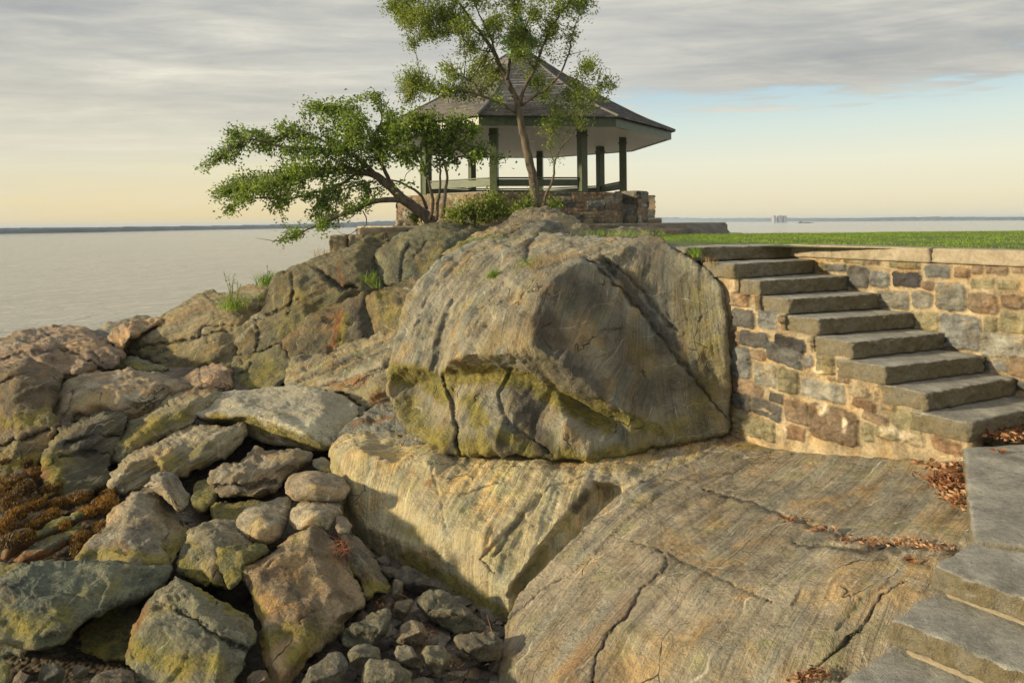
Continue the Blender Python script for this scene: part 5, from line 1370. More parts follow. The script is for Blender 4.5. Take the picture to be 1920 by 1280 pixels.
def masonry(name, label, cat, O, S, T, Nn, outline, stones, res=0.014, mat=None, group=None, parent=None, prot=0.032, back=0.25, mort=MORTAR, whites=()):
    """A rubble wall: plane O + s S + t T, outline polygon in (s, t), stones (s, t, half s, half t, rotation, tone)."""
    O, S, T, Nn = [np.asarray(a, float) for a in (O, S, T, Nn)]
    pl = np.array(outline, float)
    cum = np.r_[0, np.cumsum(np.linalg.norm(np.roll(pl, -1, 0) - pl, axis=1))]
    nb = int(cum[-1] / res)
    tt = np.arange(nb) / nb * cum[-1]
    pc = np.r_[pl, pl[:1]]
    B = np.stack([np.interp(tt, cum, pc[:, 0]), np.interp(tt, cum, pc[:, 1])], 1)
    xs, ys = np.arange(pl[:, 0].min(), pl[:, 0].max(), res), np.arange(pl[:, 1].min(), pl[:, 1].max(), res)
    X, Y = np.meshgrid(xs, ys)
    Q = np.stack([X.ravel(), Y.ravel()], 1) + rng.uniform(-0.1 * res, 0.1 * res, (X.size, 2))
    ins = np.zeros(len(Q), bool)
    for i in range(len(pl)):
        a, c = pl[i], pl[(i + 1) % len(pl)]
        cond = ((a[1] > Q[:, 1]) != (c[1] > Q[:, 1]))
        ins ^= cond & (Q[:, 0] < (c[0] - a[0]) * (Q[:, 1] - a[1]) / (c[1] - a[1] + 1e-12) + a[0])
    Q = Q[ins]
    dist, _ = seg_dist(Q, pc)
    Q = Q[dist > 0.6 * res]
    A = np.r_[B, Q]
    v, e, f, ov, *_ = delaunay_2d_cdt([Vector(p) for p in A.tolist()], [], [list(range(nb))], 1, 1e-6)
    vi = np.array([o[0] if o else 0 for o in ov])
    faces = vi[np.array([t for t in f if len(t) == 3])]
    n = len(A)
    W = O + A[:, :1] * S + A[:, 1:] * T
    col = np.tile(np.array(mort + (1.0,)), (n, 1))
    mv = fbm(W * 3 + 5, 4)
    col[:, :3] *= (1 + 0.35 * mv)[:, None]
    hgt = 0.006 * fbm(W * 12, 4)
    jx = np.stack([fbm(W * 9 + 3, 4, .6), fbm(W * 9 + 33, 4, .6)], 1) * 0.013
    for (sx, sy, hx, hy, rot, tone) in stones:
        c0, s0 = math.cos(rot), math.sin(rot)
        hx, hy = hx + 0.007, hy + 0.006
        q = A + jx - np.array([sx, sy])
        q = np.stack([q[:, 0] * c0 + q[:, 1] * s0, -q[:, 0] * s0 + q[:, 1] * c0], 1)
        rr = min(hx, hy) * (0.26 + 0.3 * ((sx * 7.3 + sy * 3.1) % 1))
        d = np.abs(q) - np.array([hx - rr, hy - rr])
        sd_ = np.linalg.norm(np.maximum(d, 0), axis=1) + np.minimum(d.max(1), 0) - rr
        k = np.clip(-sd_ / 0.018, 0, 1)
        k = k * k * (3 - 2 * k)
        m_ = k > 0
        bs = prot * (0.6 + 0.8 * ((sx * 13.7 + sy * 9.1) % 1))
        face = fbm(W[m_] * 10 + sx * 9, 4, 0.6) * 0.012 + 0.022 * chips(W[m_] * np.array([9, 9, 16]) + sx * 5)
        hgt[m_] = hgt[m_] * (1 - k[m_]) + (bs + face) * k[m_]
        tc = np.array(TONES[tone]) * (0.82 + 0.4 * ((sx * 5.1 + sy * 11.3) % 1))
        edge = np.clip(-sd_[m_] / 0.008, 0, 1)
        tcv = tc * (1 + 0.30 * fbm(W[m_] * np.array([6, 6, 20]) + 8, 3))[:, None]
        col[m_, :3] = col[m_, :3] * (1 - edge[:, None]) + tcv * edge[:, None]
    for (sx, sy, hx, hy) in whites:                                    # lime that has run out of the joints
        q = (A + jx * 2 - np.array([sx, sy])) / np.array([hx, hy])
        k = np.clip(1.2 - np.linalg.norm(q, axis=1) + 0.5 * fbm(W * 16, 3), 0, 1)[:, None] * 0.85
        col[:, :3] = col[:, :3] * (1 - k) + np.array((0.72, 0.64, 0.48)) * k
    Wf = W + Nn * hgt[:, None]
    bk = W[:nb] - Nn * back
    V = np.r_[Wf, bk]
    a = np.arange(nb); b2 = np.roll(a, -1)
    fb = np.r_[np.stack([a, b2, b2 + n], 1), np.stack([a, b2 + n, a + n], 1)]
    tri = V[faces]
    nn = np.cross(tri[:, 1] - tri[:, 0], tri[:, 2] - tri[:, 0])
    fl = (nn @ Nn) < 0
    faces[fl] = faces[fl][:, ::-1]
    cap = [list(range(n, n + nb))]
    FA = [tuple(t) for t in np.r_[faces, fb]] + [tuple(c) for c in cap]
    cc = np.r_[col, col[:nb]]
    o = make_mesh(name, V, FA, mat or M['masonry'], True, parent, None, {'col': ('FLOAT_COLOR', cc)})
    if label:
        tag(o, label, cat, group)
    return o


def courses(L, Hh, ch=(0.10, 0.2), wd=(0.12, 0.36), tones='tgdobsb', gap=0.02, seed=0, x0=0.0, y0=0.0):
    r = random.Random(seed)
    out, y = [], y0
    while y < y0 + Hh - 0.04:
        h = min(r.uniform(*ch), y0 + Hh - y)
        x = x0 - r.uniform(0, 0.1)
        while x < x0 + L:
            w = r.uniform(*wd)
            if h > 0.13 and r.random() < 0.2:
                out.append((x + w / 2, y + h * 0.26, w / 2 - gap / 2, h * 0.25 - gap / 2, r.uniform(-.03, .03), r.choice(tones)))
                out.append((x + w / 2, y + h * 0.76, w / 2 - gap / 2, h * 0.25 - gap / 2, r.uniform(-.03, .03), r.choice(tones)))
            else:
                out.append((x + w / 2, y + h / 2, w / 2 - gap / 2, h / 2 - gap / 2, r.uniform(-.04, .04), r.choice(tones)))
            x += w
        y += h
    return out


# ------------------------------------------------------------------ the upper flight of steps
RS = 0.17
def Lc(n):      # left front corner of tread n (plan x, y), height below the eye
    return np.array([RS * (13.129 + 1.045 * n), RS * 1300 * (0.03905 - 0.0014 * n), -RS * (0.87 + n)])


def px_line(pts, h):
    return [PH(x, y, h) for x, y in pts]


leftpx = {2: (1376, 495), 3: (1425, 526), 4: (1478, 560), 5: (1535, 598), 6: (1598, 641), 7: (1660, 688), 8: (1735, 736), 9: (1816, 793)}
rightpx = {1: (1485, 459), 2: (1532, 486), 3: (1586, 517), 4: (1639, 551), 5: (1695, 587), 6: (1757, 625), 7: (1828, 668), 8: (1902, 708), 9: (1985, 752)}
names_ = {1: 'topmost rough stone step, level with the lawn', 2: 'second stone step from the lawn, its left end over the boulder', 3: 'third stone step down from the lawn',
          4: 'fourth stone step down from the lawn, a dead leaf at its right end', 5: 'fifth stone step down, halfway along the upper flight', 6: 'sixth stone step down from the lawn',
          7: 'seventh stone step down, third from the bottom of the upper flight', 8: 'eighth stone step down, with a wide cracked front edge', 9: 'lowest and broadest stone step of the upper flight, beside fallen leaves'}
hs = {n: RS * (0.80 + n) for n in range(1, 10)}
run = np.array([0.172, -0.262, 0.0])
run = run / np.linalg.norm(run)
for n in range(1, 10):
    h = hs[n]
    if n > 1:
        l = PH(*leftpx[n], h)
    else:
        l = PH(1285, 463.8, h)
    r_ = PH(*rightpx[n], h)
    e_ = (r_ - l) / np.linalg.norm(r_ - l)
    r_ = r_ + e_ * (0.12 if n < 9 else 0.5)
    bk = -run * (0.46 if n > 1 else 0.6)
    th = 0.163
    z = np.array([0, 0, -th])
    c8 = [l + z, r_ + z, r_ + bk + z, l + bk + z, l, r_, r_ + bk, l + bk]
    stone_block('stone_step', names_[n], 'step', c8, M['tread'], 'steps of the upper flight', n=(80, 22, 11), side=0.017, top=0.004, seed=n * 3.7, rnd=0.003)
    # mortar bed under each slab
L9, L2 = PH(*leftpx[9], hs[9]), PH(*leftpx[2], hs[2])


# side wall below the treads
def plane_axes(a, b):
    S = b - a
    S = np.array([S[0], S[1], 0.0]); S /= np.linalg.norm(S)
    N_ = np.array([S[1], -S[0], 0.0])
    if N_ @ (np.array([0, 0, 0]) - a) < 0:
        N_ = -N_
    return S, N_


Ss, Ns = plane_axes(L2, L9)
Os = L2 - Ns * 0.035
Os = np.array([Os[0], Os[1], 0.0])


def onto(px, py, O, S, N_):
    """Where the pixel's ray meets the wall plane, as (s, t)."""
    o = np.array([0, 0, ZC]); d = P(px, py, 1.0) - o
    k = ((O - o) @ N_) / (d @ N_)
    q = o + d * k
    return float((q - O) @ S), float(q[2])


def stones_from(crop, x0, y0, sc_, O, S, N_):
    out = []
    for c in crop:
        xa, ya, xb, yb_, tone = c[:5]
        rot = c[5] if len(c) > 5 else 0
        pts = [onto(x0 + x / sc_, y0 + y / sc_, O, S, N_) for x, y in ((xa, (ya + yb_) / 2), (xb, (ya + yb_) / 2), ((xa + xb) / 2, ya), ((xa + xb) / 2, yb_))]
        out.append(((pts[0][0] + pts[1][0]) / 2, (pts[2][1] + pts[3][1]) / 2, abs(pts[1][0] - pts[0][0]) / 2, abs(pts[2][1] - pts[3][1]) / 2, rot, tone))
    return out


side_st = [(145, 355, 240, 430, 'b'), (150, 445, 268, 538, 'd'), (285, 455, 382, 545, 's'), (150, 560, 190, 625, 'b'), (200, 560, 345, 640, 'd'), (372, 588, 530, 655, 'k', -.1), (335, 640, 520, 735, 'd', -.15),
           (250, 655, 320, 705, 'b'), (150, 640, 245, 800, 's'), (265, 725, 380, 845, 'g'), (390, 755, 495, 880, 'o'), (515, 685, 570, 750, 's', .4), (592, 680, 685, 785, 'o'), (515, 825, 738, 918, 'g'), (150, 810, 310, 900, 'b', -.2),
           (155, 885, 250, 970, 'd'), (345, 880, 415, 932, 'd'), (255, 922, 405, 1008, 'd', -.15), (425, 922, 550, 1038, 'b'), (150, 1000, 372, 1108, 'o'), (425, 1052, 530, 1126, 'r'), (555, 955, 808, 1137, 'b'), (830, 1038, 885, 1130, 'o'),
           (895, 1055, 1012, 1122, 'o'), (780, 915, 900, 965, 'r', -.15), (835, 988, 958, 1035, 'b', -.15), (985, 975, 1145, 1085, 'o', -.15), (700, 790, 760, 828, 'b'), (395, 460, 470, 520, 't'), (545, 600, 640, 640, 't'), (1195, 1125, 1345, 1192, 'r', -.1),
           (1040, 1095, 1150, 1150, 't'), (650, 800, 690, 820, 'b'), (760, 850, 860, 900, 't'), (930, 930, 1000, 970, 't')]
st = stones_from(side_st, 1320, 420, 2.783, Os, Ss, Ns)
ol = []
for n in range(2, 10):
    l = PH(*leftpx[n], hs[n])
    s = float((l - Os) @ Ss)
    top_z = l[2] - 0.155
    if n == 2:
        ol.append((s - 0.28, top_z))
    ol.append((s - 0.02, top_z))
    if n < 9:
        l2 = PH(*leftpx[n + 1], hs[n + 1])
        ol.append((s - 0.02 + 0.004, l2[2] - 0.155))
sL, sR = ol[0][0], ol[-1][0]
ol += [(sR, 1.15), (sL, 0.75)]
masonry('stair_wall', 'rubble stone side wall under the upper steps, warm mortar with white lime streaks', 'wall', Os, Ss, np.array([0, 0, 1.0]), Ns, ol, st, res=0.013,
        whites=[(st[17][0], st[17][1] - 0.02, 0.08, 0.02), (st[21][0] - 0.1, st[21][1] + 0.13, 0.05, 0.07), (st[21][0] + 0.14, st[21][1] + 0.05, 0.03, 0.08), (st[23][0] + 0.1, st[23][1] + 0.02, 0.16, 0.05), (st[20][0] - 0.1, st[20][1], 0.03, 0.07), (st[12][0] - 0.1, st[12][1] - 0.08, 0.12, 0.02)])
# retaining wall on the right
R1, R8 = PH(*rightpx[1], hs[1]), PH(*rightpx[8], hs[8])
Sw, Nw = plane_axes(R1, R8)
Ow = np.array([R1[0], R1[1], 0.0]) - Nw * 0.02
ret_st = [(635, 175, 710, 195, 'o'), (735, 180, 840, 208, 'o'), (855, 185, 920, 212, 'b'), (975, 190, 1125, 232, 'o'), (600, 205, 650, 248, 'o'), (650, 208, 745, 248, 's'), (750, 218, 862, 330, 'd'), (868, 250, 970, 328, 's'), (993, 252, 1135, 328, 'k'),
          (1155, 215, 1285, 278, 's'), (1312, 228, 1385, 278, 'b'), (1400, 222, 1455, 255, 'b'), (1468, 222, 1590, 262, 'b'), (1612, 215, 1668, 258, 'b'), (1140, 302, 1200, 342, 'b'), (1395, 280, 1512, 336, 'o'), (1530, 288, 1645, 340, 'o'),
          (910, 350, 1068, 440, 'g'), (1088, 352, 1190, 438, 'g'), (1210, 310, 1370, 452, 'g'), (1382, 360, 1535, 465, 'b'), (1558, 372, 1680, 440, 'b'), (1065, 460, 1228, 555, 'o'), (1235, 475, 1450, 650, 's'), (1468, 480, 1530, 568, 'o'),
          (1545, 462, 1690, 570, 'o'), (1450, 575, 1690, 700, 'g'), (1420, 690, 1498, 762, 'd'), (1515, 712, 1590, 762, 's'), (1600, 690, 1700, 800, 'b'), (1630, 820, 1700, 870, 'd'), (1050, 245, 1140, 248, 'b')]
stw = stones_from(ret_st, 1320, 420, 2.783, Ow, Sw, Nw)
Lw = 5.2
smax = max(q[0] + q[2] for q in stw)
stw += courses(Lw - smax, 2.2, (0.12, 0.24), (0.16, 0.42), 'obgbst', 0.035, 5, smax + 0.03, 0.9)
masonry('retaining_wall', 'long rubble retaining wall along the lawn, right of the upper steps', 'wall', Ow, Sw, np.array([0, 0, 1.0]), Nw,
        [(-0.15, LZ - 0.16), (Lw, LZ - 0.16), (Lw, 0.8), (0.9, 0.8), (-0.15, 2.2)], stw, res=0.014)
cop = [(1470, 1748, 'long left coping stone on the retaining wall, next to the top step'), (1752, 1990, 'right coping stone on the retaining wall, reaching the photo edge')]
sC = []
for xa, xb, lb in cop:
    sa, sb = onto(xa, 470, Ow, Sw, Nw)[0], onto(xb, 470, Ow, Sw, Nw)[0]
    if xb > 1900:
        sb = Lw
    a = Ow + Sw * sa + Nw * 0.045; b = Ow + Sw * sb + Nw * 0.045
    bk = -Nw * 0.36
    zt, zb = np.array([0, 0, LZ + 0.0]), np.array([0, 0, LZ - 0.155])
    stone_block('coping_stone', lb, 'coping', [a + zb, b + zb, b + bk + zb, a + bk + zb, a + zt, b + zt, b + bk + zt, a + bk + zt], M['coping'], 'coping stones of the retaining wall', n=(60, 8, 8), side=0.013, top=0.003, seed=sa * 9, rnd=0.004)

# ------------------------------------------------------------------ landing and lower flight
def slab_px(name, label, cat, corners, h, th, seed, group=None, n=(30, 30, 6), mat='tread', side=0.010):
    top = [PH(x, y, h) for x, y in corners]
    c8 = [p - np.array([0, 0, th]) for p in top] + top
    return stone_block(name, label, cat, c8, M[mat], group, n=n, side=side, top=0.005, seed=seed, rnd=0.004)


HA, HB, HCc = 1.80, 1.98, 2.16
slab_px('landing_slab', 'flat grey paving slab of the landing between the two flights of steps', 'slab', [(1822, 1010), (2150, 1060), (2080, 822), (1806, 838)], 1.80, 0.16, 3.3)


def lower(px, h, lb, seed, ln=1.6, run_=0.52):
    a = PH(*px, h)
    e = np.array([0.28, -0.35, 0]); e /= np.linalg.norm(e)
    q = np.array([0.52, 0.35, 0]); q /= np.linalg.norm(q)
    b = a + e * ln
    th = np.array([0, 0, 0.12])
    c8 = [a - th, b - th, b + q * run_ - th, a + q * run_ - th, a, b, b + q * run_, a + q * run_]
    stone_block('stone_step', lb, 'step', c8, M['tread'], 'steps of the lower flight', n=(90, 26, 12), side=0.015, top=0.004, seed=seed, rnd=0.003)
    # mortared riser under the slab
    a2, b2 = a + q * 0.03 + e * 0.03, b + q * 0.03
    z0, z1 = np.array([0, 0, 0.36]), np.array([0, 0, 0.121])
    return a2, b2, q


for px_, h_, lb_, sd2, rn in (((1747, 1060), 1.83, 'top step of the lower flight, a mottled grey slab at the right edge', 1.1, 0.56), ((1673, 1160), 1.98, 'middle step of the lower flight, rough and bluish grey', 5.5, 0.5),
                              ((1580, 1272), 2.14, 'lowest step of the lower flight, cut by the bottom edge', 8.2, 0.5)):
    a2, b2, q_ = lower(px_, h_, lb_, sd2, 1.7, rn)
    zt, zb = np.array([0, 0, -0.122]), np.array([0, 0, -0.5])
    V_, F_ = block_mesh([a2 + zb, b2 + zb, b2 + q_ * 0.5 + zb, a2 + q_ * 0.5 + zb, a2 + zt, b2 + zt, b2 + q_ * 0.5 + zt, a2 + q_ * 0.5 + zt], n=(40, 10, 8), side=0.006, seed=sd2)
    o = make_mesh('mortar_riser', V_, np.array(F_), M['coping'], True)
    tag(o, {1.1: 'tan mortared riser under the top step of the lower flight', 5.5: 'tan mortared riser under the middle step of the lower flight', 8.2: 'tan mortared riser under the lowest step of the lower flight'}[sd2], 'riser', 'risers of the lower flight')

# ------------------------------------------------------------------ pavilion
GX, GY, GZ = 0.30, 23.5, 3.40
PHI = R(9)
def oct_pt(r, k, z):
    a = R(-112.5 + 45 * k) + PHI
    return np.array([GX + r * math.cos(a), GY + r * math.sin(a), z])


pav = empty('pavilion', (GX, GY, GZ - 0.1), 'open octagonal pavilion with a shingled roof on green posts and a stone parapet', 'pavilion')
# stone platform under it
def platform():
    n = 8
    top = [np.array([-3.2, 18.6, 0]), np.array([2.4, 17.9, 0]), np.array([6.35, 20.6, 0]), np.array([6.35, 24.5, 0]), np.array([3.5, 29, 0]), np.array([-2.6, 28, 0]), np.array([-4.9, 24.8, 0]), np.array([-4.6, 20.6, 0])]
    mb = MB()
    v = [p + np.array([0, 0, 3.0]) for p in top] + [p + np.array([0, 0, 3.36]) for p in top]
    mb.add(v, [tuple(range(n - 1, -1, -1)), tuple(range(n, 2 * n))] + [(i, (i + 1) % n, n + (i + 1) % n, n + i) for i in range(n)], (0.34, 0.30, 0.23, 1))
    base = mb.build('platform_slab', M['masonry'])
    tag(base, 'low stone platform under the pavilion, with a rough front face', 'platform')
    for k, (i, j) in enumerate(((0, 1), (1, 2), (7, 0))):
        a, b = top[i], top[j]
        S = (b - a) / np.linalg.norm(b - a); N_ = np.array([S[1], -S[0], 0])
        L = np.linalg.norm(b - a)
        masonry('platform_face', None, None, np.array([a[0], a[1], 0]) + N_ * 0.03, S, np.array([0, 0, 1.0]), N_, [(0.0, 3.0), (L, 3.0), (L, 3.32), (0.0, 3.32)],
                courses(L, 0.31, (0.31, 0.32), (0.14, 0.4), 'btgbd', 0.02, 40 + k, 0, 3.01), res=0.035, back=0.02, parent=base, mort=(0.40, 0.35, 0.25))
    return base


platform()
# slab edge step on the right
stone_block('ground_slab', 'thin stone slab at the right end of the platform, on the lawn edge', 'slab', [(4.6, 19.6, 2.98), (6.6, 19.6, 2.98), (6.6, 20.4, 2.98), (4.6, 20.4, 2.98), (4.6, 19.6, 3.06), (6.6, 19.6, 3.06), (6.6, 20.4, 3.06), (4.6, 20.4, 3.06)], M['tread'], n=(20, 6, 3))

# parapet walls on the octagon faces (k to k+1), an opening on the right front
zb, zt = 3.36, 4.26
ro, ri_ = 4.45, 3.95
PT = 'bbgodbsbt'
for k in range(8):
    a, b = oct_pt(ro, k, 0), oct_pt(ro, k + 1, 0)
    L = np.linalg.norm(b - a)
    S = (b - a) / L
    N_ = np.array([S[1], -S[0], 0.0])
    if N_ @ (a - np.array([GX, GY, 0])) < 0:
        N_ = -N_
    spans = [(0, L)]
    if k == 1:
        spans = [(0, L * 0.52)]
    if k == 2:
        spans = [(0, L)]
    for (sa, sb) in spans:
        O_ = np.array([a[0], a[1], 0])
        masonry('parapet_wall', None, None, O_, S, np.array([0, 0, 1.0]), N_, [(sa, zb), (sb, zb), (sb, zt), (sa, zt)],
                courses(sb - sa, zt - zb, (0.14, 0.26), (0.22, 0.6), PT, 0.022, 20 + k, sa, zb), res=0.035, parent=pav, back=0.46, mort=(0.24, 0.20, 0.145), prot=0.03)
# square pier at the opening
pa = oct_pt(ro, 1, 0) * 0.48 + oct_pt(ro, 2, 0) * 0.52
S = (oct_pt(ro, 2, 0) - oct_pt(ro, 1, 0)); S /= np.linalg.norm(S); N_ = np.array([S[1], -S[0], 0])
pc = pa - S * 0.25 + N_ * 0.1
pr = None
for q, (S2, N2) in enumerate(((S, N_), (N_, -S), (-S, -N_), (-N_, S))):
    O_ = pc + N2 * 0.36 - S2 * 0.36
    o = masonry('corner_pier', None, None, np.array([O_[0], O_[1], 0]), S2, np.array([0, 0, 1.0]), N2, [(0, zb), (0.72, zb), (0.72, zt + 0.06), (0, zt + 0.06)],
                courses(0.72, 0.95, (0.2, 0.3), (0.3, 0.45), 'dbgsk', 0.02, 60 + q, 0, zb), res=0.035, parent=pav, back=0.34, mort=(0.24, 0.20, 0.145))
# steps in the opening
pd = pa + S * 0.55
for q, (dz, dn) in enumerate(((0.16, 0.25), (0.30, 0.0))):
    c = pd + N_ * dn
    hx_, hy_ = 0.62, 0.22
    c8 = [c + S * sx * hx_ + N_ * sy * hy_ + np.array([0, 0, z]) for z in (3.34, 3.36 + dz) for sx, sy in ((-1, 1), (1, 1), (1, -1), (-1, -1))]
    stone_block('entry_step', None, None, c8, M['tread'], parent=pav, n=(12, 4, 3))
# posts
EZ = GZ + 2.92
for k in range(8):
    p = oct_pt(3.45, k, 0)
    mb = MB()
    a = math.atan2(p[1] - GY, p[0] - GX)
    mb.box((p[0], p[1], (3.4 + EZ + 0.1) / 2), (0.23, 0.23, EZ + 0.1 - 3.4), a)
    mb.box((p[0], p[1], EZ - 0.35), (0.27, 0.27, 0.06), a)
    mb.build('post', M['green_paint'], pav, bevel=0.012)
# rails
for k in range(8):
    if k == 1:
        continue
    a, b = oct_pt(3.45, k, 0), oct_pt(3.45, k + 1, 0)
    S = (b - a) / np.linalg.norm(b - a)
    ang = math.atan2(S[1], S[0])
    Lr = np.linalg.norm(b - a) - 0.27
    mb = MB()
    c = (a + b) / 2
    mb.box((c[0], c[1], 4.58), (Lr, 0.06, 0.20), ang)
    mb.box((c[0], c[1], 4.72), (Lr, 0.16, 0.04), ang)
    mb.build('rail', M['rail_paint'] if k in (7, 2, 5, 6) else M['green_paint'], pav, bevel=0.006)
    mb = MB()
    mb.box((c[0], c[1], 4.31), (Lr, 0.34, 0.05), ang)
    mb.build('bench_board', M['green_paint'], pav, bevel=0.006)
# floor
mb = MB()
v = [oct_pt(3.95, k, 3.37) for k in range(8)] + [oct_pt(3.95, k, 3.40) for k in range(8)]
mb.add(v, [tuple(range(7, -1, -1)), tuple(range(8, 16))] + [(i, (i + 1) % 8, 8 + (i + 1) % 8, 8 + i) for i in range(8)])
mb.build('floor_slab', M['tread'], pav)
# soffit: sloping ceiling, fascia and roof
mb = MB()
so = [oct_pt(4.93, k, EZ - 0.26) for k in range(8)]
si = [oct_pt(3.2, k, EZ - 0.14) for k in range(8)]
sc0 = [oct_pt(0.2, k, EZ + 0.05) for k in range(8)]
vv = so + si + sc0
mb.add(vv, [(i, 8 + i, 8 + (i + 1) % 8, (i + 1) % 8) for i in range(8)] + [(8 + i, 16 + i, 16 + (i + 1) % 8, 8 + (i + 1) % 8) for i in range(8)] + [tuple(range(23, 15, -1))])
mb.build('soffit', M['soffit'], pav)
mb = MB()
for k in range(8):
    o1, o2, i1, i2 = oct_pt(5.0, k, 0), oct_pt(5.0, k + 1, 0), oct_pt(4.9, k, 0), oct_pt(4.9, k + 1, 0)
    zz0, zz1 = np.array([0, 0, EZ - 0.28]), np.array([0, 0, EZ - 0.01])
    mb.box8([i1 * 1 + zz0, i2 + zz0, o2 + zz0, o1 + zz0][::-1] + [i1 + zz1, i2 + zz1, o2 + zz1, o1 + zz1][::-1])
mb.build('fascia', M['green_paint'], pav)


def roof():
    """Eight shingled faces; every course is a real step."""
    r0, z0, r1, z1 = 5.12, EZ - 0.02, 0.50, GZ + 5.62
    prof = [(0.0, 0.0), (0.22, 0.165), (0.5, 0.43), (0.8, 0.765), (1.0, 1.0)]          # slight bell curve: flatter at the eave
    nrow = 44
    V, Fc, SCO = [], [], []
    for k in range(8):
        for i in range(nrow):
            ta, tb = i / nrow, (i + 1) / nrow
            fa, fb = np.interp(ta, *zip(*prof)), np.interp(tb, *zip(*prof))
            ra, rb = r0 + (r1 - r0) * ta, r0 + (r1 - r0) * tb
            za, zb2 = z0 + (z1 - z0) * fa, z0 + (z1 - z0) * fb
            lift = 0.028
            qa = [oct_pt(ra + 0.012, k, za + lift), oct_pt(ra + 0.012, k + 1, za + lift), oct_pt(rb, k + 1, zb2), oct_pt(rb, k, zb2), oct_pt(ra + 0.012, k, za - 0.01), oct_pt(ra + 0.012, k + 1, za - 0.01)]
            w = np.linalg.norm(qa[1] - qa[0]) / 2; w2 = np.linalg.norm(qa[2] - qa[3]) / 2
            y = i * 0.155
            b = len(V)
            V += qa
            SCO += [(-w, y + 0.001, k), (w, y + 0.001, k), (w2, y + 0.154, k), (-w2, y + 0.154, k), (-w, y + 0.001, k), (w, y + 0.001, k)]
            Fc += [(b, b + 1, b + 2, b + 3), (b + 4, b + 5, b + 1, b)]
    SCO = np.array(SCO, float); SCO[:, 0] += 20 + SCO[:, 2] * 3.17
    o = make_mesh('roof', V, Fc, M['shingle'], False, pav, (GX, GY, EZ), {'sc': ('FLOAT_VECTOR', SCO)})
    mb = MB()
    for k in range(8):
        pts = []
        for i in range(0, nrow + 1, 4):
            t = i / nrow
            f_ = np.interp(t, *zip(*prof))
            pts.append(oct_pt(r0 + (r1 - r0) * t, k, z0 + (z1 - z0) * f_ + 0.02))
        mb.tube(pts, [0.045] * len(pts), 6)
    o2 = mb.build('hip_cap', M['shingle'], o)
    return o


rf = roof()
# copper cupola with an ogee cap
mb = MB()
for k in range(8):
    a, b = oct_pt(0.46, k, 0), oct_pt(0.46, k + 1, 0)
    z0_, z1_ = np.array([0, 0, GZ + 5.5]), np.array([0, 0, GZ + 6.15])
    mb.add([a + z0_, b + z0_, b + z1_, a + z1_], [(0, 1, 2, 3)])
cup = mb.build('cupola', M['copper'], pav)
mb = MB()
rings = [(0.66, 6.12), (0.64, 6.2), (0.44, 6.34), (0.30, 6.52), (0.20, 6.75), (0.12, 7.0), (0.05, 7.15)]
V_ = [oct_pt(r, k, GZ + z) for r, z in rings for k in range(8)]
mb.add(V_, [(i * 8 + k, i * 8 + (k + 1) % 8, (i + 1) * 8 + (k + 1) % 8, (i + 1) * 8 + k) for i in range(len(rings) - 1) for k in range(8)] + [tuple(range(7, -1, -1))])
cap = mb.build('cupola_cap', M['copper'], cup)
mb = MB()
mb.tube([(GX, GY, GZ + 7.1), (GX, GY, GZ + 7.3), (GX, GY, GZ + 7.36), (GX, GY, GZ + 7.5), (GX, GY, GZ + 7.9)], [0.04, 0.04, 0.10, 0.03, 0.01], 8)
mb.build('finial', M['copper'], cup, True)

# terrace wall stones left of the pavilion
for i, (x0_, y0_, x1_, y1_, d_, lb) in enumerate(((615, 441, 650, 474, 17.2, 'yellowish cut block at the left end of the terrace wall'), (652, 440, 682, 470, 17.15, 'second yellowish block of the terrace wall'),
                                                  (673, 427, 762, 452, 17.8, 'long flat topped block of the terrace wall under the windswept tree'), (764, 426, 880, 450, 17.9, 'hidden right block of the terrace wall beside the trunk of the windswept tree'),
                                                  (741, 411, 778, 421, 19.0, 'small loose stone slab lying behind the terrace wall'))):
    a, b = P(x0_, y0_, d_), P(x1_, y0_, d_)
    zb_ = P(x0_, y1_, d_)[2] - (0.25 if i < 4 else 0.0)
    if i == 4:
        zb_ = 3.30
    dp = 0.6
    c8 = [(a[0], d_, zb_), (b[0], d_, zb_), (b[0], d_ + dp, zb_), (a[0], d_ + dp, zb_), (a[0], d_, a[2]), (b[0], d_, a[2]), (b[0], d_ + dp, a[2]), (a[0], d_ + dp, a[2])]
    stone_block('terrace_block', lb, 'block', c8, M['coping'], 'blocks of the terrace wall' if i < 4 else None, n=(14, 6, 8), side=0.02, top=0.01, seed=i * 2.2, rnd=0.02)


# ------------------------------------------------------------------ foliage
def leaf_mesh(name, C, Dr, Ln, Wd, mat, parent=None, origin=None, fold=0.25):
    """Many leaves: centres C, directions Dr, length, width. Each is a folded four point blade."""
    n = len(C)
    Dr = Dr / (np.linalg.norm(Dr, axis=1)[:, None] + 1e-9)
    rv = rng.normal(size=(n, 3))
    sd_ = np.cross(Dr, rv); sd_ /= np.linalg.norm(sd_, axis=1)[:, None] + 1e-9
    up = np.cross(sd_, Dr)
    Ln = np.asarray(Ln).reshape(-1, 1); Wd = np.asarray(Wd).reshape(-1, 1)
    a = C - Dr * Ln * 0.5
    b = C + sd_ * Wd * 0.5 + up * Wd * fold
    c = C + Dr * Ln * 0.5
    d = C - sd_ * Wd * 0.5 + up * Wd * fold
    V = np.stack([a, b, c, d], 1).reshape(-1, 3)
    i = np.arange(n)[:, None] * 4
    F_ = i + np.array([[0, 1, 2, 3]])
    rnd = np.repeat(rng.random(n), 4)
    return make_mesh(name, V, F_, mat, False, parent, origin, {'rnd': ('FLOAT', rnd)})


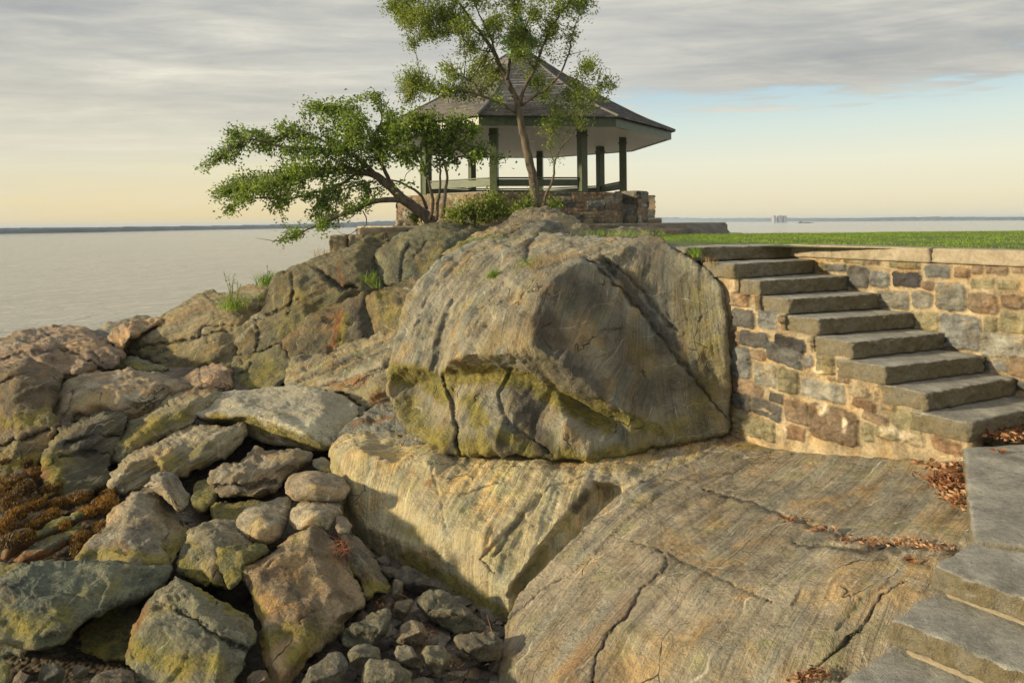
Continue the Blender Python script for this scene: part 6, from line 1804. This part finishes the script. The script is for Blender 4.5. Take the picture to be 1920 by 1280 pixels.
def crown(blobs, d0, limbs, nleaf, lsize, wind=(-0.8, 0, 0.1), dsp=0.9, root_bias=0.0, twig_len=0.35):
    """blobs: (px, py, rx, ry[, tilt]) foliage masses at distance d0; returns leaf centres, directions and twig tubes."""
    LP = np.array(limbs)
    C, Dr, tw = [], [], []
    wind = np.array(wind, float)
    area = np.array([b[2] * b[3] for b in blobs], float)
    for b, ar in zip(blobs, area):
        px, py, rx, ry = b[:4]
        tilt = b[4] if len(b) > 4 else 0.0
        dens = b[5] if len(b) > 5 else 1.0
        n = int(nleaf * ar / area.sum() * dens)
        nt_ = max(3, n // 22)
        dd_ = rng.normal(0, dsp * 0.5)
        for _ in range(nt_):
            r, a = math.sqrt(rng.random()), rng.random() * 2 * math.pi
            u, v = rx * r * math.cos(a), ry * r * math.sin(a)
            ct, st_ = math.cos(tilt), math.sin(tilt)
            x, y = px + u * ct - v * st_, py + u * st_ + v * ct
            d = d0 + dd_ + rng.normal(0, 0.3) * dsp * max(rx, ry) / 30
            tip = P(x, y, d)
            # spring from the closest limb point, drooping or rising with the wind
            k = ((LP - tip) ** 2).sum(1).argmin()
            base = LP[k]
            vec = tip - base
            L = np.linalg.norm(vec)
            start = tip - vec / (L + 1e-6) * min(L, twig_len * (0.7 + rng.random())) - wind * 0.12
            mid = (start + tip) / 2 + rng.normal(0, 0.03, 3)
            tw.append((start, mid, tip))
            m = max(4, int(n / nt_))
            t = rng.random(m) ** 0.7
            p = start + (tip - start) * t[:, None] + rng.normal(0, 0.072, (m, 3)) * (0.5 + t[:, None])
            C.append(p)
            dr = (tip - start) / (np.linalg.norm(tip - start) + 1e-6) + wind * 0.5 + rng.normal(0, 0.6, (m, 3))
            Dr.append(dr)
    return np.concatenate(C), np.concatenate(Dr), tw


def tree(name, label, base, d0, limbs, blobs, nleaf, lsize, lw, mat, wind, group=None, connect=True, dsp=0.9, twig_len=0.35, bark='bark'):
    """limbs: list of (points [(px, py, dd)], r0, r1)."""
    b = P(base[0], base[1], d0)
    t = empty(name, b, label, 'tree' if 'tree' in name else 'shrub', group)
    mb = MB()
    LP = []
    lim3 = []
    for pts, r0, r1 in limbs:
        q = np.array([P(p[0], p[1], d0 + (p[2] if len(p) > 2 else 0)) for p in pts])
        q = spline(q, 0.12)
        q[1:] += rng.normal(0, 0.008, q[1:].shape)
        r = np.linspace(r0, r1, len(q))
        if r0 > 0.07:
            r[:3] *= [1.35, 1.15, 1.05]
        lim3.append((q, r))
        LP += list(q[len(q) // 4:])
    mb.tube(lim3[0][0], lim3[0][1], 9, 0.05)
    tr = mb.build('trunk', M[bark], t, True)
    if len(lim3) > 1:
        for q, r in lim3[1:]:
            m2 = MB()
            m2.tube(q, r, 7, 0.05)
            m2.build('limb', M[bark], t, True)
    C, Dr, tw = crown(blobs, d0, LP, nleaf, lsize, wind, dsp, twig_len=twig_len)
    m3 = MB()
    sel = tw if len(tw) < 900 else tw[:900]
    LPa = np.array(LP)
    for i, (a, m_, c) in enumerate(sel):
        if connect and i % 5 == 0:
            k = ((LPa - a) ** 2).sum(1).argmin()
            g_ = LPa[k]
            if np.linalg.norm(g_ - a) < 1.6:
                mm = (g_ + a) / 2 + rng.normal(0, 0.05, 3)
                m3.tube([g_, mm, a], [0.013, 0.010, 0.007], 4)
        m3.tube([a, m_, c], [0.007, 0.005, 0.003], 3)
    m3.build('twigs', M['twig'], t)
    n = len(C)
    leaf_mesh('crown', C, Dr, lsize * (0.7 + 0.6 * rng.random(n)), lw * (0.7 + 0.6 * rng.random(n)), M[mat], t)
    return t


# windswept tree leaning over the water
W = 17.0
wl = [
    ([(812, 420), (795, 402), (768, 382), (738, 357, .2), (706, 331, .3), (672, 322, .2), (610, 320, 0), (545, 331, -.2), (474, 347, -.3), (420, 362, -.3)], 0.135, 0.02),
    ([(768, 382), (742, 374, -.2), (700, 378, -.4), (662, 395, -.5), (620, 410, -.5), (585, 426, -.5), (548, 445, -.4)], 0.085, 0.012),
    ([(742, 360, .2), (722, 322, .4), (694, 262, .6), (682, 228, .6), (622, 206, .5)], 0.06, 0.012),
    ([(694, 262, .6), (716, 225, .7), (700, 182, .7)], 0.035, 0.008),
    ([(706, 331, .3), (676, 300, .1), (640, 285, -.1), (580, 280, -.2), (520, 273, -.2), (462, 262, -.3), (405, 298, -.3)], 0.06, 0.01),
    ([(672, 322, .2), (640, 345, .4), (600, 358, .4), (540, 372, .3), (470, 372, .2), (432, 392, .1)], 0.045, 0.01),
    ([(700, 340, .3), (660, 350, .1), (630, 358, 0), (600, 375, 0)], 0.03, 0.008),
    ([(800, 392, .4), (790, 368, .5), (768, 350, .5), (735, 338, .4), (700, 336, .3)], 0.045, 0.012),
    ([(640, 285, -.1), (600, 262, 0), (560, 250, 0), (500, 262, 0)], 0.03, 0.008),
    ([(545, 445, -.4), (515, 452, -.4), (480, 445, -.4)], 0.012, 0.004),
    ([(680, 395, -.4), (688, 420, -.4), (650, 440, -.4), (630, 428, -.4)], 0.016, 0.004),
]
wb = [(383, 312, 13, 7, -.6), (400, 298, 16, 9, -.5), (420, 286, 20, 10, -.4), (440, 300, 16, 7, -.3), (462, 250, 26, 10, .3), (490, 262, 26, 12, .3), (470, 276, 30, 11), (436, 268, 18, 10), (508, 280, 24, 10, .2), (432, 246, 14, 8), (535, 240, 24, 11, .4), (560, 252, 26, 13, .5), (575, 270, 24, 13, .3),
      (532, 262, 20, 10), (595, 202, 32, 10, .1), (578, 204, 14, 9), (632, 204, 28, 13, -.1), (618, 216, 26, 9), (668, 192, 18, 14), (666, 222, 28, 15), (700, 176, 12, 9, .8), (716, 195, 14, 10, .8), (737, 222, 18, 18), (677, 256, 34, 18), (716, 262, 30, 20), (640, 276, 34, 15, .2), (602, 294, 34, 12, -.4),
      (557, 302, 34, 12, -.5), (530, 318, 26, 9, -.5), (512, 330, 32, 13, -.3), (470, 332, 30, 13), (428, 348, 26, 12, -.3), (410, 366, 18, 10, -.5), (440, 360, 24, 10), (464, 360, 30, 10, -.4), (430, 390, 18, 7, -.5), (455, 378, 22, 8, -.5), (497, 350, 30, 12), (546, 338, 34, 12), (582, 324, 34, 12), (618, 318, 34, 12),
      (659, 300, 32, 15), (696, 290, 34, 18), (520, 380, 12, 14, 0), (512, 396, 8, 10), (548, 362, 22, 12), (520, 366, 20, 10), (595, 374, 26, 10, .2), (625, 376, 30, 11), (659, 380, 30, 12), (690, 362, 24, 14), (584, 408, 16, 8), (600, 395, 20, 9), (557, 430, 16, 9, -.4), (535, 444, 16, 9, -.5), (602, 424, 20, 8), (620, 410, 22, 8),
      (640, 398, 20, 8), (655, 335, 26, 10), (610, 345, 24, 8), (740, 255, 26, 22), (630, 240, 26, 12), (648, 236, 22, 12), (548, 290, 20, 8)]
tree('windswept_tree', 'windswept tree leaning far out to the left over the water, dense green leaves', (812, 420), W, wl, wb, 25000, 0.085, 0.048, 'leaf', (-0.75, 0, -0.15))

# multi stemmed small tree right of it, in front of the pavilion posts
sb = [(752, 244, 24, 20), (790, 244, 28, 22), (827, 234, 30, 18), (865, 228, 26, 15), (885, 245, 16, 14), (809, 278, 28, 16), (775, 290, 24, 10), (765, 302, 18, 7), (845, 262, 28, 16), (876, 280, 22, 12), (800, 220, 26, 12), (770, 225, 20, 12), (838, 292, 18, 10), (905, 298, 18, 7, .2, .6), (935, 296, 22, 8, 0, .5), (900, 270, 14, 12, 0, .7),
      (820, 310, 18, 8, 0, .6), (785, 318, 14, 6, 0, .5), (735, 286, 18, 14, 0, .7), (858, 300, 16, 8, 0, .6), (745, 350, 14, 6, 0, .3)]
sl = [([(806, 412), (812, 385), (806, 350), (790, 310), (776, 285), (758, 262)], 0.045, 0.012), ([(818, 412), (822, 370), (826, 330), (822, 290), (810, 250)], 0.04, 0.01), ([(830, 410), (834, 365), (838, 325), (832, 300), (838, 265), (858, 235)], 0.05, 0.012),
      ([(836, 310), (860, 295), (895, 292), (940, 298)], 0.02, 0.005), ([(822, 300), (800, 262), (788, 235)], 0.02, 0.006), ([(838, 300), (866, 268), (880, 246)], 0.018, 0.005), ([(790, 312), (770, 305), (752, 292)], 0.014, 0.005)]
tree('small_tree', 'small tree with several thin upright stems and broad leaves, left of the pavilion posts', (818, 414), 16.7, sl, sb, 6000, 0.10, 0.062, 'leaf', (-0.3, 0, 0.1), dsp=0.7, connect=True)

# tall tree in front of the roof
tl = [([(1004, 392), (1000, 345, 0), (990, 290, 0), (978, 240, 0), (972, 205, 0), (970, 188, 0)], 0.115, 0.075),
      ([(971, 192), (958, 166), (942, 132, .1), (926, 98, .2), (906, 68, .3), (882, 35, .3), (850, -5, .4), (810, -40, .4)], 0.065, 0.015),
      ([(972, 200), (984, 165, -.1), (1002, 130, -.2), (1014, 98, -.2), (1032, 55, -.2), (1060, 15, -.2), (1090, -20, -.2)], 0.045, 0.012),
      ([(976, 198), (1000, 182, -.2), (1030, 162, -.3), (1052, 135, -.3), (1066, 100, -.3), (1072, 70, -.3), (1085, 30, -.3)], 0.035, 0.008),
      ([(974, 215), (945, 197, -.2), (905, 180, -.3), (870, 172, -.3), (820, 170, -.3), (780, 158, -.3)], 0.038, 0.008),
      ([(950, 150), (958, 105, .2), (966, 60, .3), (964, 10, .3), (955, -40, .3)], 0.04, 0.012),
      ([(935, 115), (915, 60, 0), (895, 20, 0), (880, -30, 0)], 0.03, 0.008), ([(905, 68, .3), (860, 40, .2), (800, 30, .2), (745, 15, .2)], 0.024, 0.006), ([(1002, 130, -.2), (975, 85, -.3), (990, 40, -.3), (1000, -20, -.3)], 0.022, 0.006),
      ([(925, 98, .2), (890, 90, 0), (850, 62, 0), (810, 66, 0), (775, 82, 0)], 0.02, 0.005), ([(1052, 135, -.3), (1082, 150, -.3), (1112, 160, -.3), (1150, 158, -.3)], 0.014, 0.004), ([(1062, 105, -.3), (1100, 95, -.3)], 0.01, 0.004),
      ([(1030, 162, -.3), (1070, 150, -.4), (1098, 122, -.4)], 0.014, 0.004), ([(905, 180, -.3), (880, 150, -.4), (850, 140, -.4)], 0.014, 0.004)]
tb = [(742, 11, 26, 14), (776, 22, 30, 18), (814, 19, 30, 20), (757, 41, 20, 14), (784, 56, 22, 12), (814, 60, 24, 14), (851, 22, 26, 22), (840, 56, 22, 16), (769, 82, 11, 17, 0, .6), (870, 45, 22, 16), (889, 75, 20, 16, 0, .7), (844, 124, 20, 10), (870, 101, 20, 12, 0, .7), (776, 139, 20, 15), (757, 158, 18, 18), (795, 157, 24, 18),
      (817, 169, 28, 14), (765, 187, 18, 12), (862, 157, 26, 16), (889, 142, 22, 14), (915, 157, 22, 14), (907, 124, 20, 14), (945, 30, 24, 20), (952, 75, 18, 20), (975, 105, 20, 18), (982, 67, 18, 20), (1020, 30, 26, 20), (1039, 60, 20, 16), (1012, 82, 22, 16), (1076, 19, 24, 16), (1102, 10, 20, 12), (1069, 67, 14, 14, 0, .7), (1005, 150, 18, 14),
      (1020, 165, 20, 12), (1102, 116, 18, 13), (1117, 133, 18, 10), (1080, 152, 16, 16), (1134, 158, 20, 9), (1065, 187, 20, 16), (1087, 202, 20, 16), (1117, 188, 16, 9), (1050, 216, 16, 12), (1035, 232, 14, 10, 0, .6), (970, 5, 30, 18), (905, -5, 30, 16), (1050, -8, 36, 14), (845, -18, 40, 16), (770, -12, 36, 14), (960, -40, 60, 18), (1000, 118, 16, 12),
      (930, 182, 20, 8, 0, .5), (890, 178, 24, 9), (850, 186, 20, 8, 0, .6), (1015, 190, 20, 9, 0, .6), (1060, 96, 10, 12, 0, .5), (925, 45, 18, 18), (905, 100, 14, 12, 0, .6), (940, 140, 14, 12, 0, .6), (985, 140, 14, 10, 0, .6), (1042, 108, 12, 12, 0, .4)]
tree('tall_tree', 'tall slender tree with curved trunk and airy olive crown before the pavilion roof', (1004, 392), 16.0, tl, tb, 38000, 0.085, 0.028, 'leaf_light', (-0.1, 0, 0.3), dsp=0.8)
# thin sapling leaning right beside its trunk
tree('sapling', 'thin pale stemmed sapling leaning right beside the tall tree trunk', (1016, 390), 15.7,
     [([(1016, 390), (1026, 360), (1038, 335), (1040, 305), (1052, 278), (1068, 258), (1088, 236)], 0.035, 0.010), ([(1040, 305), (1032, 285), (1030, 262), (1036, 240)], 0.016, 0.005), ([(1028, 262), (1010, 262), (995, 268)], 0.008, 0.004)],
     [(1038, 232, 16, 12), (1085, 225, 16, 10), (1030, 268, 12, 14, 0, .5), (1048, 300, 12, 8, 0, .5), (1064, 212, 16, 10), (1050, 250, 14, 12, 0, .5)], 1100, 0.075, 0.03, 'leaf_light', (0, 0, 0.3), dsp=0.5)

# leafy undergrowth at the foot of the parapet
tree('bush', 'low leafy green bush in front of the parapet, between small tree and tall trunk', (890, 412), 15.6,
     [([(890, 414), (888, 400), (884, 385)], 0.02, 0.006), ([(905, 414), (912, 395), (920, 375)], 0.02, 0.006), ([(870, 412), (862, 398), (850, 388)], 0.02, 0.006), ([(925, 410), (940, 392), (945, 372)], 0.015, 0.005)],
     [(860, 398, 22, 12), (885, 390, 24, 16), (915, 384, 24, 18), (940, 386, 22, 14), (848, 402, 16, 8), (900, 402, 36, 10), (925, 370, 12, 10), (958, 398, 18, 8), (885, 376, 10, 10, 0, .6)], 4200, 0.075, 0.034, 'leaf_light', (0, 0, 0.8), dsp=0.6, twig_len=0.25)
for i, (x, y, rx, ry, lb) in enumerate(((975, 386, 16, 9, 'small light green seedling clump left of the tall trunk base'), (1036, 381, 14, 7, 'small leafy clump right of the tall trunk, on the bare rock'), (990, 372, 8, 9, 'upright leafy sprig against the parapet behind the tall trunk'), (778, 400, 12, 7, 'little weed clump beside the base of the windswept tree'))):
    tree('bush', lb, (x, y + ry), 15.3 if i < 3 else 17.2, [([(x, y + ry), (x, y), (x + 3, y - ry)], 0.008, 0.004)], [(x, y, rx, ry)], 320, 0.07, 0.032, 'leaf_light', (0, 0, 0.9), dsp=0.4, twig_len=0.18, group='small leafy clumps near the pavilion')


# ------------------------------------------------------------------ grass, weeds, seaweed, dead leaves
def blades(name, B, h, w, mat, lean=0.35, bend=0.4, kind=None):
    n = len(B)
    a = rng.random(n) * 2 * np.pi
    s = np.stack([np.cos(a), np.sin(a), 0 * a], 1)
    ln = np.stack([rng.normal(0, lean, n), rng.normal(0, lean, n), 1 + 0 * a], 1)
    h = h * (0.55 + 0.9 * rng.random(n))[:, None]
    w = w * (0.7 + 0.6 * rng.random(n))[:, None]
    m = B + ln * h * 0.55
    l2 = ln.copy(); l2[:, :2] *= 1 + bend * 3
    t = m + l2 * h * 0.45
    V = np.stack([B - s * w / 2, B + s * w / 2, m + s * w * 0.4, m - s * w * 0.4, t], 1).reshape(-1, 3)
    i = np.arange(n)[:, None] * 5
    f1 = i + np.array([[0, 1, 2, 3]])
    f2 = i + np.array([[3, 2, 4]])
    o = make_mesh(name, V, [tuple(q) for q in f1] + [tuple(q) for q in f2], mat, False, None, None, {'rnd': ('FLOAT', np.repeat(rng.random(n), 5))})
    if kind:
        o['kind'] = kind
    return o


def lawn_pts(n):
    u, v = rng.random(n), rng.random(n) ** 1.0
    nx_ = np.interp(u, [0, 0.12, 0.30, 1.0], [-0.6, 1.4, 3.32, 14.2]); ny_ = np.interp(u, [0, 0.12, 0.30, 1.0], [11.5, 9.4, 8.35, -3.9])
    fx_ = 0.5 + 33.5 * u; fy_ = np.interp(u, [0, 0.15, 1], [19.5, 17.0, 15.6])
    p = np.stack([nx_ * (1 - v) + fx_ * v, ny_ * (1 - v) + fy_ * v, 0 * u + LZ - 0.02], 1)
    k = (np.abs(p[:, 0] / p[:, 1]) < 0.85) & (p[:, 1] > 6)
    p = p[k]
    keep = rng.random(len(p)) < 0.55 + 0.6 * np.clip(perlin(p * 1.2), -0.6, 0.6)
    return p[keep]


# keep the blades clear of steps and coping
gp = lawn_pts(190000)
sdist = (gp - Ow) @ Nw
ok = (sdist < -0.36) & ~((gp[:, 1] < 9.35) & (gp[:, 0] < 3.5))
o = blades('grass', gp[ok], 0.030, 0.0055, M['grass'], 0.4, kind='stuff')
tag(o, 'short green lawn grass above the retaining wall', 'grass')


def tuft(name, label, cat, pts, d, n, h, w, mat, spread=0.10, lean=0.3, group=None, dd=0.2):
    B = []
    for (x, y) in pts:
        c = P(x, y, d)
        B.append(c + rng.normal(0, 1, (n // len(pts), 3)) * np.array([spread, spread * 1.2, 0.01]))
    o = blades(name, np.concatenate(B), h, w, M[mat], lean, kind='stuff')
    tag(o, label, cat, group)
    return o


tuft('grass_tuft', 'bright green grass tuft in the crevice on top of the huge boulder', 'grass tuft', [(975, 505), (988, 500), (1000, 496)], 8.62, 90, 0.10, 0.006, 'grass', 0.05)
tuft('grass_tuft', 'dry straw coloured grass along the crevice on top of the huge boulder', 'grass tuft', [(1015, 497), (1035, 492), (1055, 488), (1075, 486), (1000, 506)], 8.3, 260, 0.085, 0.004, 'dry', 0.06, 0.5)
tuft('weed_clump', 'yellow green weed clump at the head of the dark groove in the huge boulder', 'weed', [(922, 520), (930, 516)], 8.7, 110, 0.07, 0.010, 'grass', 0.035, 0.6)
tuft('grass_tuft', 'grass tuft beside the left end of the top stone step', 'grass tuft', [(1308, 481), (1302, 480)], 8.0, 60, 0.10, 0.006, 'grass', 0.03, 0.4)
tuft('grass_tuft', 'reddish dry tuft where the second step meets the huge boulder', 'grass tuft', [(1328, 492), (1334, 496)], 7.85, 70, 0.06, 0.004, 'dry', 0.03, 0.6)
tuft('grass_tuft', 'fine grass at the back edge of the huge boulder beside the lawn', 'grass tuft', [(1115, 441), (1145, 443), (1180, 443), (1215, 441)], 9.9, 260, 0.09, 0.006, 'grass', 0.14, 0.4)
tuft('grass_tuft', 'bright weeds hanging in the shaded crack below the arched outcrop block', 'grass tuft', [(700, 530), (706, 540), (690, 528)], 13.0, 60, 0.2, 0.012, 'grass', 0.05, 0.7)
tuft('grass_tuft', 'sparse grass on the rock rim just above the huge boulder', 'grass tuft', [(870, 462), (900, 452), (930, 448)], 11.8, 120, 0.09, 0.006, 'grass', 0.1, 0.5)
tuft('grass_tuft', 'little green tuft at the foot of the stair wall', 'grass tuft', [(1632, 832)], 6.75, 60, 0.05, 0.004, 'grass', 0.025, 0.5)
tuft('grass_tuft', 'dry grass at the foot of the terrace wall end', 'grass tuft', [(600, 482), (610, 480), (625, 478)], 15.4, 90, 0.16, 0.006, 'dry', 0.08, 0.3)


def tall_weed(label, x, y, d, stems, grp=None):
    b = P(x, y, d)
    t = empty('tall_weed', b, label, 'weed', grp)
    o = blades('grass_blades', b + rng.normal(0, 1, (150, 3)) * np.array([0.13, 0.12, 0.01]), 0.26, 0.012, M['grass'], 0.4)
    o.parent = t; o.location = Vector(o['_o']) - Vector(b)
    C, D_ = [], []
    mb = MB()
    for (dx, dy) in stems:
        tip = P(x + dx, y - dy, d + rng.normal(0, 0.1))
        q = spline([b + [dx * 0.002, 0, 0], (b + tip) / 2 + [0.03 * rng.normal(), 0, 0], tip], 0.05)
        mb.tube(q, np.linspace(0.008, 0.003, len(q)), 4)
        for p in q[len(q) // 4:]:
            for _ in range(2):
                C.append(p + rng.normal(0, 0.015, 3)); D_.append(rng.normal(0, 1, 3) + [0, 0, 1.2])
    mb.build('stems', M['grass'], t)
    leaf_mesh('leaves', np.array(C), np.array(D_), 0.055, 0.016, M['leaf_light'], t)
    return t


tall_weed('tall weed with bare upright stems growing from a grass clump on the long outcrop', 437, 580, 13.6, [(-18, 70), (-8, 62), (0, 50), (8, 52), (14, 48), (-24, 30), (2, 66), (18, 30)])
tall_weed('small single stemmed weed against the sea, on the crest of the outcrop', 501, 534, 15.0, [(0, 36), (3, 28), (-4, 18)])
tuft('grass_tuft', 'small grass patch right of the tall weed, below the outcrop crest', 'grass tuft', [(478, 560), (490, 558), (460, 566)], 13.9, 100, 0.07, 0.008, 'grass', 0.08, 0.5)

# seaweed fringe over the cobbles and lower rocks on the left
SC_, SD_ = [], []
for (x, y, a, b_) in WEEDED:
    D0_ = float(DH(960, y + b_, 3.02))
    m = 420
    t_ = rng.random(m) * 2 * np.pi; r_ = np.sqrt(rng.random(m))
    px_ = x + a * 0.95 * r_ * np.cos(t_); py_ = y + b_ * 0.95 * r_ * np.sin(t_) - 0.25 * a * r_ * np.cos(t_)
    dz = D0_ - 0.17 + 0.20 * r_ ** 2 + 0.05 * (y - py_) / 20
    SC_.append(P(px_, py_, dz)); SD_.append(np.stack([rng.normal(0, .6, m), rng.normal(-.3, .5, m), -1 + rng.normal(0, .5, m)], 1))
SC_, SD_ = np.concatenate(SC_), np.concatenate(SD_)
SD_ = SD_ * [1, .6, 1.2]
o = leaf_mesh('seaweed', SC_, SD_, 0.03 + 0.04 * rng.random(len(SC_)), 0.009 + 0.009 * rng.random(len(SC_)), M['weed'])
o['kind'] = 'stuff'
tag(o, 'matted rust brown seaweed draped over the cobbles', 'seaweed')

# pebbles and shell grit on the beach between the rocks
def pebbles():
    V, Fc, Cc = [], [], []
    base = np.array([(1, 0, 0), (-1, 0, 0), (0, 1, 0), (0, -1, 0), (0, 0, 1), (0, 0, -1), (.6, .6, .6), (-.6, .6, .55), (.6, -.6, .55), (-.6, -.6, .6)], float)
    import bmesh
    bm = bmesh.new()
    bmesh.ops.create_icosphere(bm, subdivisions=1, radius=1)
    bv = np.array([v.co[:] for v in bm.verts]); bf = np.array([[v.index for v in f.verts] for f in bm.faces])
    bm.free()
    n = 0
    for i in range(2600):
        if i % 3:
            x, y = P(rng.uniform(560, 960), rng.uniform(1090, 1290), 1)[0] * 5.2, rng.uniform(4.5, 6.6)
        else:
            x, y = rng.uniform(-4.6, -0.3), rng.uniform(4.4, 9.0)
        z = float(beach_z(np.array([x]), np.array([y]))[0])
        s = 0.010 + 0.075 * rng.random() ** 5
        v = bv * (1 + 0.25 * rng.normal(size=(len(bv), 1))) * s * np.array([1.2, 1, 0.6])
        a = rng.random() * 6.3
        v = np.stack([v[:, 0] * math.cos(a) - v[:, 1] * math.sin(a), v[:, 0] * math.sin(a) + v[:, 1] * math.cos(a), v[:, 2]], 1)
        V.append(v + [x, y, z + s * 0.3]); Fc.append(bf + n); n += len(bv)
        g_ = rng.uniform(0.07, 0.30)
        Cc.append(np.tile([g_ * 1.1, g_ * 0.95, g_ * 0.75, 1], (len(bv), 1)))
    o = make_mesh('pebbles', np.concatenate(V), np.concatenate(Fc), M['masonry'], False, None, None, {'col': ('FLOAT_COLOR', np.concatenate(Cc))})
    o['kind'] = 'stuff'
    tag(o, 'dark wet pebbles and grit between the fallen rocks', 'pebbles')


pebbles()


def dead_leaves(name, label, pts, n, size=0.05, spread=(0.12, 0.12, 0.01), flat=0.35, kind='stuff', mat='dead'):
    C = []
    for p in pts:
        C.append(np.array(p) + rng.normal(0, 1, (n // len(pts), 3)) * np.array(spread))
    C = np.concatenate(C)
    D_ = rng.normal(0, 1, C.shape); D_[:, 2] *= flat
    o = leaf_mesh(name, C, D_, size * (0.5 + rng.random(len(C))), size * 0.5 * (0.6 + 0.8 * rng.random(len(C))), M[mat], fold=0.3)
    if kind:
        o['kind'] = kind
    tag(o, label, 'dead leaves' if kind else 'leaf')
    return o


dead_leaves('leaf_litter', 'pile of red brown dead leaves between the near slab and the landing slab', [PH(x, y, h) + [0, 0, .02] for x, y, h in ((1768, 885, 1.99), (1785, 900, 1.97), (1775, 915, 1.98), (1792, 925, 1.96), (1800, 945, 1.95), (1760, 905, 2.0), (1790, 880, 1.96), (1802, 905, 1.94))], 520, 0.055, (0.05, 0.09, 0.012))
dead_leaves('leaf_litter', 'dead leaves heaped beside the lowest step of the upper flight', [PH(x, y, 1.79) for x, y in ((1868, 812), (1885, 808), (1905, 800), (1920, 815), (1890, 815))], 260, 0.05, (0.08, 0.07, 0.01))
dead_leaves('leaf_litter', 'red needles and leaf bits along the crack in the near slab', [PH(x, y, h) + [0, 0, .015] for x, y, h in ((1600, 1014, 2.15), (1650, 1020, 2.1), (1700, 1015, 2.06), (1730, 1024, 2.05), (1760, 1030, 2.03), (1480, 975, 2.3), (1540, 995, 2.22), (1690, 1020, 2.07))], 260, 0.035, (0.06, 0.02, 0.006))
dead_leaves('leaf_litter', 'dark leaf bits in the lower crack near the bottom steps', [PH(x, y, h) + [0, 0, .015] for x, y, h in ((1520, 1268, 2.42), (1540, 1262, 2.4), (1500, 1275, 2.45))], 120, 0.03, (0.04, 0.02, 0.006))
dead_leaves('leaf_litter', 'scattered brown leaf bits along the foot of the huge boulder', [PH(x, y, 2.41) + [0, 0, .015] for x, y in ((900, 866), (1000, 874), (1060, 876), (1150, 868), (1240, 850), (1320, 836), (1360, 828))], 110, 0.035, (0.16, 0.02, 0.004))
dead_leaves('leaf_litter', 'rusty leaf scraps among the stones of the hollow', [P(x, y, d) for x, y, d in ((785, 1205, 5.1), (800, 1185, 5.2), (830, 1240, 4.85), (720, 1130, 5.5), (910, 1200, 5.1), (860, 1250, 4.8))], 170, 0.035, (0.06, 0.08, 0.02))
for lb, x, y, h in (('single tan dead leaf lying at the right end of the fourth step', 1597, 543, hs[4]), ('single orange dead leaf on the landing slab', 1873, 848, 1.79), ('curled yellow green leaf lying in the dip of the near slab', 1702, 1052, 2.10),
                    ('small red leaf on the rock by the foot of the stair wall', 1615, 830, 2.17), ('lone rusty leaf near the wall foot, right of the little green tuft', 1720, 868, 2.08), ('dark dead leaf at the right end of the sixth step', 1768, 654, hs[7])):
    c = PH(x, y, h) + [0, 0, 0.012]
    Cc = c + rng.normal(0, 1, (4, 3)) * [0.018, 0.014, 0.002]
    o = leaf_mesh('dead_leaf', Cc, np.array([(1, .2, .1), (.3, 1, .15), (-.5, .8, .1), (.9, -.5, .1)]), 0.07, 0.035, M['dead'], fold=0.35)
    tag(o, lb, 'leaf', 'single fallen leaves')
# bundle of dry red twigs caught on the rocks
tb_ = empty('twig_bundle', P(640, 1030, 5.75), 'tangled bundle of dry red twigs caught against the tall tilted block', 'twigs')
mb = MB()
for _ in range(46):
    c = P(639 + rng.normal(0, 7), 1028 + rng.normal(0, 12), 5.72 + rng.normal(0, 0.03))
    v = np.array([rng.normal(0, 1), rng.normal(0, .5), rng.normal(0, 1.0)]); v /= np.linalg.norm(v)
    L_ = rng.uniform(0.04, 0.10)
    mb.tube([c - v * L_, c + rng.normal(0, .006, 3), c + v * L_], [0.003, 0.003, 0.002], 4)
mb.build('twigs', mat_plain('dry_red_twig', (0.22, 0.09, 0.045, 1), 0.85, 0.35), tb_)
for lb, a, b in (('dry tan reed stalk leaning in the rubble hollow', (785, 1230, 4.9), (820, 1182, 5.1)), ('thin dry twig stalk beside the left edge of the near slab', (926, 1198, 5.0), (912, 1150, 5.2)), ('short straw lying on the green stained blocky rock', (453, 1004, 6.1), (472, 1020, 5.95)),
                 ('long thin straw lying across the stones below the narrow mossy rock', (745, 1112, 5.45), (776, 1128, 5.4))):
    mb = MB()
    p, q = P(*a), P(*b)
    mb.tube([p, (p + q) / 2 + [0, 0, .01], q], [0.004, 0.0035, 0.002], 5)
    tag(mb.build('straw', M['dry']), lb, 'straw', 'dry stalks in the rubble')

# ------------------------------------------------------------------ sea haze
def haze():
    m, t = newmat('sea_haze')
    pv = t.n('ShaderNodeVolumePrincipled')
    pv.inputs['Color'].default_value = (0.68, 0.82, 1.0, 1)
    pv.inputs['Density'].default_value = 0.00038
    pv.inputs['Anisotropy'].default_value = 0.0
    out = t.n('ShaderNodeOutputMaterial')
    t.nt.links.new(pv.outputs[0], out.inputs['Volume'])
    mb = MB()
    mb.box((0, 2590, 6.0), (6200, 5240, 16.0))
    o = mb.build('haze', m)
    o['kind'] = 'stuff'
    tag(o, 'thin pale sea haze over the water', 'haze')


haze()
